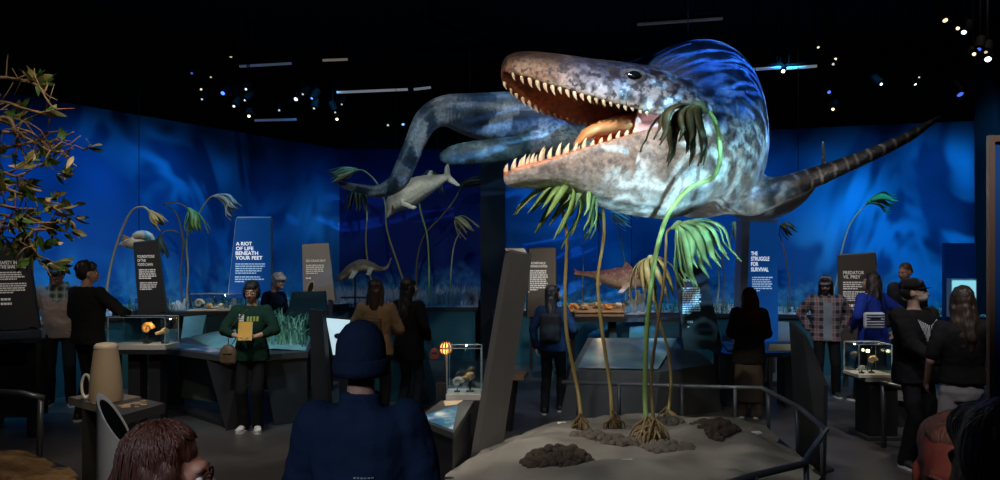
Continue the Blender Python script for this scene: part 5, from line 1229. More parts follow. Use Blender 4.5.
def lily(label, stem, rs, crown, mst, mfr, roots=0, group=None, rootm=None, seed=1, base_d=None):
    """stem: (px, py, d) from foot to crown; crown: list of (arms, end offsets...)"""
    r = random.Random(seed); dd = 0 if stem[0][2] < 12.8 else (.95 if 340 < stem[0][0] < 475 else .5 if stem[0][0] > 560 else 0)
    P = [at(a, b, c + dd) for a, b, c in stem]; foot = P[0]; rs *= .66
    t = thing('sea_lily', label, 'sea lily', tuple(foot), 0, group)
    pts = [Vector(q[:3]) for q in spline([tuple(p) for p in P], 7)]
    n = len(pts); mb = MB(); mb.tube(pts, [rs * (1.0 - .25 * i / n) for i in range(n)], 10); mb.build('stem', mst, t, smooth=True)
    top = pts[-1]; tdir = (pts[-1] - pts[-3]).normalized()
    mb = MB(); cr = crown
    L = cr['len']; ax = Vector(cr.get('dir', (0, 0, -1))).normalized(); arch = cr.get('arch', .5); spread = cr.get('spread', .7); w = cr.get('w', .03)
    u = ax.orthogonal().normalized(); v = ax.cross(u); side0 = tdir
    mcx = MB(); mcx.cap(top - tdir * rs * 2.5, top + tdir * rs * 1.2, rs * 1.05, rs * 2.4); mcx.ell(top + tdir * rs * 2.0, rs * 2.5, 12, 8); mcx.build('calyx', cr.get('mc', mfr), t, smooth=True)
    for k in range(cr['n']):
        a = 2 * math.pi * (k + r.uniform(-.25, .25)) / cr['n']; rad = (u * math.cos(a) + v * math.sin(a))
        ll = L * r.uniform(.72, 1.08); out = rad * spread * ll * r.uniform(.5, 1.0); b = top + tdir * rs * 2.2 + rad * rs * 1.6
        lift = tdir * arch * ll * .35; path = []
        cv = rad * r.uniform(-.05, .10) * ll + Vector((r.uniform(-.06, .06), 0, 0)) * ll
        for i in range(11):
            f = i / 10; q = b + out * (1 - (1 - f) ** 1.8) + lift * math.sin(math.pi * min(1, f * 1.25)) + ax * ll * (f ** 1.35) + cv * math.sin(f * 5.5) * f
            path.append(q)
        strip(mb, path, w * r.uniform(.8, 1.15), w * .22, rad.cross(ax).normalized())
    mb.build('crown', mfr, t, smooth=True)
    if roots:
        mb = MB()
        for k in range(roots):
            a = r.uniform(0, 6.28); ln = r.uniform(.05, .15) * cr.get('root', 1); d_ = Vector((math.cos(a), math.sin(a), 0)); z0 = foot.z + r.uniform(.02, .16) * cr.get('root', 1); q = foot + d_ * rs * .6; q.z = z0
            e = foot + d_ * ln; e.z = foot.z - .03; m_ = (q + e) / 2 + d_ * ln * .15 + Vector((r.uniform(-.02, .02), 0, .03))
            mb.tube([q, m_, e], [.010, .009, .005], 5)
        mb.build('roots', rootm or M_root, t, smooth=True)
    return t
FG = 'tall sea lilies on the sand platform'
def foot(px, py):
    c = flp(px, py, PZ + .06); z = sand_z(c.x, c.y); d = F * (H - z) / (py - HY); return (px, py, d)
fA, fB, fC, fD, fE = foot(582, 430), foot(612, 427), foot(648, 439), foot(655, 436), foot(667, 421)
lily('tall sea lily with yellow brown stem, leftmost on the sand platform', [fA, (578, 392, 7.7), (567, 335, 7.6), (565, 290, 7.5), (567, 240, 7.4), (562, 205, 7.3), (566, 192, 7.2)], .030, dict(n=15, len=.46, dir=(-.36, -.05, -.55), spread=.75, arch=.5, w=.027), M_stem_y, M_fr_g, 16, FG, M_stem_b, 3)
lily('tall sea lily with pale yellow stem, second from left on the sand platform', [fB, (610, 385, 7.6), (602, 330, 7.5), (598, 280, 7.45), (604, 235, 7.4), (602, 205, 7.3), (596, 194, 7.25)], .030, dict(n=13, len=.42, dir=(-.35, -.1, -.50), spread=.80, arch=.5, w=.027), M_stem_y, M_fr_l, 18, FG, M_stem_b, 4)
lily('bright green sea lily curving up to a dark drooping crown against the reptile throat', [fC, (645, 395, 7.15), (647, 330, 7.0), (654, 265, 6.85), (667, 217, 6.7), (690, 188, 6.6), (712, 178, 6.55), (720, 160, 6.5), (718, 132, 6.5), (711, 114, 6.45), (701, 109, 6.4)], .036, dict(n=16, len=.45, dir=(-.34, -.06, -.95), spread=.62, arch=.5, w=.034, root=1.3), M_stem_g, M_fr_d, 60, FG, M_root, 5)
lily('brown stemmed sea lily with a wide light green crown hanging right', [fD, (651, 380, 7.3), (657, 330, 7.25), (664, 280, 7.2), (666, 248, 7.15), (667, 232, 7.1), (676, 226, 7.05)], .024, dict(n=19, len=.54, dir=(.50, -.05, -.80), spread=.62, arch=.4, w=.036, root=1.0), M_stem_b, M_fr_l, 30, FG, M_root, 6)
lily('slender sea lily with a straw coloured crown behind the bright green stem', [fE, (671, 385, 8.0), (668, 350, 7.9), (658, 315, 7.8), (654, 285, 7.7), (655, 268, 7.6), (652, 261, 7.55)], .024, dict(n=13, len=.42, dir=(.12, -.05, -.70), spread=.7, arch=.5, w=.028), M_stem_y, M_fr_y, 18, FG, M_root, 7)
# farther ones along the murals
def gz(px, py, d): return (px, py, d)
lily('far sea lily with a white feathery crown behind the pale yellow stem', [gz(625, 312, 14.2), (626, 280, 14.2), (622, 245, 14.1), (617, 225, 14.0), (613, 214, 13.9)], .022, dict(n=13, len=.42, dir=(.5, -.2, -.25), spread=.6, arch=.3, w=.03), M_stem_p, M_fr_w, 0, None, None, 8)
lily('far dark stemmed sea lily seen between the two yellow stems', [gz(582, 312, 14.3), (583, 270, 14.3), (585, 232, 14.3), (592, 214, 14.2)], .018, dict(n=10, len=.34, dir=(.4, 0, -.6), spread=.6, arch=.3, w=.025), M_stem_b, M_fr_d, 0, None, None, 9)
lily('far sea lily with a white crown just under the reptile belly', [gz(716, 312, 14.0), (719, 280, 14.0), (714, 245, 13.9), (703, 226, 13.8), (696, 221, 13.7)], .022, dict(n=13, len=.44, dir=(.6, -.1, -.5), spread=.6, arch=.3, w=.03), M_stem_p, M_fr_w, 0, None, None, 10)
lily('far sea lily with a brown crown left of THE STRUGGLE FOR SURVIVAL panel', [gz(722, 312, 13.6), (724, 280, 13.6), (722, 250, 13.5), (726, 230, 13.4), (733, 224, 13.3)], .020, dict(n=11, len=.36, dir=(.35, 0, -.8), spread=.5, arch=.3, w=.028), M_stem_b, M_fr_y, 0, None, None, 11)
lily('pale stemmed sea lily left of the PREDATOR VS. PREY panel', [gz(829, 312, 13.4), (837, 280, 13.3), (842, 250, 13.2), (850, 225, 13.1), (861, 210, 13.0), (868, 203, 12.9)], .024, dict(n=11, len=.42, dir=(.9, -.15, -.12), spread=.45, arch=.5, w=.036), M_stem_p, M_fr_g, 0, None, None, 12)
lily('sea lily with a dark green crown right of the tall blue SURVIVAL panel', [gz(790, 312, 13.4), (789, 280, 13.4), (784, 250, 13.3), (779, 232, 13.3), (781, 226, 13.2)], .018, dict(n=9, len=.26, dir=(.7, 0, -.5), spread=.5, arch=.4, w=.028), M_stem_b, M_fr_d, 0, None, None, 13)
# left mural group
lily('pale stemmed sea lily arching over the coiled pale shell', [gz(105, 303, 11.9), (111, 265, 11.9), (121, 232, 11.8), (132, 211, 11.7), (143, 207, 11.6), (150, 212, 11.5)], .028, dict(n=10, len=.30, dir=(.75, -.1, -.75), spread=.35, arch=.3, w=.03), M_stem_p, M_fr_y, 0, None, None, 14)
lily('sea lily with a dark green hanging crown between the two left panels', [gz(182, 306, 13.2), (181, 270, 13.2), (183, 240, 13.1), (176, 213, 13.0), (164, 204, 12.9), (178, 203, 12.8), (189, 209, 12.7)], .022, dict(n=13, len=.46, dir=(.28, 0, -1), spread=.42, arch=.3, w=.034), M_stem_b, M_fr_g, 0, None, None, 15)
lily('sea lily with a pale green crown nodding toward the lit blue RIOT panel', [gz(186, 306, 13.0), (188, 270, 13.0), (187, 240, 12.9), (196, 220, 12.8), (204, 205, 12.7), (211, 197, 12.6), (216, 196, 12.6)], .022, dict(n=11, len=.44, dir=(.80, -.1, -.62), spread=.35, arch=.4, w=.032), M_stem_p, M_fr_w, 0, None, None, 16)
lily('low arched sea lily with a dark crown just right of the FOOD CHAIN panel', [gz(191, 306, 13.5), (186, 265, 13.5), (185, 243, 13.4), (177, 232, 13.3), (166, 231, 13.2), (161, 236, 13.1)], .022, dict(n=11, len=.34, dir=(.1, 0, -1), spread=.4, arch=.3, w=.03), M_stem_b, M_fr_d, 0, None, None, 17)
# group before the dark back mural
lily('sea lily with a dark crown at the left of the back mural group', [gz(378, 302, 15.5), (370, 275, 15.5), (366, 245, 15.4), (367, 215, 15.3), (366, 196, 15.2), (361, 190, 15.1)], .030, dict(n=13, len=.52, dir=(-.15, 0, -1), spread=.6, arch=.3, w=.034), M_stem_y, M_fr_d, 0, None, None, 18)
lily('golden sea lily pointing left above the grey SEAGRASS BAY panel', [gz(410, 300, 15.0), (398, 265, 15.0), (387, 230, 14.9), (385, 203, 14.8), (376, 182, 14.7), (364, 171, 14.6), (356, 170, 14.5)], .032, dict(n=10, len=.50, dir=(-.95, -.05, -.35), spread=.28, arch=.2, w=.042), M_stem_y, M_fr_y, 0, None, None, 19)
lily('bright green stemmed sea lily with a dark crown under the reptile tail', [gz(429, 300, 14.8), (429, 265, 14.8), (427, 235, 14.7), (420, 208, 14.6), (420, 185, 14.5), (427, 174, 14.4)], .030, dict(n=14, len=.46, dir=(.12, 0, -1), spread=.6, arch=.3, w=.036), M_stem_g, M_fr_d, 0, None, None, 20)
lily('brown sea lily leaning right toward the near black column', [gz(416, 300, 15.4), (417, 262, 15.4), (424, 236, 15.3), (440, 218, 15.2), (453, 202, 15.1), (461, 187, 15.0)], .028, dict(n=9, len=.48, dir=(.95, 0, .25), spread=.2, arch=.2, w=.04), M_stem_b, M_fr_d, 0, None, None, 21)
lily('short sea lily with a yellow green crown beside the near black column', [gz(450, 304, 14.9), (451, 272, 14.9), (454, 246, 14.8), (460, 230, 14.7), (457, 220, 14.6)], .024, dict(n=11, len=.42, dir=(.62, 0, -.62), spread=.5, arch=.3, w=.034), M_stem_p, M_fr_y, 0, None, None, 22)

# ================================================================ leafy mangrove branches, upper left
M_bark = mat('brown_bark', (.22, .15, .085), rough=.8, var=.4, scale=10, bump=.5)
M_leaf = mat('olive_leaf', (.16, .16, .055), rough=.4, var=.5, scale=7, bump=.1)
M_leaf2 = mat('green_leaf', (.06, .14, .03), rough=.4, var=.5, scale=7, bump=.1)
M_leaf3 = mat('tan_leaf', (.33, .27, .15), rough=.45, var=.4, scale=7, bump=.1)
def leaf(mb, p, d_, L, w, r):
    d_ = d_.normalized(); s = d_.orthogonal().normalized(); s = (Matrix.Rotation(r.uniform(0, 6.28), 3, d_) @ s); n = d_.cross(s)
    c = []; 
    for f, ww, dr in ((0, .08, 0), (.25, .8, .02), (.55, 1, .0), (.8, .65, -.06), (1, .03, -.16)):
        q = p + d_ * L * f + n * dr * L; c.append((q - s * w * ww, q + n * .12 * w, q + s * w * ww))
    vs = [x for k in c for x in k]; fs = []
    for i in range(4):
        for j in range(2): a = i * 3 + j; fs.append((a, a + 1, a + 4, a + 3))
    mb.add(vs, fs)
def branch(label, mains, seed, nl, d):
    r = random.Random(seed); t = thing('mangrove_branch', label, 'branch', at(*mains[0][0], d)); mb = MB(); lf = MB(); tips = []
    for path in mains:
        P = [Vector(q) for q in spline([tuple(at(x, y, d + r.uniform(-.25, .25))) for x, y in path], 5)]; n = len(P)
        mb.tube(P, [.014 - .009 * i / n for i in range(n)], 7)
        for i in range(3, n):
            if r.random() < .75:
                a = P[i]; dd = Vector((r.uniform(-.6, 1), r.uniform(-.8, .8), r.uniform(-.9, .8))).normalized(); L = r.uniform(.10, .26); e = a + dd * L; m_ = (a + e) / 2 + Vector((0, 0, r.uniform(-.03, .05)))
                mb.tube([a, m_, e], [.006, .0045, .0025], 5); tips.append((e, dd)); tips.append((m_, dd))
        tips.append((P[-1], P[-1] - P[-2]))
    mb.build('branches', M_bark, t, smooth=True)
    while nl > 0:
        e, dd = r.choice(tips); k = r.randint(3, 6)
        for _ in range(k):
            v = dd.normalized() + Vector((r.uniform(-1, 1), r.uniform(-1, 1), r.uniform(-1, .8))); lf.mi = r.choice((0, 0, 1, 1, 2)); leaf(lf, e + Vector((r.uniform(-.02, .02),) * 3), v, r.uniform(.075, .125), r.uniform(.015, .025), r)
        nl -= k
    lf.build('foliage', [M_leaf, M_leaf2, M_leaf3], t, smooth=True)
branch('upper leafy brown branch reaching in from the left edge', [[(-40, 90), (-5, 78), (20, 80), (38, 86), (47, 100)], [(-40, 110), (0, 102), (22, 108), (40, 113), (53, 117)], [(-40, 130), (-5, 120), (15, 128), (32, 133), (45, 146)], [(-30, 140), (5, 132), (30, 140), (47, 150), (62, 152)], [(-20, 120), (8, 118), (16, 135), (22, 150), (26, 162)], [(-20, 150), (15, 146), (42, 140), (55, 146), (70, 158)]], 4, 110, 5.6)
branch('lower leafy branch with dense green leaves at the left edge', [[(-40, 190), (-5, 186), (15, 192), (40, 200), (62, 213)], [(-40, 205), (0, 205), (20, 212), (40, 222), (66, 222)], [(-40, 230), (-5, 222), (18, 226), (38, 230), (52, 228)], [(-30, 220), (5, 215), (25, 232), (32, 246), (40, 262)], [(-30, 180), (0, 172), (14, 176), (28, 172)]], 9, 300, 5.4)

# ================================================================ hanging model animals
def cable(t, p, m=None):
    mb = MB(); mb.cap(p, (p.x, p.y, Z_CEIL), .005, .005, 5); mb.build('cable', M_fix, t)
def swimmer(name, label, sp, voxel, colf, fins, m, seed=0, extra=None, cat='model animal', hang=None):
    """body tube along sp (px, py, d, lateral, up, down) with fins grown into one skin"""
    pts = spline([(*at(a, b, d), rx, ru, rd) for a, b, d, rx, ru, rd in sp], 6); C = [Vector(p[:3]) for p in pts]; n = len(C); mb = MB(); rr = []; UU = []
    u = Vector((0, 0, 1))
    for i in range(n):
        t_ = (C[min(n - 1, i + 1)] - C[max(0, i - 1)]).normalized(); u = (u - t_ * u.dot(t_)).normalized(); UU.append(u.copy()); s = t_.cross(u); _, _, _, rx, ru, rd = pts[i]
        rr.append([C[i] + s * rx * math.cos(a) + u * (ru if math.sin(a) > 0 else rd) * math.sin(a) for a in [2 * math.pi * k / 16 for k in range(16)]])
    mb.loft(rr)
    for fpts, th in fins:                                           # fin outline extruded along y
        P = [at(x, y, d) for x, y, d in fpts]; nn = (P[1] - P[0]).cross(P[-1] - P[0]).normalized(); mb.prism([p - nn * th / 2 for p in P], nn * th)
    if extra: extra(mb)
    me = remesh(mb, voxel, 2); N = len(me.vertices); X = np.zeros(N * 3); me.vertices.foreach_get('co', X); X = X.reshape(-1, 3); CA = np.array([tuple(c) for c in C]); ca = me.color_attributes.new('skin', 'FLOAT_COLOR', 'POINT'); buf = np.ones((N, 4))
    for k in range(N):
        i = int(((CA - X[k]) ** 2).sum(1).argmin()); up = float(np.dot(X[k] - CA[i], np.array(tuple(UU[i])))); v = up / (pts[i][4] if up > 0 else pts[i][5]); buf[k, :3] = colf(Vector(X[k]), v, i / n)
    ca.data.foreach_set('color', buf.reshape(-1)); mid = C[n // 2]
    t = thing(name, label, cat, (mid.x, mid.y, float(X[:, 2].min()))); mesh_to_local(me, t); link('body', me, m, t)
    for i in hang or []: cable(t, C[int(i * (n - 1))] + UU[int(i * (n - 1))] * pts[int(i * (n - 1))][4] * .8)
    return t
def eye(t, px, py, d, r):
    mb = MB(); mb.ell(at(px, py, d), (r, r * .7, r), 12, 8); e = mb.build('eye', mat('amber_eye', (.55, .35, .12), rough=.1, var=0, bump=0), t, smooth=True); mb = MB(); mb.ell(at(px, py, d) + Vector((0, -r * .55, 0)), (r * .5, r * .25, r * .5), 10, 6); mb.build('pupil', M_fix, e, smooth=True)
NZ = noise.noise
fish_c = lambda p, v, f: mixc(mixc((.50, .40, .33), (.17, .065, .05), sstep(-.6, .5, v + .3 * NZ(p * 12))), (.45, .32, .26), sstep(.1, .4, NZ(p * 26)) * .5)
t = swimmer('hanging_fish', 'reddish brown patterned fish hanging between the sea lily stems', [(648, 281, 13.0, .03, .03, .04), (640, 280, 13.0, .11, .13, .13), (626, 279, 13.0, .16, .21, .20), (610, 277.5, 13.0, .13, .15, .15), (596, 275.5, 13.05, .07, .08, .08), (584, 274, 13.1, .035, .045, .045), (574, 273.5, 13.15, .02, .03, .03)], .016, fish_c,
    [([(622, 268, 13.0), (626, 261, 13.0), (632, 267, 13.0), (630, 272, 13.0)], .03), ([(624, 285, 12.9), (632, 284, 12.85), (622, 294, 12.8), (617, 293, 12.8)], .03), ([(600, 279, 13.0), (607, 280, 13.0), (600, 286, 13.0), (594, 285, 13.0)], .03), ([(586, 274, 13.1), (573, 268, 13.2), (577, 274, 13.2), (573, 279, 13.2)], .03)], vmat('fish_skin', rough=.45, bump=.4, bscale=60, speck=.4), hang=(.3, .65))
eye(t, 638.5, 277, 12.87, .032)
pale_c = lambda p, v, f: mixc((.62, .60, .52), (.26, .27, .25), sstep(-.3, .6, v + .4 * NZ(p * 5)))
t = swimmer('hanging_dolphin_reptile', 'small pale long beaked swimming reptile diving below the giant tail', [(387, 218, 13.0, .02, .02, .02), (390, 212, 13.0, .07, .08, .07), (395, 204, 13.0, .15, .17, .16), (406, 196, 13.0, .20, .23, .22), (420, 188, 13.05, .19, .21, .20), (434, 182, 13.1, .12, .13, .13), (444, 178, 13.15, .06, .07, .07), (450, 175, 13.2, .03, .04, .04)], .018, pale_c,
    [([(444, 177, 13.15), (446, 163, 13.2), (449, 163, 13.2), (450, 175, 13.2), (460, 185, 13.2), (458, 187, 13.2), (446, 182, 13.2)], .04), ([(401, 200, 12.8), (408, 203, 12.75), (417, 207, 12.7), (414, 210, 12.7), (402, 206, 12.8)], .05), ([(424, 178, 13.05), (430, 170, 13.05), (433, 171, 13.05), (431, 180, 13.05)], .05)], vmat('pale_reptile_skin', rough=.4, bump=.2, bscale=40, speck=.25), hang=(.4, .8))
eye(t, 392.5, 206.5, 12.85, .025)
liz_c = lambda p, v, f: mixc((.46, .40, .30), (.16, .10, .055), sstep(-.4, .3, v + .6 * NZ(p * 9)))
t = swimmer('long_tailed_reptile', 'brown speckled long tailed reptile model resting before the dark back mural', [(337, 281, 14.6, .02, .03, .02), (342, 277, 14.6, .07, .07, .06), (351, 270, 14.6, .10, .11, .10), (362, 266, 14.6, .13, .13, .12), (372, 267, 14.6, .09, .09, .09), (380, 269, 14.65, .05, .05, .05), (387, 267, 14.7, .032, .03, .03), (391, 258, 14.75, .015, .015, .015)], .014, liz_c,
    [([(352, 272, 14.5), (358, 272, 14.5), (353, 279, 14.4), (348, 279, 14.4)], .04), ([(368, 268, 14.5), (374, 269, 14.5), (370, 276, 14.45), (366, 275, 14.45)], .04)], vmat('speckled_reptile_skin', rough=.6, bump=.4, bscale=50, speck=.4))
b = at(355, 276, 14.6)
mb = MB(); mb.cap((b.x, b.y, 1.0), (b.x, b.y, b.z + .06), .02, .015, 8); mb.box((b.x, b.y, 1.28), (.5, .2, .03)); mb.build('stand', M_dark, t)
sh_c = lambda p, v, f: mixc((.66, .66, .64), (.05, .07, .10), sstep(-.05, .30, v + .2 * NZ(p * 4)))
swimmer('hanging_shark', 'pale bellied shark hanging half hidden behind the long fore flipper', [(822, 168, 11.2, .02, .03, .03), (816, 177, 11.2, .05, .06, .06), (806, 190, 11.2, .09, .10, .10), (792, 199, 11.2, .14, .15, .15), (774, 206, 11.25, .18, .19, .18), (752, 209, 11.3, .18, .19, .18), (730, 206, 11.35, .12, .12, .12), (715, 207, 11.4, .04, .04, .05)], .02, sh_c,
    [([(821, 170, 11.2), (821.5, 142, 11.25), (824, 141, 11.25), (826, 160, 11.2), (825, 172, 11.2), (829, 183, 11.2), (825, 184, 11.2), (819, 176, 11.2)], .05), ([(770, 192, 11.25), (764, 180, 11.3), (768, 180, 11.3), (780, 190, 11.25)], .05), ([(764, 210, 11.1), (776, 209, 11.1), (772, 217, 11.0), (764, 217, 11.0)], .05)], vmat('shark_skin', rough=.4, bump=.15, bscale=40, speck=.15), hang=(.35, .7))
# coiled pale shell among the left sea lilies
c = at(137, 238, 11.9); t = thing('coiled_shell', 'large pale coiled shell animal hanging above the FOOD CHAIN panel', 'model animal', (c.x, c.y, c.z - .15))
mb = MB(); pth = []; rad = []
for k in range(70):
    a = k / 69 * 4.2 * math.pi; q = .135 * math.exp(-.135 * a); pth.append((c.x + .06 - q * 1.35 * math.cos(a) , c.y + .02 * math.sin(a), c.z - .01 - q * .75 * math.sin(a) )); rad.append(.125 * math.exp(-.125 * a) * (1 + .035 * math.sin(k * 2.2)))
mb.tube(pth, rad, 16, up=(0, 1, 0)); mb.build('shell', mat('cream_shell', (.58, .50, .36), rough=.4, var=.25, scale=9, bump=.3), t, smooth=True)
q = Vector(pth[0]); mb = MB(); mb.tube([q + Vector((0, -.01, .02)), q + Vector((-.02, -.02, -.03))], [.11, .07], 14); mb.ell(q + Vector((-.015, -.05, -.02)), (.075, .06, .05)); mb.build('head', mat('brown_shell_mouth', (.25, .14, .07), rough=.5, var=.3, bump=.3), t, smooth=True)
mb = MB()
for k in range(8):
    a = -.9 + 1.8 * k / 7; mb.tube([q + Vector((-.01 + .05 * a, -.05, -.04)), q + Vector((-.04 + .08 * a, -.09, -.09)), q + Vector((-.05 + .11 * a, -.08, -.14))], [.012, .009, .003], 6)
mb.build('tentacles', mat('pale_tentacle', (.42, .30, .18), rough=.5, var=.3, bump=.1), t, smooth=True); cable(t, c + Vector((.03, 0, .12)))
for f in (12, 24, 34): cable(reptile, Vector((at(*((688, 44, 9.0), (612, 75, 10.3), (470, 97, 10.5))[(12, 24, 34).index(f)]))))
# ================================================================ visitors
def hairmat(name, col, rough=.45):
    m = bpy.data.materials.new(name); m.use_nodes = True; nt = m.node_tree; b = nt.nodes['Principled BSDF']; b.inputs['Roughness'].default_value = rough
    tc = nd(nt, 'ShaderNodeTexCoord'); mp = nd(nt, 'ShaderNodeMapping'); mp.inputs['Scale'].default_value = (70, 70, 7); nz = nd(nt, 'ShaderNodeTexNoise', Scale=1.6, Detail=4.0, Distortion=.6)
    nt.links.new(tc.outputs['Object'], mp.inputs['Vector']); nt.links.new(mp.outputs[0], nz.inputs['Vector'])
    mx = nd(nt, 'ShaderNodeMix', data_type='RGBA'); mx.inputs['A'].default_value = (*[c * .45 for c in col], 1); mx.inputs['B'].default_value = (*[c * 1.7 for c in col], 1)
    nt.links.new(nz.outputs['Fac'], mx.inputs['Factor']); nt.links.new(mx.outputs['Result'], b.inputs['Base Color'])
    bp = nd(nt, 'ShaderNodeBump', Strength=.6, Distance=.01); nt.links.new(nz.outputs['Fac'], bp.inputs['Height']); nt.links.new(bp.outputs['Normal'], b.inputs['Normal']); return m
def cloth(name, col, var=.2, scale=8): return mat(name, col, rough=.85, var=var, scale=scale, bump=.35, bscale=140, spec=.12)
M_hblack = hairmat('black_hair', (.010, .008, .008)); M_hdark = hairmat('dark_brown_hair', (.028, .016, .010)); M_hbrown = hairmat('auburn_hair', (.065, .022, .014)); M_hgrey = hairmat('silver_hair', (.38, .40, .42)); M_hsand = hairmat('sandy_grey_hair', (.36, .30, .25)); M_hred = hairmat('ginger_brown_hair', (.10, .045, .02))
M_skin = vmat('human_skin', rough=.5, bump=.05, bscale=80, speck=.10, kind='noise', spec=.35)
M_eyew = mat('eye_white', (.7, .68, .65), rough=.2, var=0, bump=0); M_iris = mat('dark_iris', (.02, .012, .008), rough=.1, var=0, bump=0)
M_sole = mat('white_rubber_sole', (.55, .55, .54), rough=.5, var=.1, bump=0); M_shoe_w = mat('white_sneaker', (.50, .48, .46), rough=.55, var=.15, bump=.1); M_shoe_b = mat('black_sneaker', (.02, .02, .022), rough=.5, var=.2, bump=.1)
M_specs = mat('black_glasses_frame', (.01, .01, .012), rough=.25, var=0, bump=0)
def ik(a, c, l1, l2, hint):
    a, c = Vector(a), Vector(c); v = c - a; L = min(v.length, (l1 + l2) * .998); v = v.normalized(); c2 = a + v * L
    x = (l1 * l1 - l2 * l2 + L * L) / (2 * L); h = math.sqrt(max(0, l1 * l1 - x * x)); p = Vector(hint); p = (p - v * p.dot(v)).normalized()
    return a + v * x + p * h, c2
def person(label, px, top, d, rot, hair, hm, tops, pants, skin=(.46, .27, .19), female=False, arms=None, feet=None, lean=0, yaw=0, pitch=0, shoes='black', face=True, glasses=False, vox=.011, hat=None, beard=None, mask=None, coat_hem=.86, sleeve=1.0, bulk=0, collar=0, name='person', skirt=False, wavy=0, strands=0, lift=(0, 0)):
    hgt = H + (HY - top) * d / F; s = hgt / 1.76
    x = (px - CXP) * d / F
    t = thing(name, label, 'person', (x, d, 0), R(rot)); t.scale = (s,) * 3
    sw = .165 if female else .19; cw = .155 if female else .175; hw = .175 if female else .165
    hip = Vector((0, 0, .93)); Ml = Matrix.Translation(hip) @ Matrix.Rotation(R(lean), 4, 'X') @ Matrix.Translation(-hip)
    def up(p): return Ml @ Vector(p)
    nk = Vector((0, .012, 1.50)); Mh = Ml @ Matrix.Translation(nk) @ Matrix.Rotation(R(yaw), 4, 'Z') @ Matrix.Rotation(R(pitch), 4, 'X') @ Matrix.Translation(-nk)
    M3 = Mh.to_3x3()
    def hp(p): return Mh @ Vector(p)
    def hell(mb, c, r, seg=18, rin=12): mb.ell(hp(c), r, seg, rin, M3)
    def torso(mb, lo, g, ztop=1.49, flare=0):
        prof = [(lo, hw + flare, .118 + flare * .6, .0), (.93, hw, .12, .005), (1.00, hw * .93, .112, 0), (1.10, cw * .90 if female else cw * .92, .105, -.005), (1.22, cw * .98, .118 + (.012 if female else 0), -.010), (1.32, cw * 1.06, .122, -.004), (1.40, sw * .98, .105, .006), (1.445, sw * .72, .082, .012), (1.475, .085, .068, .012), (ztop, .066, .062, .010)]
        if lo >= .93: prof = [(lo, hw * .97, .118, 0)] + prof[2:]
        rings = []
        for z, rx, ry, yo in prof:
            rx += g; ry += g; ring = []
            for k in range(24):
                a = 2 * math.pi * k / 24; c, q = math.cos(a), math.sin(a); ring.append(up((rx * math.copysign(abs(c) ** .85, c), yo + ry * math.copysign(abs(q) ** .85, q), z)))
            rings.append(ring)
        mb.loft(rings)
    A = {}; arms = arms or {}
    for sd, sg in (('L', 1), ('R', -1)):
        sh = up((sg * sw, .008, 1.415)); tg = arms.get(sd, (sg * (sw + .085), -.02, .86)); hint = (sg * .6, .7, -.35)
        if len(tg) > 3: hint = tg[3:]
        el, wr = ik(sh, Vector(tg[:3]), .285, .255, hint); A[sd] = (sh, el, wr)
    G = {}; feet = feet or {'L': (.10, 0, 0), 'R': (-.10, 0, 0)}
    for sd, sg in (('L', 1), ('R', -1)):
        f = feet[sd]; an = Vector((f[0], f[1] + .03, .085 + (f[2] if len(f) > 2 else 0))); h_ = Vector((sg * .088, .0, .90)); kn, an = ik(h_, an, .42, .42, (sg * .05, -1, 0)); G[sd] = (h_, kn, an, f[3] if len(f) > 3 else 0)
    # ---- body: one skin over head, trunk, limbs, hands
    mb = MB()
    hell(mb, (0, .022, 1.668), (.076, .094, .090)); hell(mb, (0, -.008, 1.625), (.068, .082, .085)); hell(mb, (0, -.030, 1.575), (.050, .058, .045)); hell(mb, (0, -.066, 1.553), (.026, .024, .020))
    hell(mb, (0, -.072, 1.662), (.050, .022, .018)); hell(mb, (.036, -.060, 1.603), (.026, .024, .024)); hell(mb, (-.036, -.060, 1.603), (.026, .024, .024))
    mb.cap(hp((0, -.088, 1.645)), hp((0, -.112, 1.606)), .010, .0165); mb.cap(hp((-.013, -.098, 1.600)), hp((.013, -.098, 1.600)), .011, .011)
    mb.cap(hp((-.018, -.083, 1.573)), hp((.018, -.083, 1.573)), .011, .011); mb.cap(hp((-.015, -.082, 1.562)), hp((.015, -.082, 1.562)), .011, .011)
    for sg in (1, -1):
        M_e = M3 @ Matrix.Rotation(R(sg * 18), 3, 'Z'); mb.ell(hp((sg * .079, .012, 1.622)), (.010, .021, .033), 10, 8, M_e)
    mb.cap(up((0, .018, 1.44)), hp((0, .012, 1.56)), .056, .052); torso(mb, .90, -.014)
    for sd, sg in (('L', 1), ('R', -1)):
        sh, el, wr = A[sd]; mb.cap(sh, el, .050, .038); mb.cap(el, wr, .039, .026)
        fd = (wr - el).normalized(); bend = Vector((0, -1, 0)) if abs(fd.y) < .8 else Vector((0, 0, 1)); inn = Vector((-sg, 0, 0)); acr = (bend - fd * bend.dot(fd)).normalized(); pn = fd.cross(acr)
        if pn.dot(inn) < 0: pn = -pn
        for k in range(4): mb.cap(wr + fd * .01 + acr * (.010 - .006 * k), wr + fd * .085 + acr * (.030 - .019 * k), .016, .0125, 8)
        for k, L in enumerate((.068, .078, .072, .056)):
            b = wr + fd * .085 + acr * (.030 - .019 * k); cu = pn * (.30 + .05 * k); m_ = b + (fd + cu * .6).normalized() * L * .5; e = m_ + (fd + cu * 2.2).normalized() * L * .55; mb.cap(b, m_, .0095, .0088, 7); mb.cap(m_, e, .0088, .0070, 7)
        b = wr + fd * .030 + acr * .022; m_ = b + (acr * .8 + fd * .7 + pn * .3).normalized() * .045; mb.cap(b, m_, .014, .0105, 7); mb.cap(m_, m_ + (fd + acr * .15 + pn * .5).normalized() * .034, .0105, .008, 7)
        h_, kn, an, _ = G[sd]; mb.cap(h_, kn, .072, .050); mb.cap(kn, an, .050, .034)
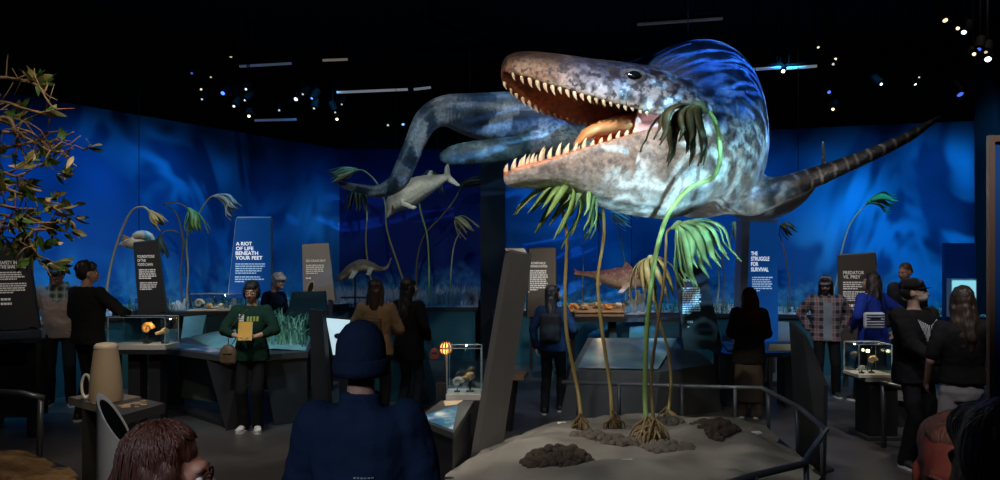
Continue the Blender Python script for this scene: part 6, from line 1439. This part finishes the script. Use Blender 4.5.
    me = remesh(mb, vox, 2); N = len(me.vertices); ca = me.color_attributes.new('skin', 'FLOAT_COLOR', 'POINT'); buf = np.ones((N, 4)); buf[:, :3] = skin
    Mi = Mh.inverted(); X = np.zeros(N * 3); me.vertices.foreach_get('co', X); X = X.reshape(-1, 3)
    if face:
        for k in range(N):
            if X[k][2] > 1.3:
                p = Mi @ Vector(X[k])
                if p.y < -.05 and 1.55 < p.z < 1.585 and abs(p.x) < .028: buf[k, :3] = mixc(skin, (.42, .13, .11), .6)
                elif p.y < -.04 and p.z < 1.625: buf[k, :3] = mixc(skin, (.52, .22, .16), .25)
    ca.data.foreach_set('color', buf.reshape(-1)); body = link('body', me, M_skin, t)
    if face:
        for sg in (1, -1):
            mb = MB(); mb.ell(hp((sg * .032, -.077, 1.634)), (.0135, .0115, .0090), 12, 8, M3); e = mb.build('eye', M_eyew, t, local=True, smooth=True)
            mb = MB(); mb.ell(hp((sg * .032, -.0865, 1.634)), (.0062, .0035, .0062), 10, 6, M3); mb.build('iris', M_iris, e, local=True, smooth=True)
            mb = MB(); mb.tube([hp((sg * .014, -.090, 1.655)), hp((sg * .034, -.089, 1.661)), hp((sg * .054, -.074, 1.655))], [.0035, .0045, .002], 6); mb.build('eyebrow', hm, t, local=True, smooth=True)
    # ---- clothes
    def garment(nm, mb, m, v, amp=.007, sm=2, seed=1.0):
        me = remesh(mb, v, sm)
        displace(me, lambda c: amp * (NZ(Vector((c.x * 11, c.y * 11, c.z * 6 + seed))) + .5 * NZ(c * 24)))
        return link(nm, me, m, t)
    mb = MB()
    for sd in 'LR':
        h_, kn, an, _ = G[sd]; wd = .016 + (.02 if skirt else 0); mb.cap(h_ + Vector((0, 0, .03)), kn, .078 + wd * .6, .058 + wd); mb.cap(kn, an + Vector((0, 0, -.02)), .056 + wd, .047 + wd)
    torso_ = [(.80, .125, .10), (.88, hw + .004, .122), (1.0, hw * .95 + .004, .116), (1.05, hw * .9, .108)]; mb.loft([[up((rx * math.cos(a), ry * math.sin(a), z)) if z > .93 else Vector((rx * math.cos(a), ry * math.sin(a), z)) for a in [2 * math.pi * k / 20 for k in range(20)]] for z, rx, ry in torso_])
    if skirt: mb.loft([[Vector((rx * math.cos(a), ry * math.sin(a), z)) for a in [2 * math.pi * k / 20 for k in range(20)]] for z, rx, ry in ((.22, .19, .15), (.5, .19, .145), (.9, .185, .135))])
    garment('trousers' if not skirt else 'skirt', mb, pants, max(.014, vox), .006, 2, d)
    mb = MB(); torso(mb, coat_hem, .016 + bulk, 1.475, .01)
    for sd in 'LR':
        sh, el, wr = A[sd]; ce = el.lerp(wr, clamp((sleeve - .5) * 2) * .96) if sleeve > .5 else sh.lerp(el, sleeve * 2)
        mb.cap(sh, el if sleeve > .5 else ce, .066 + bulk, .053 + bulk * .9)
        if sleeve > .5: mb.cap(el, ce, .053 + bulk * .9, .040 + bulk * .7)
    if collar: mb.loft([[up((rx * math.cos(a), .016 + rx * .98 * math.sin(a), z)) for a in [2 * math.pi * k / 24 for k in range(24)]] for z, rx in ((1.42, .10), (1.47, .083), (1.475 + collar, .078), (1.475 + collar, .066), (1.45, .066))])
    top_o = garment('jacket', mb, tops, max(.012, vox), .008 + bulk * .25, 2, d + 5)
    for sd, sg in (('L', 1), ('R', -1)):
        _, kn, an, tp = G[sd]; yw = R(12 * sg); Mf = Matrix.Rotation(yw, 3, 'Z') @ Matrix.Rotation(R(tp), 3, 'X'); o = an + Vector((0, 0, -.085)) if tp == 0 else an + Mf @ Vector((0, 0, -.085))
        mb = MB()
        prof = [(-.16, .030, .040), (-.145, .040, .052), (-.10, .044, .062), (-.05, .040, .078), (0, .036, .098), (.04, .034, .100), (.062, .028, .075)]
        mb.loft([[o + Mf @ Vector((w_ * math.cos(a), y_, .012 + h_ * .5 + (h_ * .5) * math.sin(a))) for a in [2 * math.pi * k / 14 for k in range(14)]] for y_, w_, h_ in prof]); so = mb.build('shoe', M_shoe_w if shoes == 'white' else M_shoe_b, t, local=True, smooth=True)
        mb = MB(); out = [(0, -.172), (.034, -.15), (.049, -.10), (.044, -.03), (.038, .04), (.022, .07), (-.022, .07), (-.038, .04), (-.044, -.03), (-.049, -.10), (-.034, -.15)]
        mb.prism([o + Mf @ Vector((a, b, 0.001)) for a, b in out], Mf @ Vector((0, 0, .022))); mb.build('sole', M_sole if shoes != 'plain' else M_shoe_b, so, local=True)
    # ---- hair
    if hair:
        mb = MB(); seed = d * 3
        if hair != 'bald': hell(mb, (0, .030, 1.688), (.087, .097, .088)); hell(mb, (0, .055, 1.645), (.083, .075, .085))
        if hair == 'bald': hell(mb, (0, .052, 1.640), (.083, .070, .060)); hell(mb, (0, .03, 1.685), (.080, .094, .084))
        if hair == 'receding': mb = MB(); hell(mb, (0, .052, 1.688), (.084, .078, .082)); hell(mb, (0, .060, 1.645), (.082, .068, .080)); hell(mb, (0, .004, 1.728), (.060, .055, .034))
        if hair in ('short', 'curly'):
            hell(mb, (0, -.028, 1.715), (.070, .062, .045))
            if hair == 'curly':
                rr = random.Random(int(px))
                for _ in range(34):
                    a, b = rr.uniform(0, 6.28), rr.uniform(.05, 1.45); q = Vector((.082 * math.sin(b) * math.cos(a), .03 + .092 * math.sin(b) * math.sin(a), 1.675 + .085 * math.cos(b)))
                    if q.y > -.045 or q.z > 1.70: hell(mb, q, rr.uniform(.020, .032), 8, 6)
        if hair == 'fringe' or hair == 'bob' or hair == 'long': hell(mb, (0, -.022, 1.712), (.074, .068, .044))
        if hair in ('bob', 'fringe'):
            for sg in (1, -1): hell(mb, (sg * .073, .005, 1.63), (.026, .058, .078))
            hell(mb, (0, .062, 1.60), (.082, .052, .075))
            if hair == 'fringe': hell(mb, (0, -.074, 1.693), (.056, .022, .026))
        if hair == 'long':
            for sg in (1, -1): hell(mb, (sg * .074, .008, 1.62), (.026, .055, .09)); mb.cap(hp((sg * .062, .045, 1.58)), up((sg * .085, .06 + .02, 1.36)), .042, .034)
            mb.cap(hp((0, .066, 1.60)), up((0, .125, 1.34)), .068, .058); mb.cap(hp((.045, .062, 1.58)), up((.05, .118, 1.28)), .050, .036); mb.cap(hp((-.045, .062, 1.58)), up((-.05, .118, 1.29)), .050, .034); mb.cap(up((0, .125, 1.36)), up((0, .125, 1.24)), .055, .03)
        if hair == 'shoulder':
            hell(mb, (0, .004, 1.722), (.072, .062, .040))
            for sg in (1, -1): hell(mb, (sg * .074, .016, 1.61), (.030, .062, .10)); mb.cap(hp((sg * .06, .05, 1.58)), up((sg * .075, .07, 1.45)), .048, .040)
            mb.cap(hp((0, .066, 1.62)), up((0, .095, 1.43)), .082, .066)
        me = remesh(mb, max(.008, vox * .85), 1)
        if wavy or hair == 'curly': displace(me, lambda c: .010 * NZ(Vector((c.x * 30, c.y * 30, c.z * 14 + seed))))
        else: displace(me, lambda c: .005 * NZ(Vector((c.x * 40, c.y * 40, c.z * 6 + seed))))
        if strands:
            rr = random.Random(int(px)); bm = bmesh.new(); bm.from_mesh(me); sb = MB()
            for _ in range(strands):
                a = rr.uniform(0, 6.28); b = rr.uniform(.15, 1.2); path = []; L = 9
                for i in range(L):
                    f = i / (L - 1); bb = b + f * (1.75 - b) * 1.0; q = Vector((.090 * math.sin(bb) * math.cos(a + .25 * f), .028 + .103 * math.sin(bb) * math.sin(a + .25 * f), 1.680 + .098 * math.cos(bb)))
                    if hair != 'short' and f > .6: q.z -= (f - .6) * .28; q.y += (f - .6) * .03
                    path.append(hp(q + Vector((rr.uniform(-.003, .003), rr.uniform(-.003, .003), rr.uniform(-.002, .004)))))
                path = [p for p in path if (Mh.inverted() @ p).z > 1.735 or (Mh.inverted() @ p).y > -.028]
                if len(path) > 2: sb.tube(path, [.0042 * (1 - .6 * i / len(path)) for i in range(len(path))], 5)
            m3 = sb.mesh('s'); bm.from_mesh(m3); bm.to_mesh(me); bm.free(); bpy.data.meshes.remove(m3); me.shade_smooth()
        link('hair', me, hm, t)
    if hat:
        kind, m = hat; mb = MB()
        if kind == 'beanie':
            rings = []
            for z, rx, ry in ((1.600, .090, .104), (1.66, .093, .107), (1.705, .090, .104), (1.742, .079, .091), (1.774, .055, .064), (1.790, .022, .026), (1.793, .004, .004)): rings.append([hp((rx * math.cos(a), .020 + ry * math.sin(a), z)) for a in [2 * math.pi * k / 40 for k in range(40)]])
            mb.loft(rings); ho = mb.build('beanie', m, t, local=True, smooth=True)
            mb = MB(); rings = []
            for z, g in ((1.590, -.004), (1.588, .003), (1.612, .006), (1.644, .006), (1.652, .001), (1.650, -.008)): rings.append([hp(((.096 + g + .0015 * math.cos(k * 20 * math.pi / 10)) * math.cos(a), .020 + (.110 + g) * math.sin(a), z)) for k, a in enumerate([2 * math.pi * k / 60 for k in range(60)])])
            mb.loft(rings, cap=False); mb.build('cuff', m, ho, local=True, smooth=True)
        else:
            rings = []
            for z, rx, ry in ((1.672, .090, .104), (1.70, .090, .104), (1.735, .082, .094), (1.760, .058, .066), (1.770, .02, .022), (1.771, .003, .003)): rings.append([hp((rx * math.cos(a), .022 + ry * math.sin(a), z)) for a in [2 * math.pi * k / 32 for k in range(32)]])
            mb.loft(rings); ho = mb.build('cap', m, t, local=True, smooth=True)
            mb = MB(); lo = []; 
            for k in range(13):
                a = math.pi * (1 + k / 12); ex = .070 * math.sin(math.pi * k / 12) ** .7; lo.append(hp((.086 * math.cos(a), .020 + .100 * math.sin(a) - ex, 1.680 - .012 * math.sin(math.pi * k / 12) - .010 * abs(math.cos(a)))))
            mb.prism(lo + [hp((0, -.02, 1.684))], M3 @ Vector((0, 0, .006))); mb.build('brim', m, ho, local=True)
    if beard:
        mb = MB(); hell(mb, (0, -.045, 1.558), (.054, .052, .034)); hell(mb, (0, -.068, 1.537), (.036, .034, .035)); 
        for sg in (1, -1): hell(mb, (sg * .055, -.015, 1.585), (.016, .034, .036)); mb.cap(hp((0, -.098, 1.585)), hp((sg * .026, -.088, 1.578)), .008, .006)
        link('beard', remesh(mb, .007, 1), beard, t)
    if mask:
        mb = MB(); hell(mb, (0, -.052, 1.585), (.060, .062, .048)); link('face_mask', remesh(mb, .007, 2), mask, t)
        for sg in (1, -1):
            mb = MB(); mb.tube([hp((sg * .056, -.045, 1.60)), hp((sg * .083, .0, 1.625))], .002, 5); mb.build('ear_loop', mask, t, local=True)
    if glasses:
        mb = MB()
        for sg in (1, -1):
            mb.tube([hp((sg * .034 + .024 * math.cos(a), -.105 + abs(.4 * (sg * .034 + .024 * math.cos(a)) ** 2 * 12), 1.634 + .018 * math.sin(a))) for a in [2 * math.pi * k / 20 for k in range(21)]], .0026, 6)
            mb.tube([hp((sg * .058, -.090, 1.638)), hp((sg * .082, .01, 1.634))], .0022, 6)
        mb.tube([hp((-.011, -.105, 1.637)), hp((.011, -.105, 1.637))], .0024, 6); g = mb.build('glasses', M_specs, t, local=True, smooth=True)
    t['_x'] = 0; del t['_x']
    return dict(t=t, A=A, up=up, hp=hp, s=s, top=top_o, M=Matrix.Translation((x, d, 0)) @ Matrix.Rotation(R(rot), 4, 'Z') @ Matrix.Scale(s, 4))
M_cblack = cloth('black_fabric', (.010, .010, .011)); M_cnavy = cloth('navy_puffer_fabric', (.010, .022, .058)); M_ctan = cloth('tan_fabric', (.25, .17, .10)); M_cjean = cloth('dark_denim', (.018, .022, .034)); M_cbeige = cloth('pinkish_beige_fabric', (.30, .22, .19)); M_cblue = cloth('royal_blue_fabric', (.015, .035, .26)); M_cgreen = cloth('dark_green_fabric', (.010, .035, .024)); M_cgrey = cloth('light_grey_trousers', (.34, .33, .34)); M_cbrown = cloth('brown_skirt_fabric', (.075, .055, .04)); M_cchar = cloth('charcoal_fabric', (.022, .022, .026))
def plaid(name, a, b, c_, sc):
    m = bpy.data.materials.new(name); m.use_nodes = True; nt = m.node_tree; bb = nt.nodes['Principled BSDF']; bb.inputs['Roughness'].default_value = .85; tc = nd(nt, 'ShaderNodeTexCoord'); L = nt.links
    def stripes(axis, ph, width):
        sp = nd(nt, 'ShaderNodeSeparateXYZ'); L.new(tc.outputs['Object'], sp.inputs[0]); m1 = nd(nt, 'ShaderNodeMath', operation='MULTIPLY_ADD'); m1.inputs[1].default_value = sc; m1.inputs[2].default_value = ph; L.new(sp.outputs[axis], m1.inputs[0])
        f = nd(nt, 'ShaderNodeMath', operation='FRACT'); L.new(m1.outputs[0], f.inputs[0]); g = nd(nt, 'ShaderNodeMath', operation='LESS_THAN'); g.inputs[1].default_value = width; L.new(f.outputs[0], g.inputs[0]); return g
    x1, z1, x2, z2 = stripes('X', 0, .45), stripes('Z', 0, .45), stripes('X', .3, .10), stripes('Z', .3, .10)
    ad = nd(nt, 'ShaderNodeMath', operation='ADD'); L.new(x1.outputs[0], ad.inputs[0]); L.new(z1.outputs[0], ad.inputs[1]); hf = nd(nt, 'ShaderNodeMath', operation='MULTIPLY'); hf.inputs[1].default_value = .5; L.new(ad.outputs[0], hf.inputs[0])
    mx = nd(nt, 'ShaderNodeMix', data_type='RGBA'); L.new(hf.outputs[0], mx.inputs['Factor']); mx.inputs['A'].default_value = (*a, 1); mx.inputs['B'].default_value = (*b, 1)
    mm = nd(nt, 'ShaderNodeMath', operation='MAXIMUM'); L.new(x2.outputs[0], mm.inputs[0]); L.new(z2.outputs[0], mm.inputs[1]); m2 = nd(nt, 'ShaderNodeMix', data_type='RGBA'); L.new(mm.outputs[0], m2.inputs['Factor']); L.new(mx.outputs['Result'], m2.inputs['A']); m2.inputs['B'].default_value = (*c_, 1); L.new(m2.outputs['Result'], bb.inputs['Base Color']); return m
M_plaid = plaid('red_grey_plaid', (.30, .29, .30), (.030, .030, .04), (.34, .06, .06), 9); M_plaid2 = plaid('green_grey_plaid', (.20, .24, .20), (.02, .03, .03), (.35, .33, .28), 12)
def held(name, label, cat, loc, rotz=0): return thing(name, label, cat, loc, rotz)
def decal(P, nm, pts, m, y=-.15, dz=0, th=.004):
    """small prints lying just proud of the chest or back of a garment (local x, z outline)"""
    Mi = P['M']; bv = BVHTree.FromPolygons([tuple(v.co) for v in P['top'].data.vertices], [tuple(p.vertices) for p in P['top'].data.polygons])
    sg = 1 if y < 0 else -1; mb = MB()
    for poly in pts:
        vs = []
        for a, b in poly:
            h = bv.ray_cast(Vector((a, .0, b)), Vector((0, -sg, 0))); q = h[0] if h[0] else Vector((a, y, b)); vs.append(q - Vector((0, sg * .004, 0)))
        mb.prism(vs, (0, -sg * th, 0))
    return mb.build(nm, m, P['top'], local=True)
def rect(x0, z0, x1, z1): return [(x0, z0), (x1, z0), (x1, z1), (x0, z1)]

# --- left pair
P = person('person in a black jacket with dark wavy hair reaching toward the left glass case', 88, 262, 9.35, 155, 'curly', M_hblack, M_cblack, M_cblack, bulk=.012, arms={'R': (-.20, -.36, 1.18, -.8, .3, -.4), 'L': (.20, -.25, 1.05, .8, .3, -.4)}, yaw=-25, face=True, collar=.02)
P = person('person in a beige jacket and plaid scarf bending behind the person in black at left', 60, 262, 10.4, 25, 'short', M_hdark, M_cbeige, M_cblack, skin=(.42, .22, .17), bulk=.01, lean=12, pitch=28, yaw=-20, arms={'L': (.20, -.25, 1.0), 'R': (-.20, -.22, 1.0)}, feet={'L': (.12, -.05, 0), 'R': (-.12, .05, 0)})
mb = MB(); mb.loft([[P['up']((rx * math.cos(a), .0 + ry * math.sin(a), z + .02 * math.cos(a * 2))) for a in [2 * math.pi * k / 24 for k in range(24)]] for z, rx, ry in ((1.33, .21, .15), (1.40, .20, .14), (1.46, .13, .115), (1.52, .09, .09))]); link('scarf', remesh(mb, .014, 1), M_plaid2, P['t'])
# --- woman with the notebook
P = person('person in a dark green top holding a golden notebook in front of the angular console', 252, 281, 8.75, 4, 'fringe', M_hblack, M_cgreen, M_cblack, skin=(.50, .30, .21), female=True, glasses=True, shoes='white', pitch=8, arms={'L': (.085, -.25, 1.13, 1, .25, -.2), 'R': (-.085, -.25, 1.13, -1, .25, -.2)}, feet={'L': (.065, -.02, 0), 'R': (-.10, .0, 0)}, sleeve=.78, bulk=.008, coat_hem=.84, vox=.010)
decal(P, 'white_stripes', [rect(-.12, 1.300 + k * .022, -.055, 1.314 + k * .022) for k in range(4)], M_white); decal(P, 'green_letters', [rect(-.02 + k * .034, 1.30, .004 + k * .034, 1.355) for k in range(4)], mat('lime_print', (.30, .36, .08), var=0, bump=0))
c = P['M'] @ Vector((0, -.315, 1.20)); t = held('notebook', 'golden yellow notebook held in both hands by the person in green', 'notebook', c, R(4)); Ml_ = Matrix.Rotation(R(-14), 4, 'X')
mb = MB(); mb.box((0, 0, 0), (.150, .018, .205), rx=R(-14), bev=.004); mb.build('cover', mat('golden_cover', (.60, .36, .06), rough=.5, var=.15, bump=.05), t, local=True); mb = MB(); mb.box((.003, 0, 0), (.148, .013, .199), rx=R(-14)); mb.build('pages', mat('cream_pages', (.6, .55, .42), var=.05, bump=0), t, local=True)
def bag(label, c, w, dp, h, m, strap, ms, name='handbag', rotz=0, boxy=False):
    t = held(name, label, 'bag', c, rotz); mb = MB()
    if boxy: mb.box((0, 0, h * .45), (w, dp, h * .86), bev=.025)
    else: mb.ell((0, 0, h * .45), (w / 2, dp / 2, h / 2), 16, 12); mb.box((0, 0, h * .3), (w * .9, dp * .8, h * .55), bev=.02)
    link('pouch', remesh(mb, .010, 2), m, t)
    Mi = (Matrix.Translation(Vector(c)) @ Matrix.Rotation(rotz, 4, 'Z')).inverted(); mb = MB(); mb.tube([Mi @ Vector(p) for p in strap], .010, 6, flat=.4); mb.build('strap', ms, t, local=True, smooth=True); mb = MB(); mb.box((0, -dp / 2 - .002, h * .55), (w * .5, .008, .02), bev=.003); mb.build('flap_band', ms, t, local=True); return t
M_leath = mat('brown_leather', (.10, .065, .035), rough=.5, var=.3, scale=14, bump=.3)
W = lambda P, q: P['M'] @ Vector(q)
bag('brown shoulder bag hanging at the hip of the person in green', W(P, (-.24, -.11, .80)), .20, .10, .24, M_leath, [W(P, (-.24, -.11, 1.02)), W(P, (-.22, -.17, 1.2)), W(P, (-.10, -.155, 1.36)), W(P, (.02, -.06, 1.475)), W(P, (.02, .10, 1.45)), W(P, (-.12, .165, 1.25)), W(P, (-.235, .03, 1.02))], M_leath)
P = person('silver haired person in a dark jacket looking down behind the angular console', 271, 272, 11.75, 70, 'curly', M_hgrey, M_cnavy, M_cjean, skin=(.48, .28, .22), lean=8, pitch=22, yaw=-10, arms={'L': (.2, -.25, 1.02), 'R': (-.2, -.25, 1.02)})
# --- two women in the middle
P = person('person in a tan jacket with dark shoulder length hair seen from behind in the middle', 376, 280, 9.15, 176, 'shoulder', M_hdark, M_ctan, M_cblack, female=True, bulk=.015, face=False, arms={'L': (.17, -.25, 1.12), 'R': (-.17, -.25, 1.12)}, wavy=1, collar=.02)
t = held('backpack', 'small tan backpack with crossed straps on the back of the tan jacket', 'backpack', W(P, (0, .22, 1.05)), R(176)); mb = MB(); mb.box((0, 0, .12), (.22, .10, .26), bev=.04); mb.ell((0, .03, .08), (.09, .05, .09)); link('pack', remesh(mb, .012, 2), M_leath, t)
mb = MB(); k = P['s']
M_ostrap = mat('orange_brown_strap', (.28, .11, .04), rough=.6, var=.2, bump=.1)
for sg in (1, -1):
    mb = MB(); mb.tube([(sg * .09, -.07, .24), (sg * .11, -.13 * k, .36 * k), (sg * .11, -.22 * k, .40 * k)], .014, 6, flat=.4); mb.build('strap', M_ostrap, t, local=True)
mb = MB(); mb.box((0, .055, .19), (.15, .012, .02), bev=.004); mb.build('zip', M_metal, t, local=True)
P = person('person with long black hair and a black coat right of the tan jacket', 409, 279, 9.7, 150, 'long', M_hblack, M_cblack, M_cjean, female=True, bulk=.014, yaw=-25, coat_hem=.72, arms={'R': (-.22, -.12, 1.0), 'L': (.16, -.2, 1.1)}, wavy=1, shoes='plain')
bag('small pink bag at the side of the long haired person in the black coat', at(434.5, 360, 9.55), .12, .06, .16, mat('pink_bag_fabric', (.50, .14, .13), rough=.6, var=.2, bump=.1), [at(434, 348, 9.58), at(430, 330, 9.6), at(422, 304, 9.62), at(414, 298, 9.62)], M_leath)
# --- foreground man
P = person('person in a navy puffer jacket and navy knitted beanie seen from behind in the foreground', 362, 328, 2.7, 178, None, M_hdark, M_cnavy, M_cjean, skin=(.46, .26, .20), female=True, bulk=.020, face=False, vox=.008, hat=('beanie', mat('navy_knit', (.012, .022, .055), rough=.9, var=.25, scale=30, bump=.7, bscale=220, spec=.1)), collar=.052, arms={'L': (.285, -.05, .88), 'R': (-.285, -.05, .88)}, sleeve=1.0)
decal(P, 'back_print', [rect(-.075 + k * .0125, 1.243, -.066 + k * .0125, 1.248) for k in range(6)], mat('grey_print', (.30, .33, .38), var=0, bump=0), y=.2, th=.002)
P = person('person with auburn hair and glasses in profile at the bottom left', 166, 428, 1.72, 102, 'shoulder', M_hbrown, M_cblack, M_cblack, skin=(.50, .27, .20), female=True, glasses=True, vox=.007, wavy=1, pitch=4, strands=420)
# --- people around the right half
P = person('person with a dark backpack and long dark hair walking left of the yellow stems', 553, 286, 9.9, 165, 'long', M_hblack, M_cnavy, M_cblack, female=True, yaw=-55, feet={'L': (.09, .12, 0), 'R': (-.09, -.14, 0)}, arms={'L': (.23, .06, .92), 'R': (-.22, -.2, 1.05)}, bulk=.008)
t = held('backpack', 'dark backpack worn by the person left of the yellow stems', 'backpack', W(P, (0, .20, 1.02)), R(165)); mb = MB(); mb.box((0, 0, .16), (.26, .13, .36), bev=.05); mb.ell((0, .05, .10), (.10, .05, .11)); link('pack', remesh(mb, .013, 2), M_cchar, t)
for sg in (1, -1):
    mb = MB(); mb.tube([(sg * .10, -.08, .32), (sg * .11, -.13, .40), (sg * .11, -.24, .38)], .016, 6, flat=.4); mb.build('strap', M_cchar, t, local=True)
P = person('person with a dark red headscarf and black coat at the long desk', 749, 288, 9.6, 160, 'shoulder', M_hdark, M_cblack, M_cbrown, female=True, face=True, yaw=30, skirt=True, bulk=.022, coat_hem=.74, arms={'L': (.12, -.25, 1.05), 'R': (-.12, -.25, 1.05)})
mb = MB(); hp = P['hp']
mb.ell(hp((0, .030, 1.675)), (.098, .108, .103), 20, 14); mb.cap(hp((0, .075, 1.62)), P['up']((0, .13, 1.34)), .095, .10); mb.cap(hp((-.06, .06, 1.6)), P['up']((-.10, .12, 1.30)), .06, .05)
link('headscarf', remesh(mb, .011, 2), cloth('dark_red_scarf', (.045, .006, .007), .6, 14), P['t'])
P = person('bearded person in a plaid shirt and grey cap left of the PREDATOR VS. PREY panel', 826, 276, 11.1, -14, 'long', M_hblack, M_plaid, M_cblack, skin=(.40, .23, .16), bulk=.018, hat=('cap', cloth('grey_cap_fabric', (.20, .20, .22))), beard=M_hblack, pitch=10, yaw=-14, arms={'L': (.22, .10, .98, .7, .5, -.3), 'R': (-.22, .10, .98, -.7, .5, -.3)}, feet={'L': (.14, 0, 0), 'R': (-.13, -.06, 0)}, coat_hem=.82)
decal(P, 'pale_shirt', [rect(-.05 + .1 * i, .84 + .03 * k, -.05 + .1 * i + .1, .872 + .03 * k) if False else rect(-.055 + .0275 * i, .84 + .03 * k, -.0275 + .0275 * i, .87 + .03 * k) for k in range(18) for i in range(4)], cloth('pale_blue_shirt', (.24, .28, .32)), th=.006)
P = person('person in a royal blue jacket with a striped handbag walking at right', 873, 273, 10.6, 195, 'shoulder', M_hdark, M_cblue, M_cblack, female=True, yaw=35, bulk=.014, coat_hem=.78, lean=3, feet={'L': (.09, -.22, 0), 'R': (-.10, .30, .10, 40)}, arms={'L': (.24, -.1, 1.02), 'R': (-.25, .12, 1.0)})
t = bag('white and navy striped handbag on the back of the blue jacket', at(874, 329, 10.25), .27, .09, .25, plaid('striped_bag', (.55, .56, .58), (.55, .56, .58), (.03, .04, .10), 0), [at(866, 310, 10.3), at(868, 295, 10.36), at(877, 285, 10.42), at(882, 298, 10.36), at(882, 311, 10.3)], M_cblack, boxy=True)
po = [o for o in t.children if o.name.startswith('pouch')][0]; po.data.materials[0] = mat('white_bag_fabric', (.55, .56, .58), var=.1, bump=.1)
mb = MB(); bv = BVHTree.FromPolygons([tuple(v.co) for v in po.data.vertices], [tuple(p.vertices) for p in po.data.polygons])
for k in range(6):
    z = .015 + .034 * k; row = []
    for i in range(13):
        xx = -.118 + .236 * i / 12; h = bv.ray_cast(Vector((xx, -.3, z)), Vector((0, 1, 0)))
        if h[0]: row.append(h[0] - Vector((0, .002, 0)))
    if len(row) > 2: mb.tube(row, .009, 4)
mb.build('stripes', mat('navy_bag_stripe', (.02, .03, .09), var=0, bump=0), po, local=True)
P = person('tall balding person with ginger hair behind the person in blue', 906, 263, 11.7, -60, 'bald', M_hred, M_cchar, M_cblack, skin=(.45, .24, .17), bulk=.015, pitch=12)
P = person('person in a black cap and face mask with a white wing print on the chest', 915, 279, 7.2, 22, 'short', M_hblack, M_cblack, M_cblack, skin=(.48, .30, .22), bulk=.024, hat=('cap', cloth('black_cap_fabric', (.008, .008, .009))), yaw=38, pitch=-4, mask=mat('pale_mask', (.50, .44, .40), rough=.8, var=.1, bump=.05), arms={'R': (-.14, -.34, 1.04), 'L': (.25, -.02, .92)}, vox=.009, coat_hem=.80)
wing = []
for sg in (1, -1):
    for k in range(6):
        x0 = .016 + .019 * k; z0 = 1.34 + .010 * k
        for j in range(5):
            f0, f1 = j / 5, (j + 1) / 5; xa, xb = x0 - .003 * k * f0, x0 - .003 * k * f1; L_ = .21 - .022 * k; ww = .0036
            wing.append([(sg * (xa - ww), z0 - L_ * f0), (sg * (xa + ww), z0 - L_ * f0), (sg * (xb + ww * (1 - f1 * .6)), z0 - L_ * f1), (sg * (xb - ww * (1 - f1 * .6)), z0 - L_ * f1)])
decal(P, 'wing_print', wing, mat('white_print', (.62, .64, .66), var=0, bump=0))
P = person('person with long brown hair, black T-shirt and light grey trousers at right', 962, 287, 6.3, 176, 'long', M_hdark, M_cblack, M_cgrey, skin=(.46, .27, .20), female=True, face=False, vox=.009, sleeve=.42, coat_hem=.95, yaw=-20, arms={'L': (.22, -.14, .95), 'R': (-.22, -.12, .95)}, wavy=1, bulk=.008)
P = person('sandy haired person with head bowed in the bottom right foreground', 955, 416, 1.62, -34, 'receding', M_hsand, M_cblack, M_cblack, skin=(.55, .25, .20), vox=.007, pitch=12)
P = person('dark haired person in silhouette at the bottom right corner', 1008, 402, 1.12, 185, 'short', M_hblack, M_cblack, M_cblack, face=False, vox=.009, bulk=.02)
bpy.data.scenes.remove(TS)
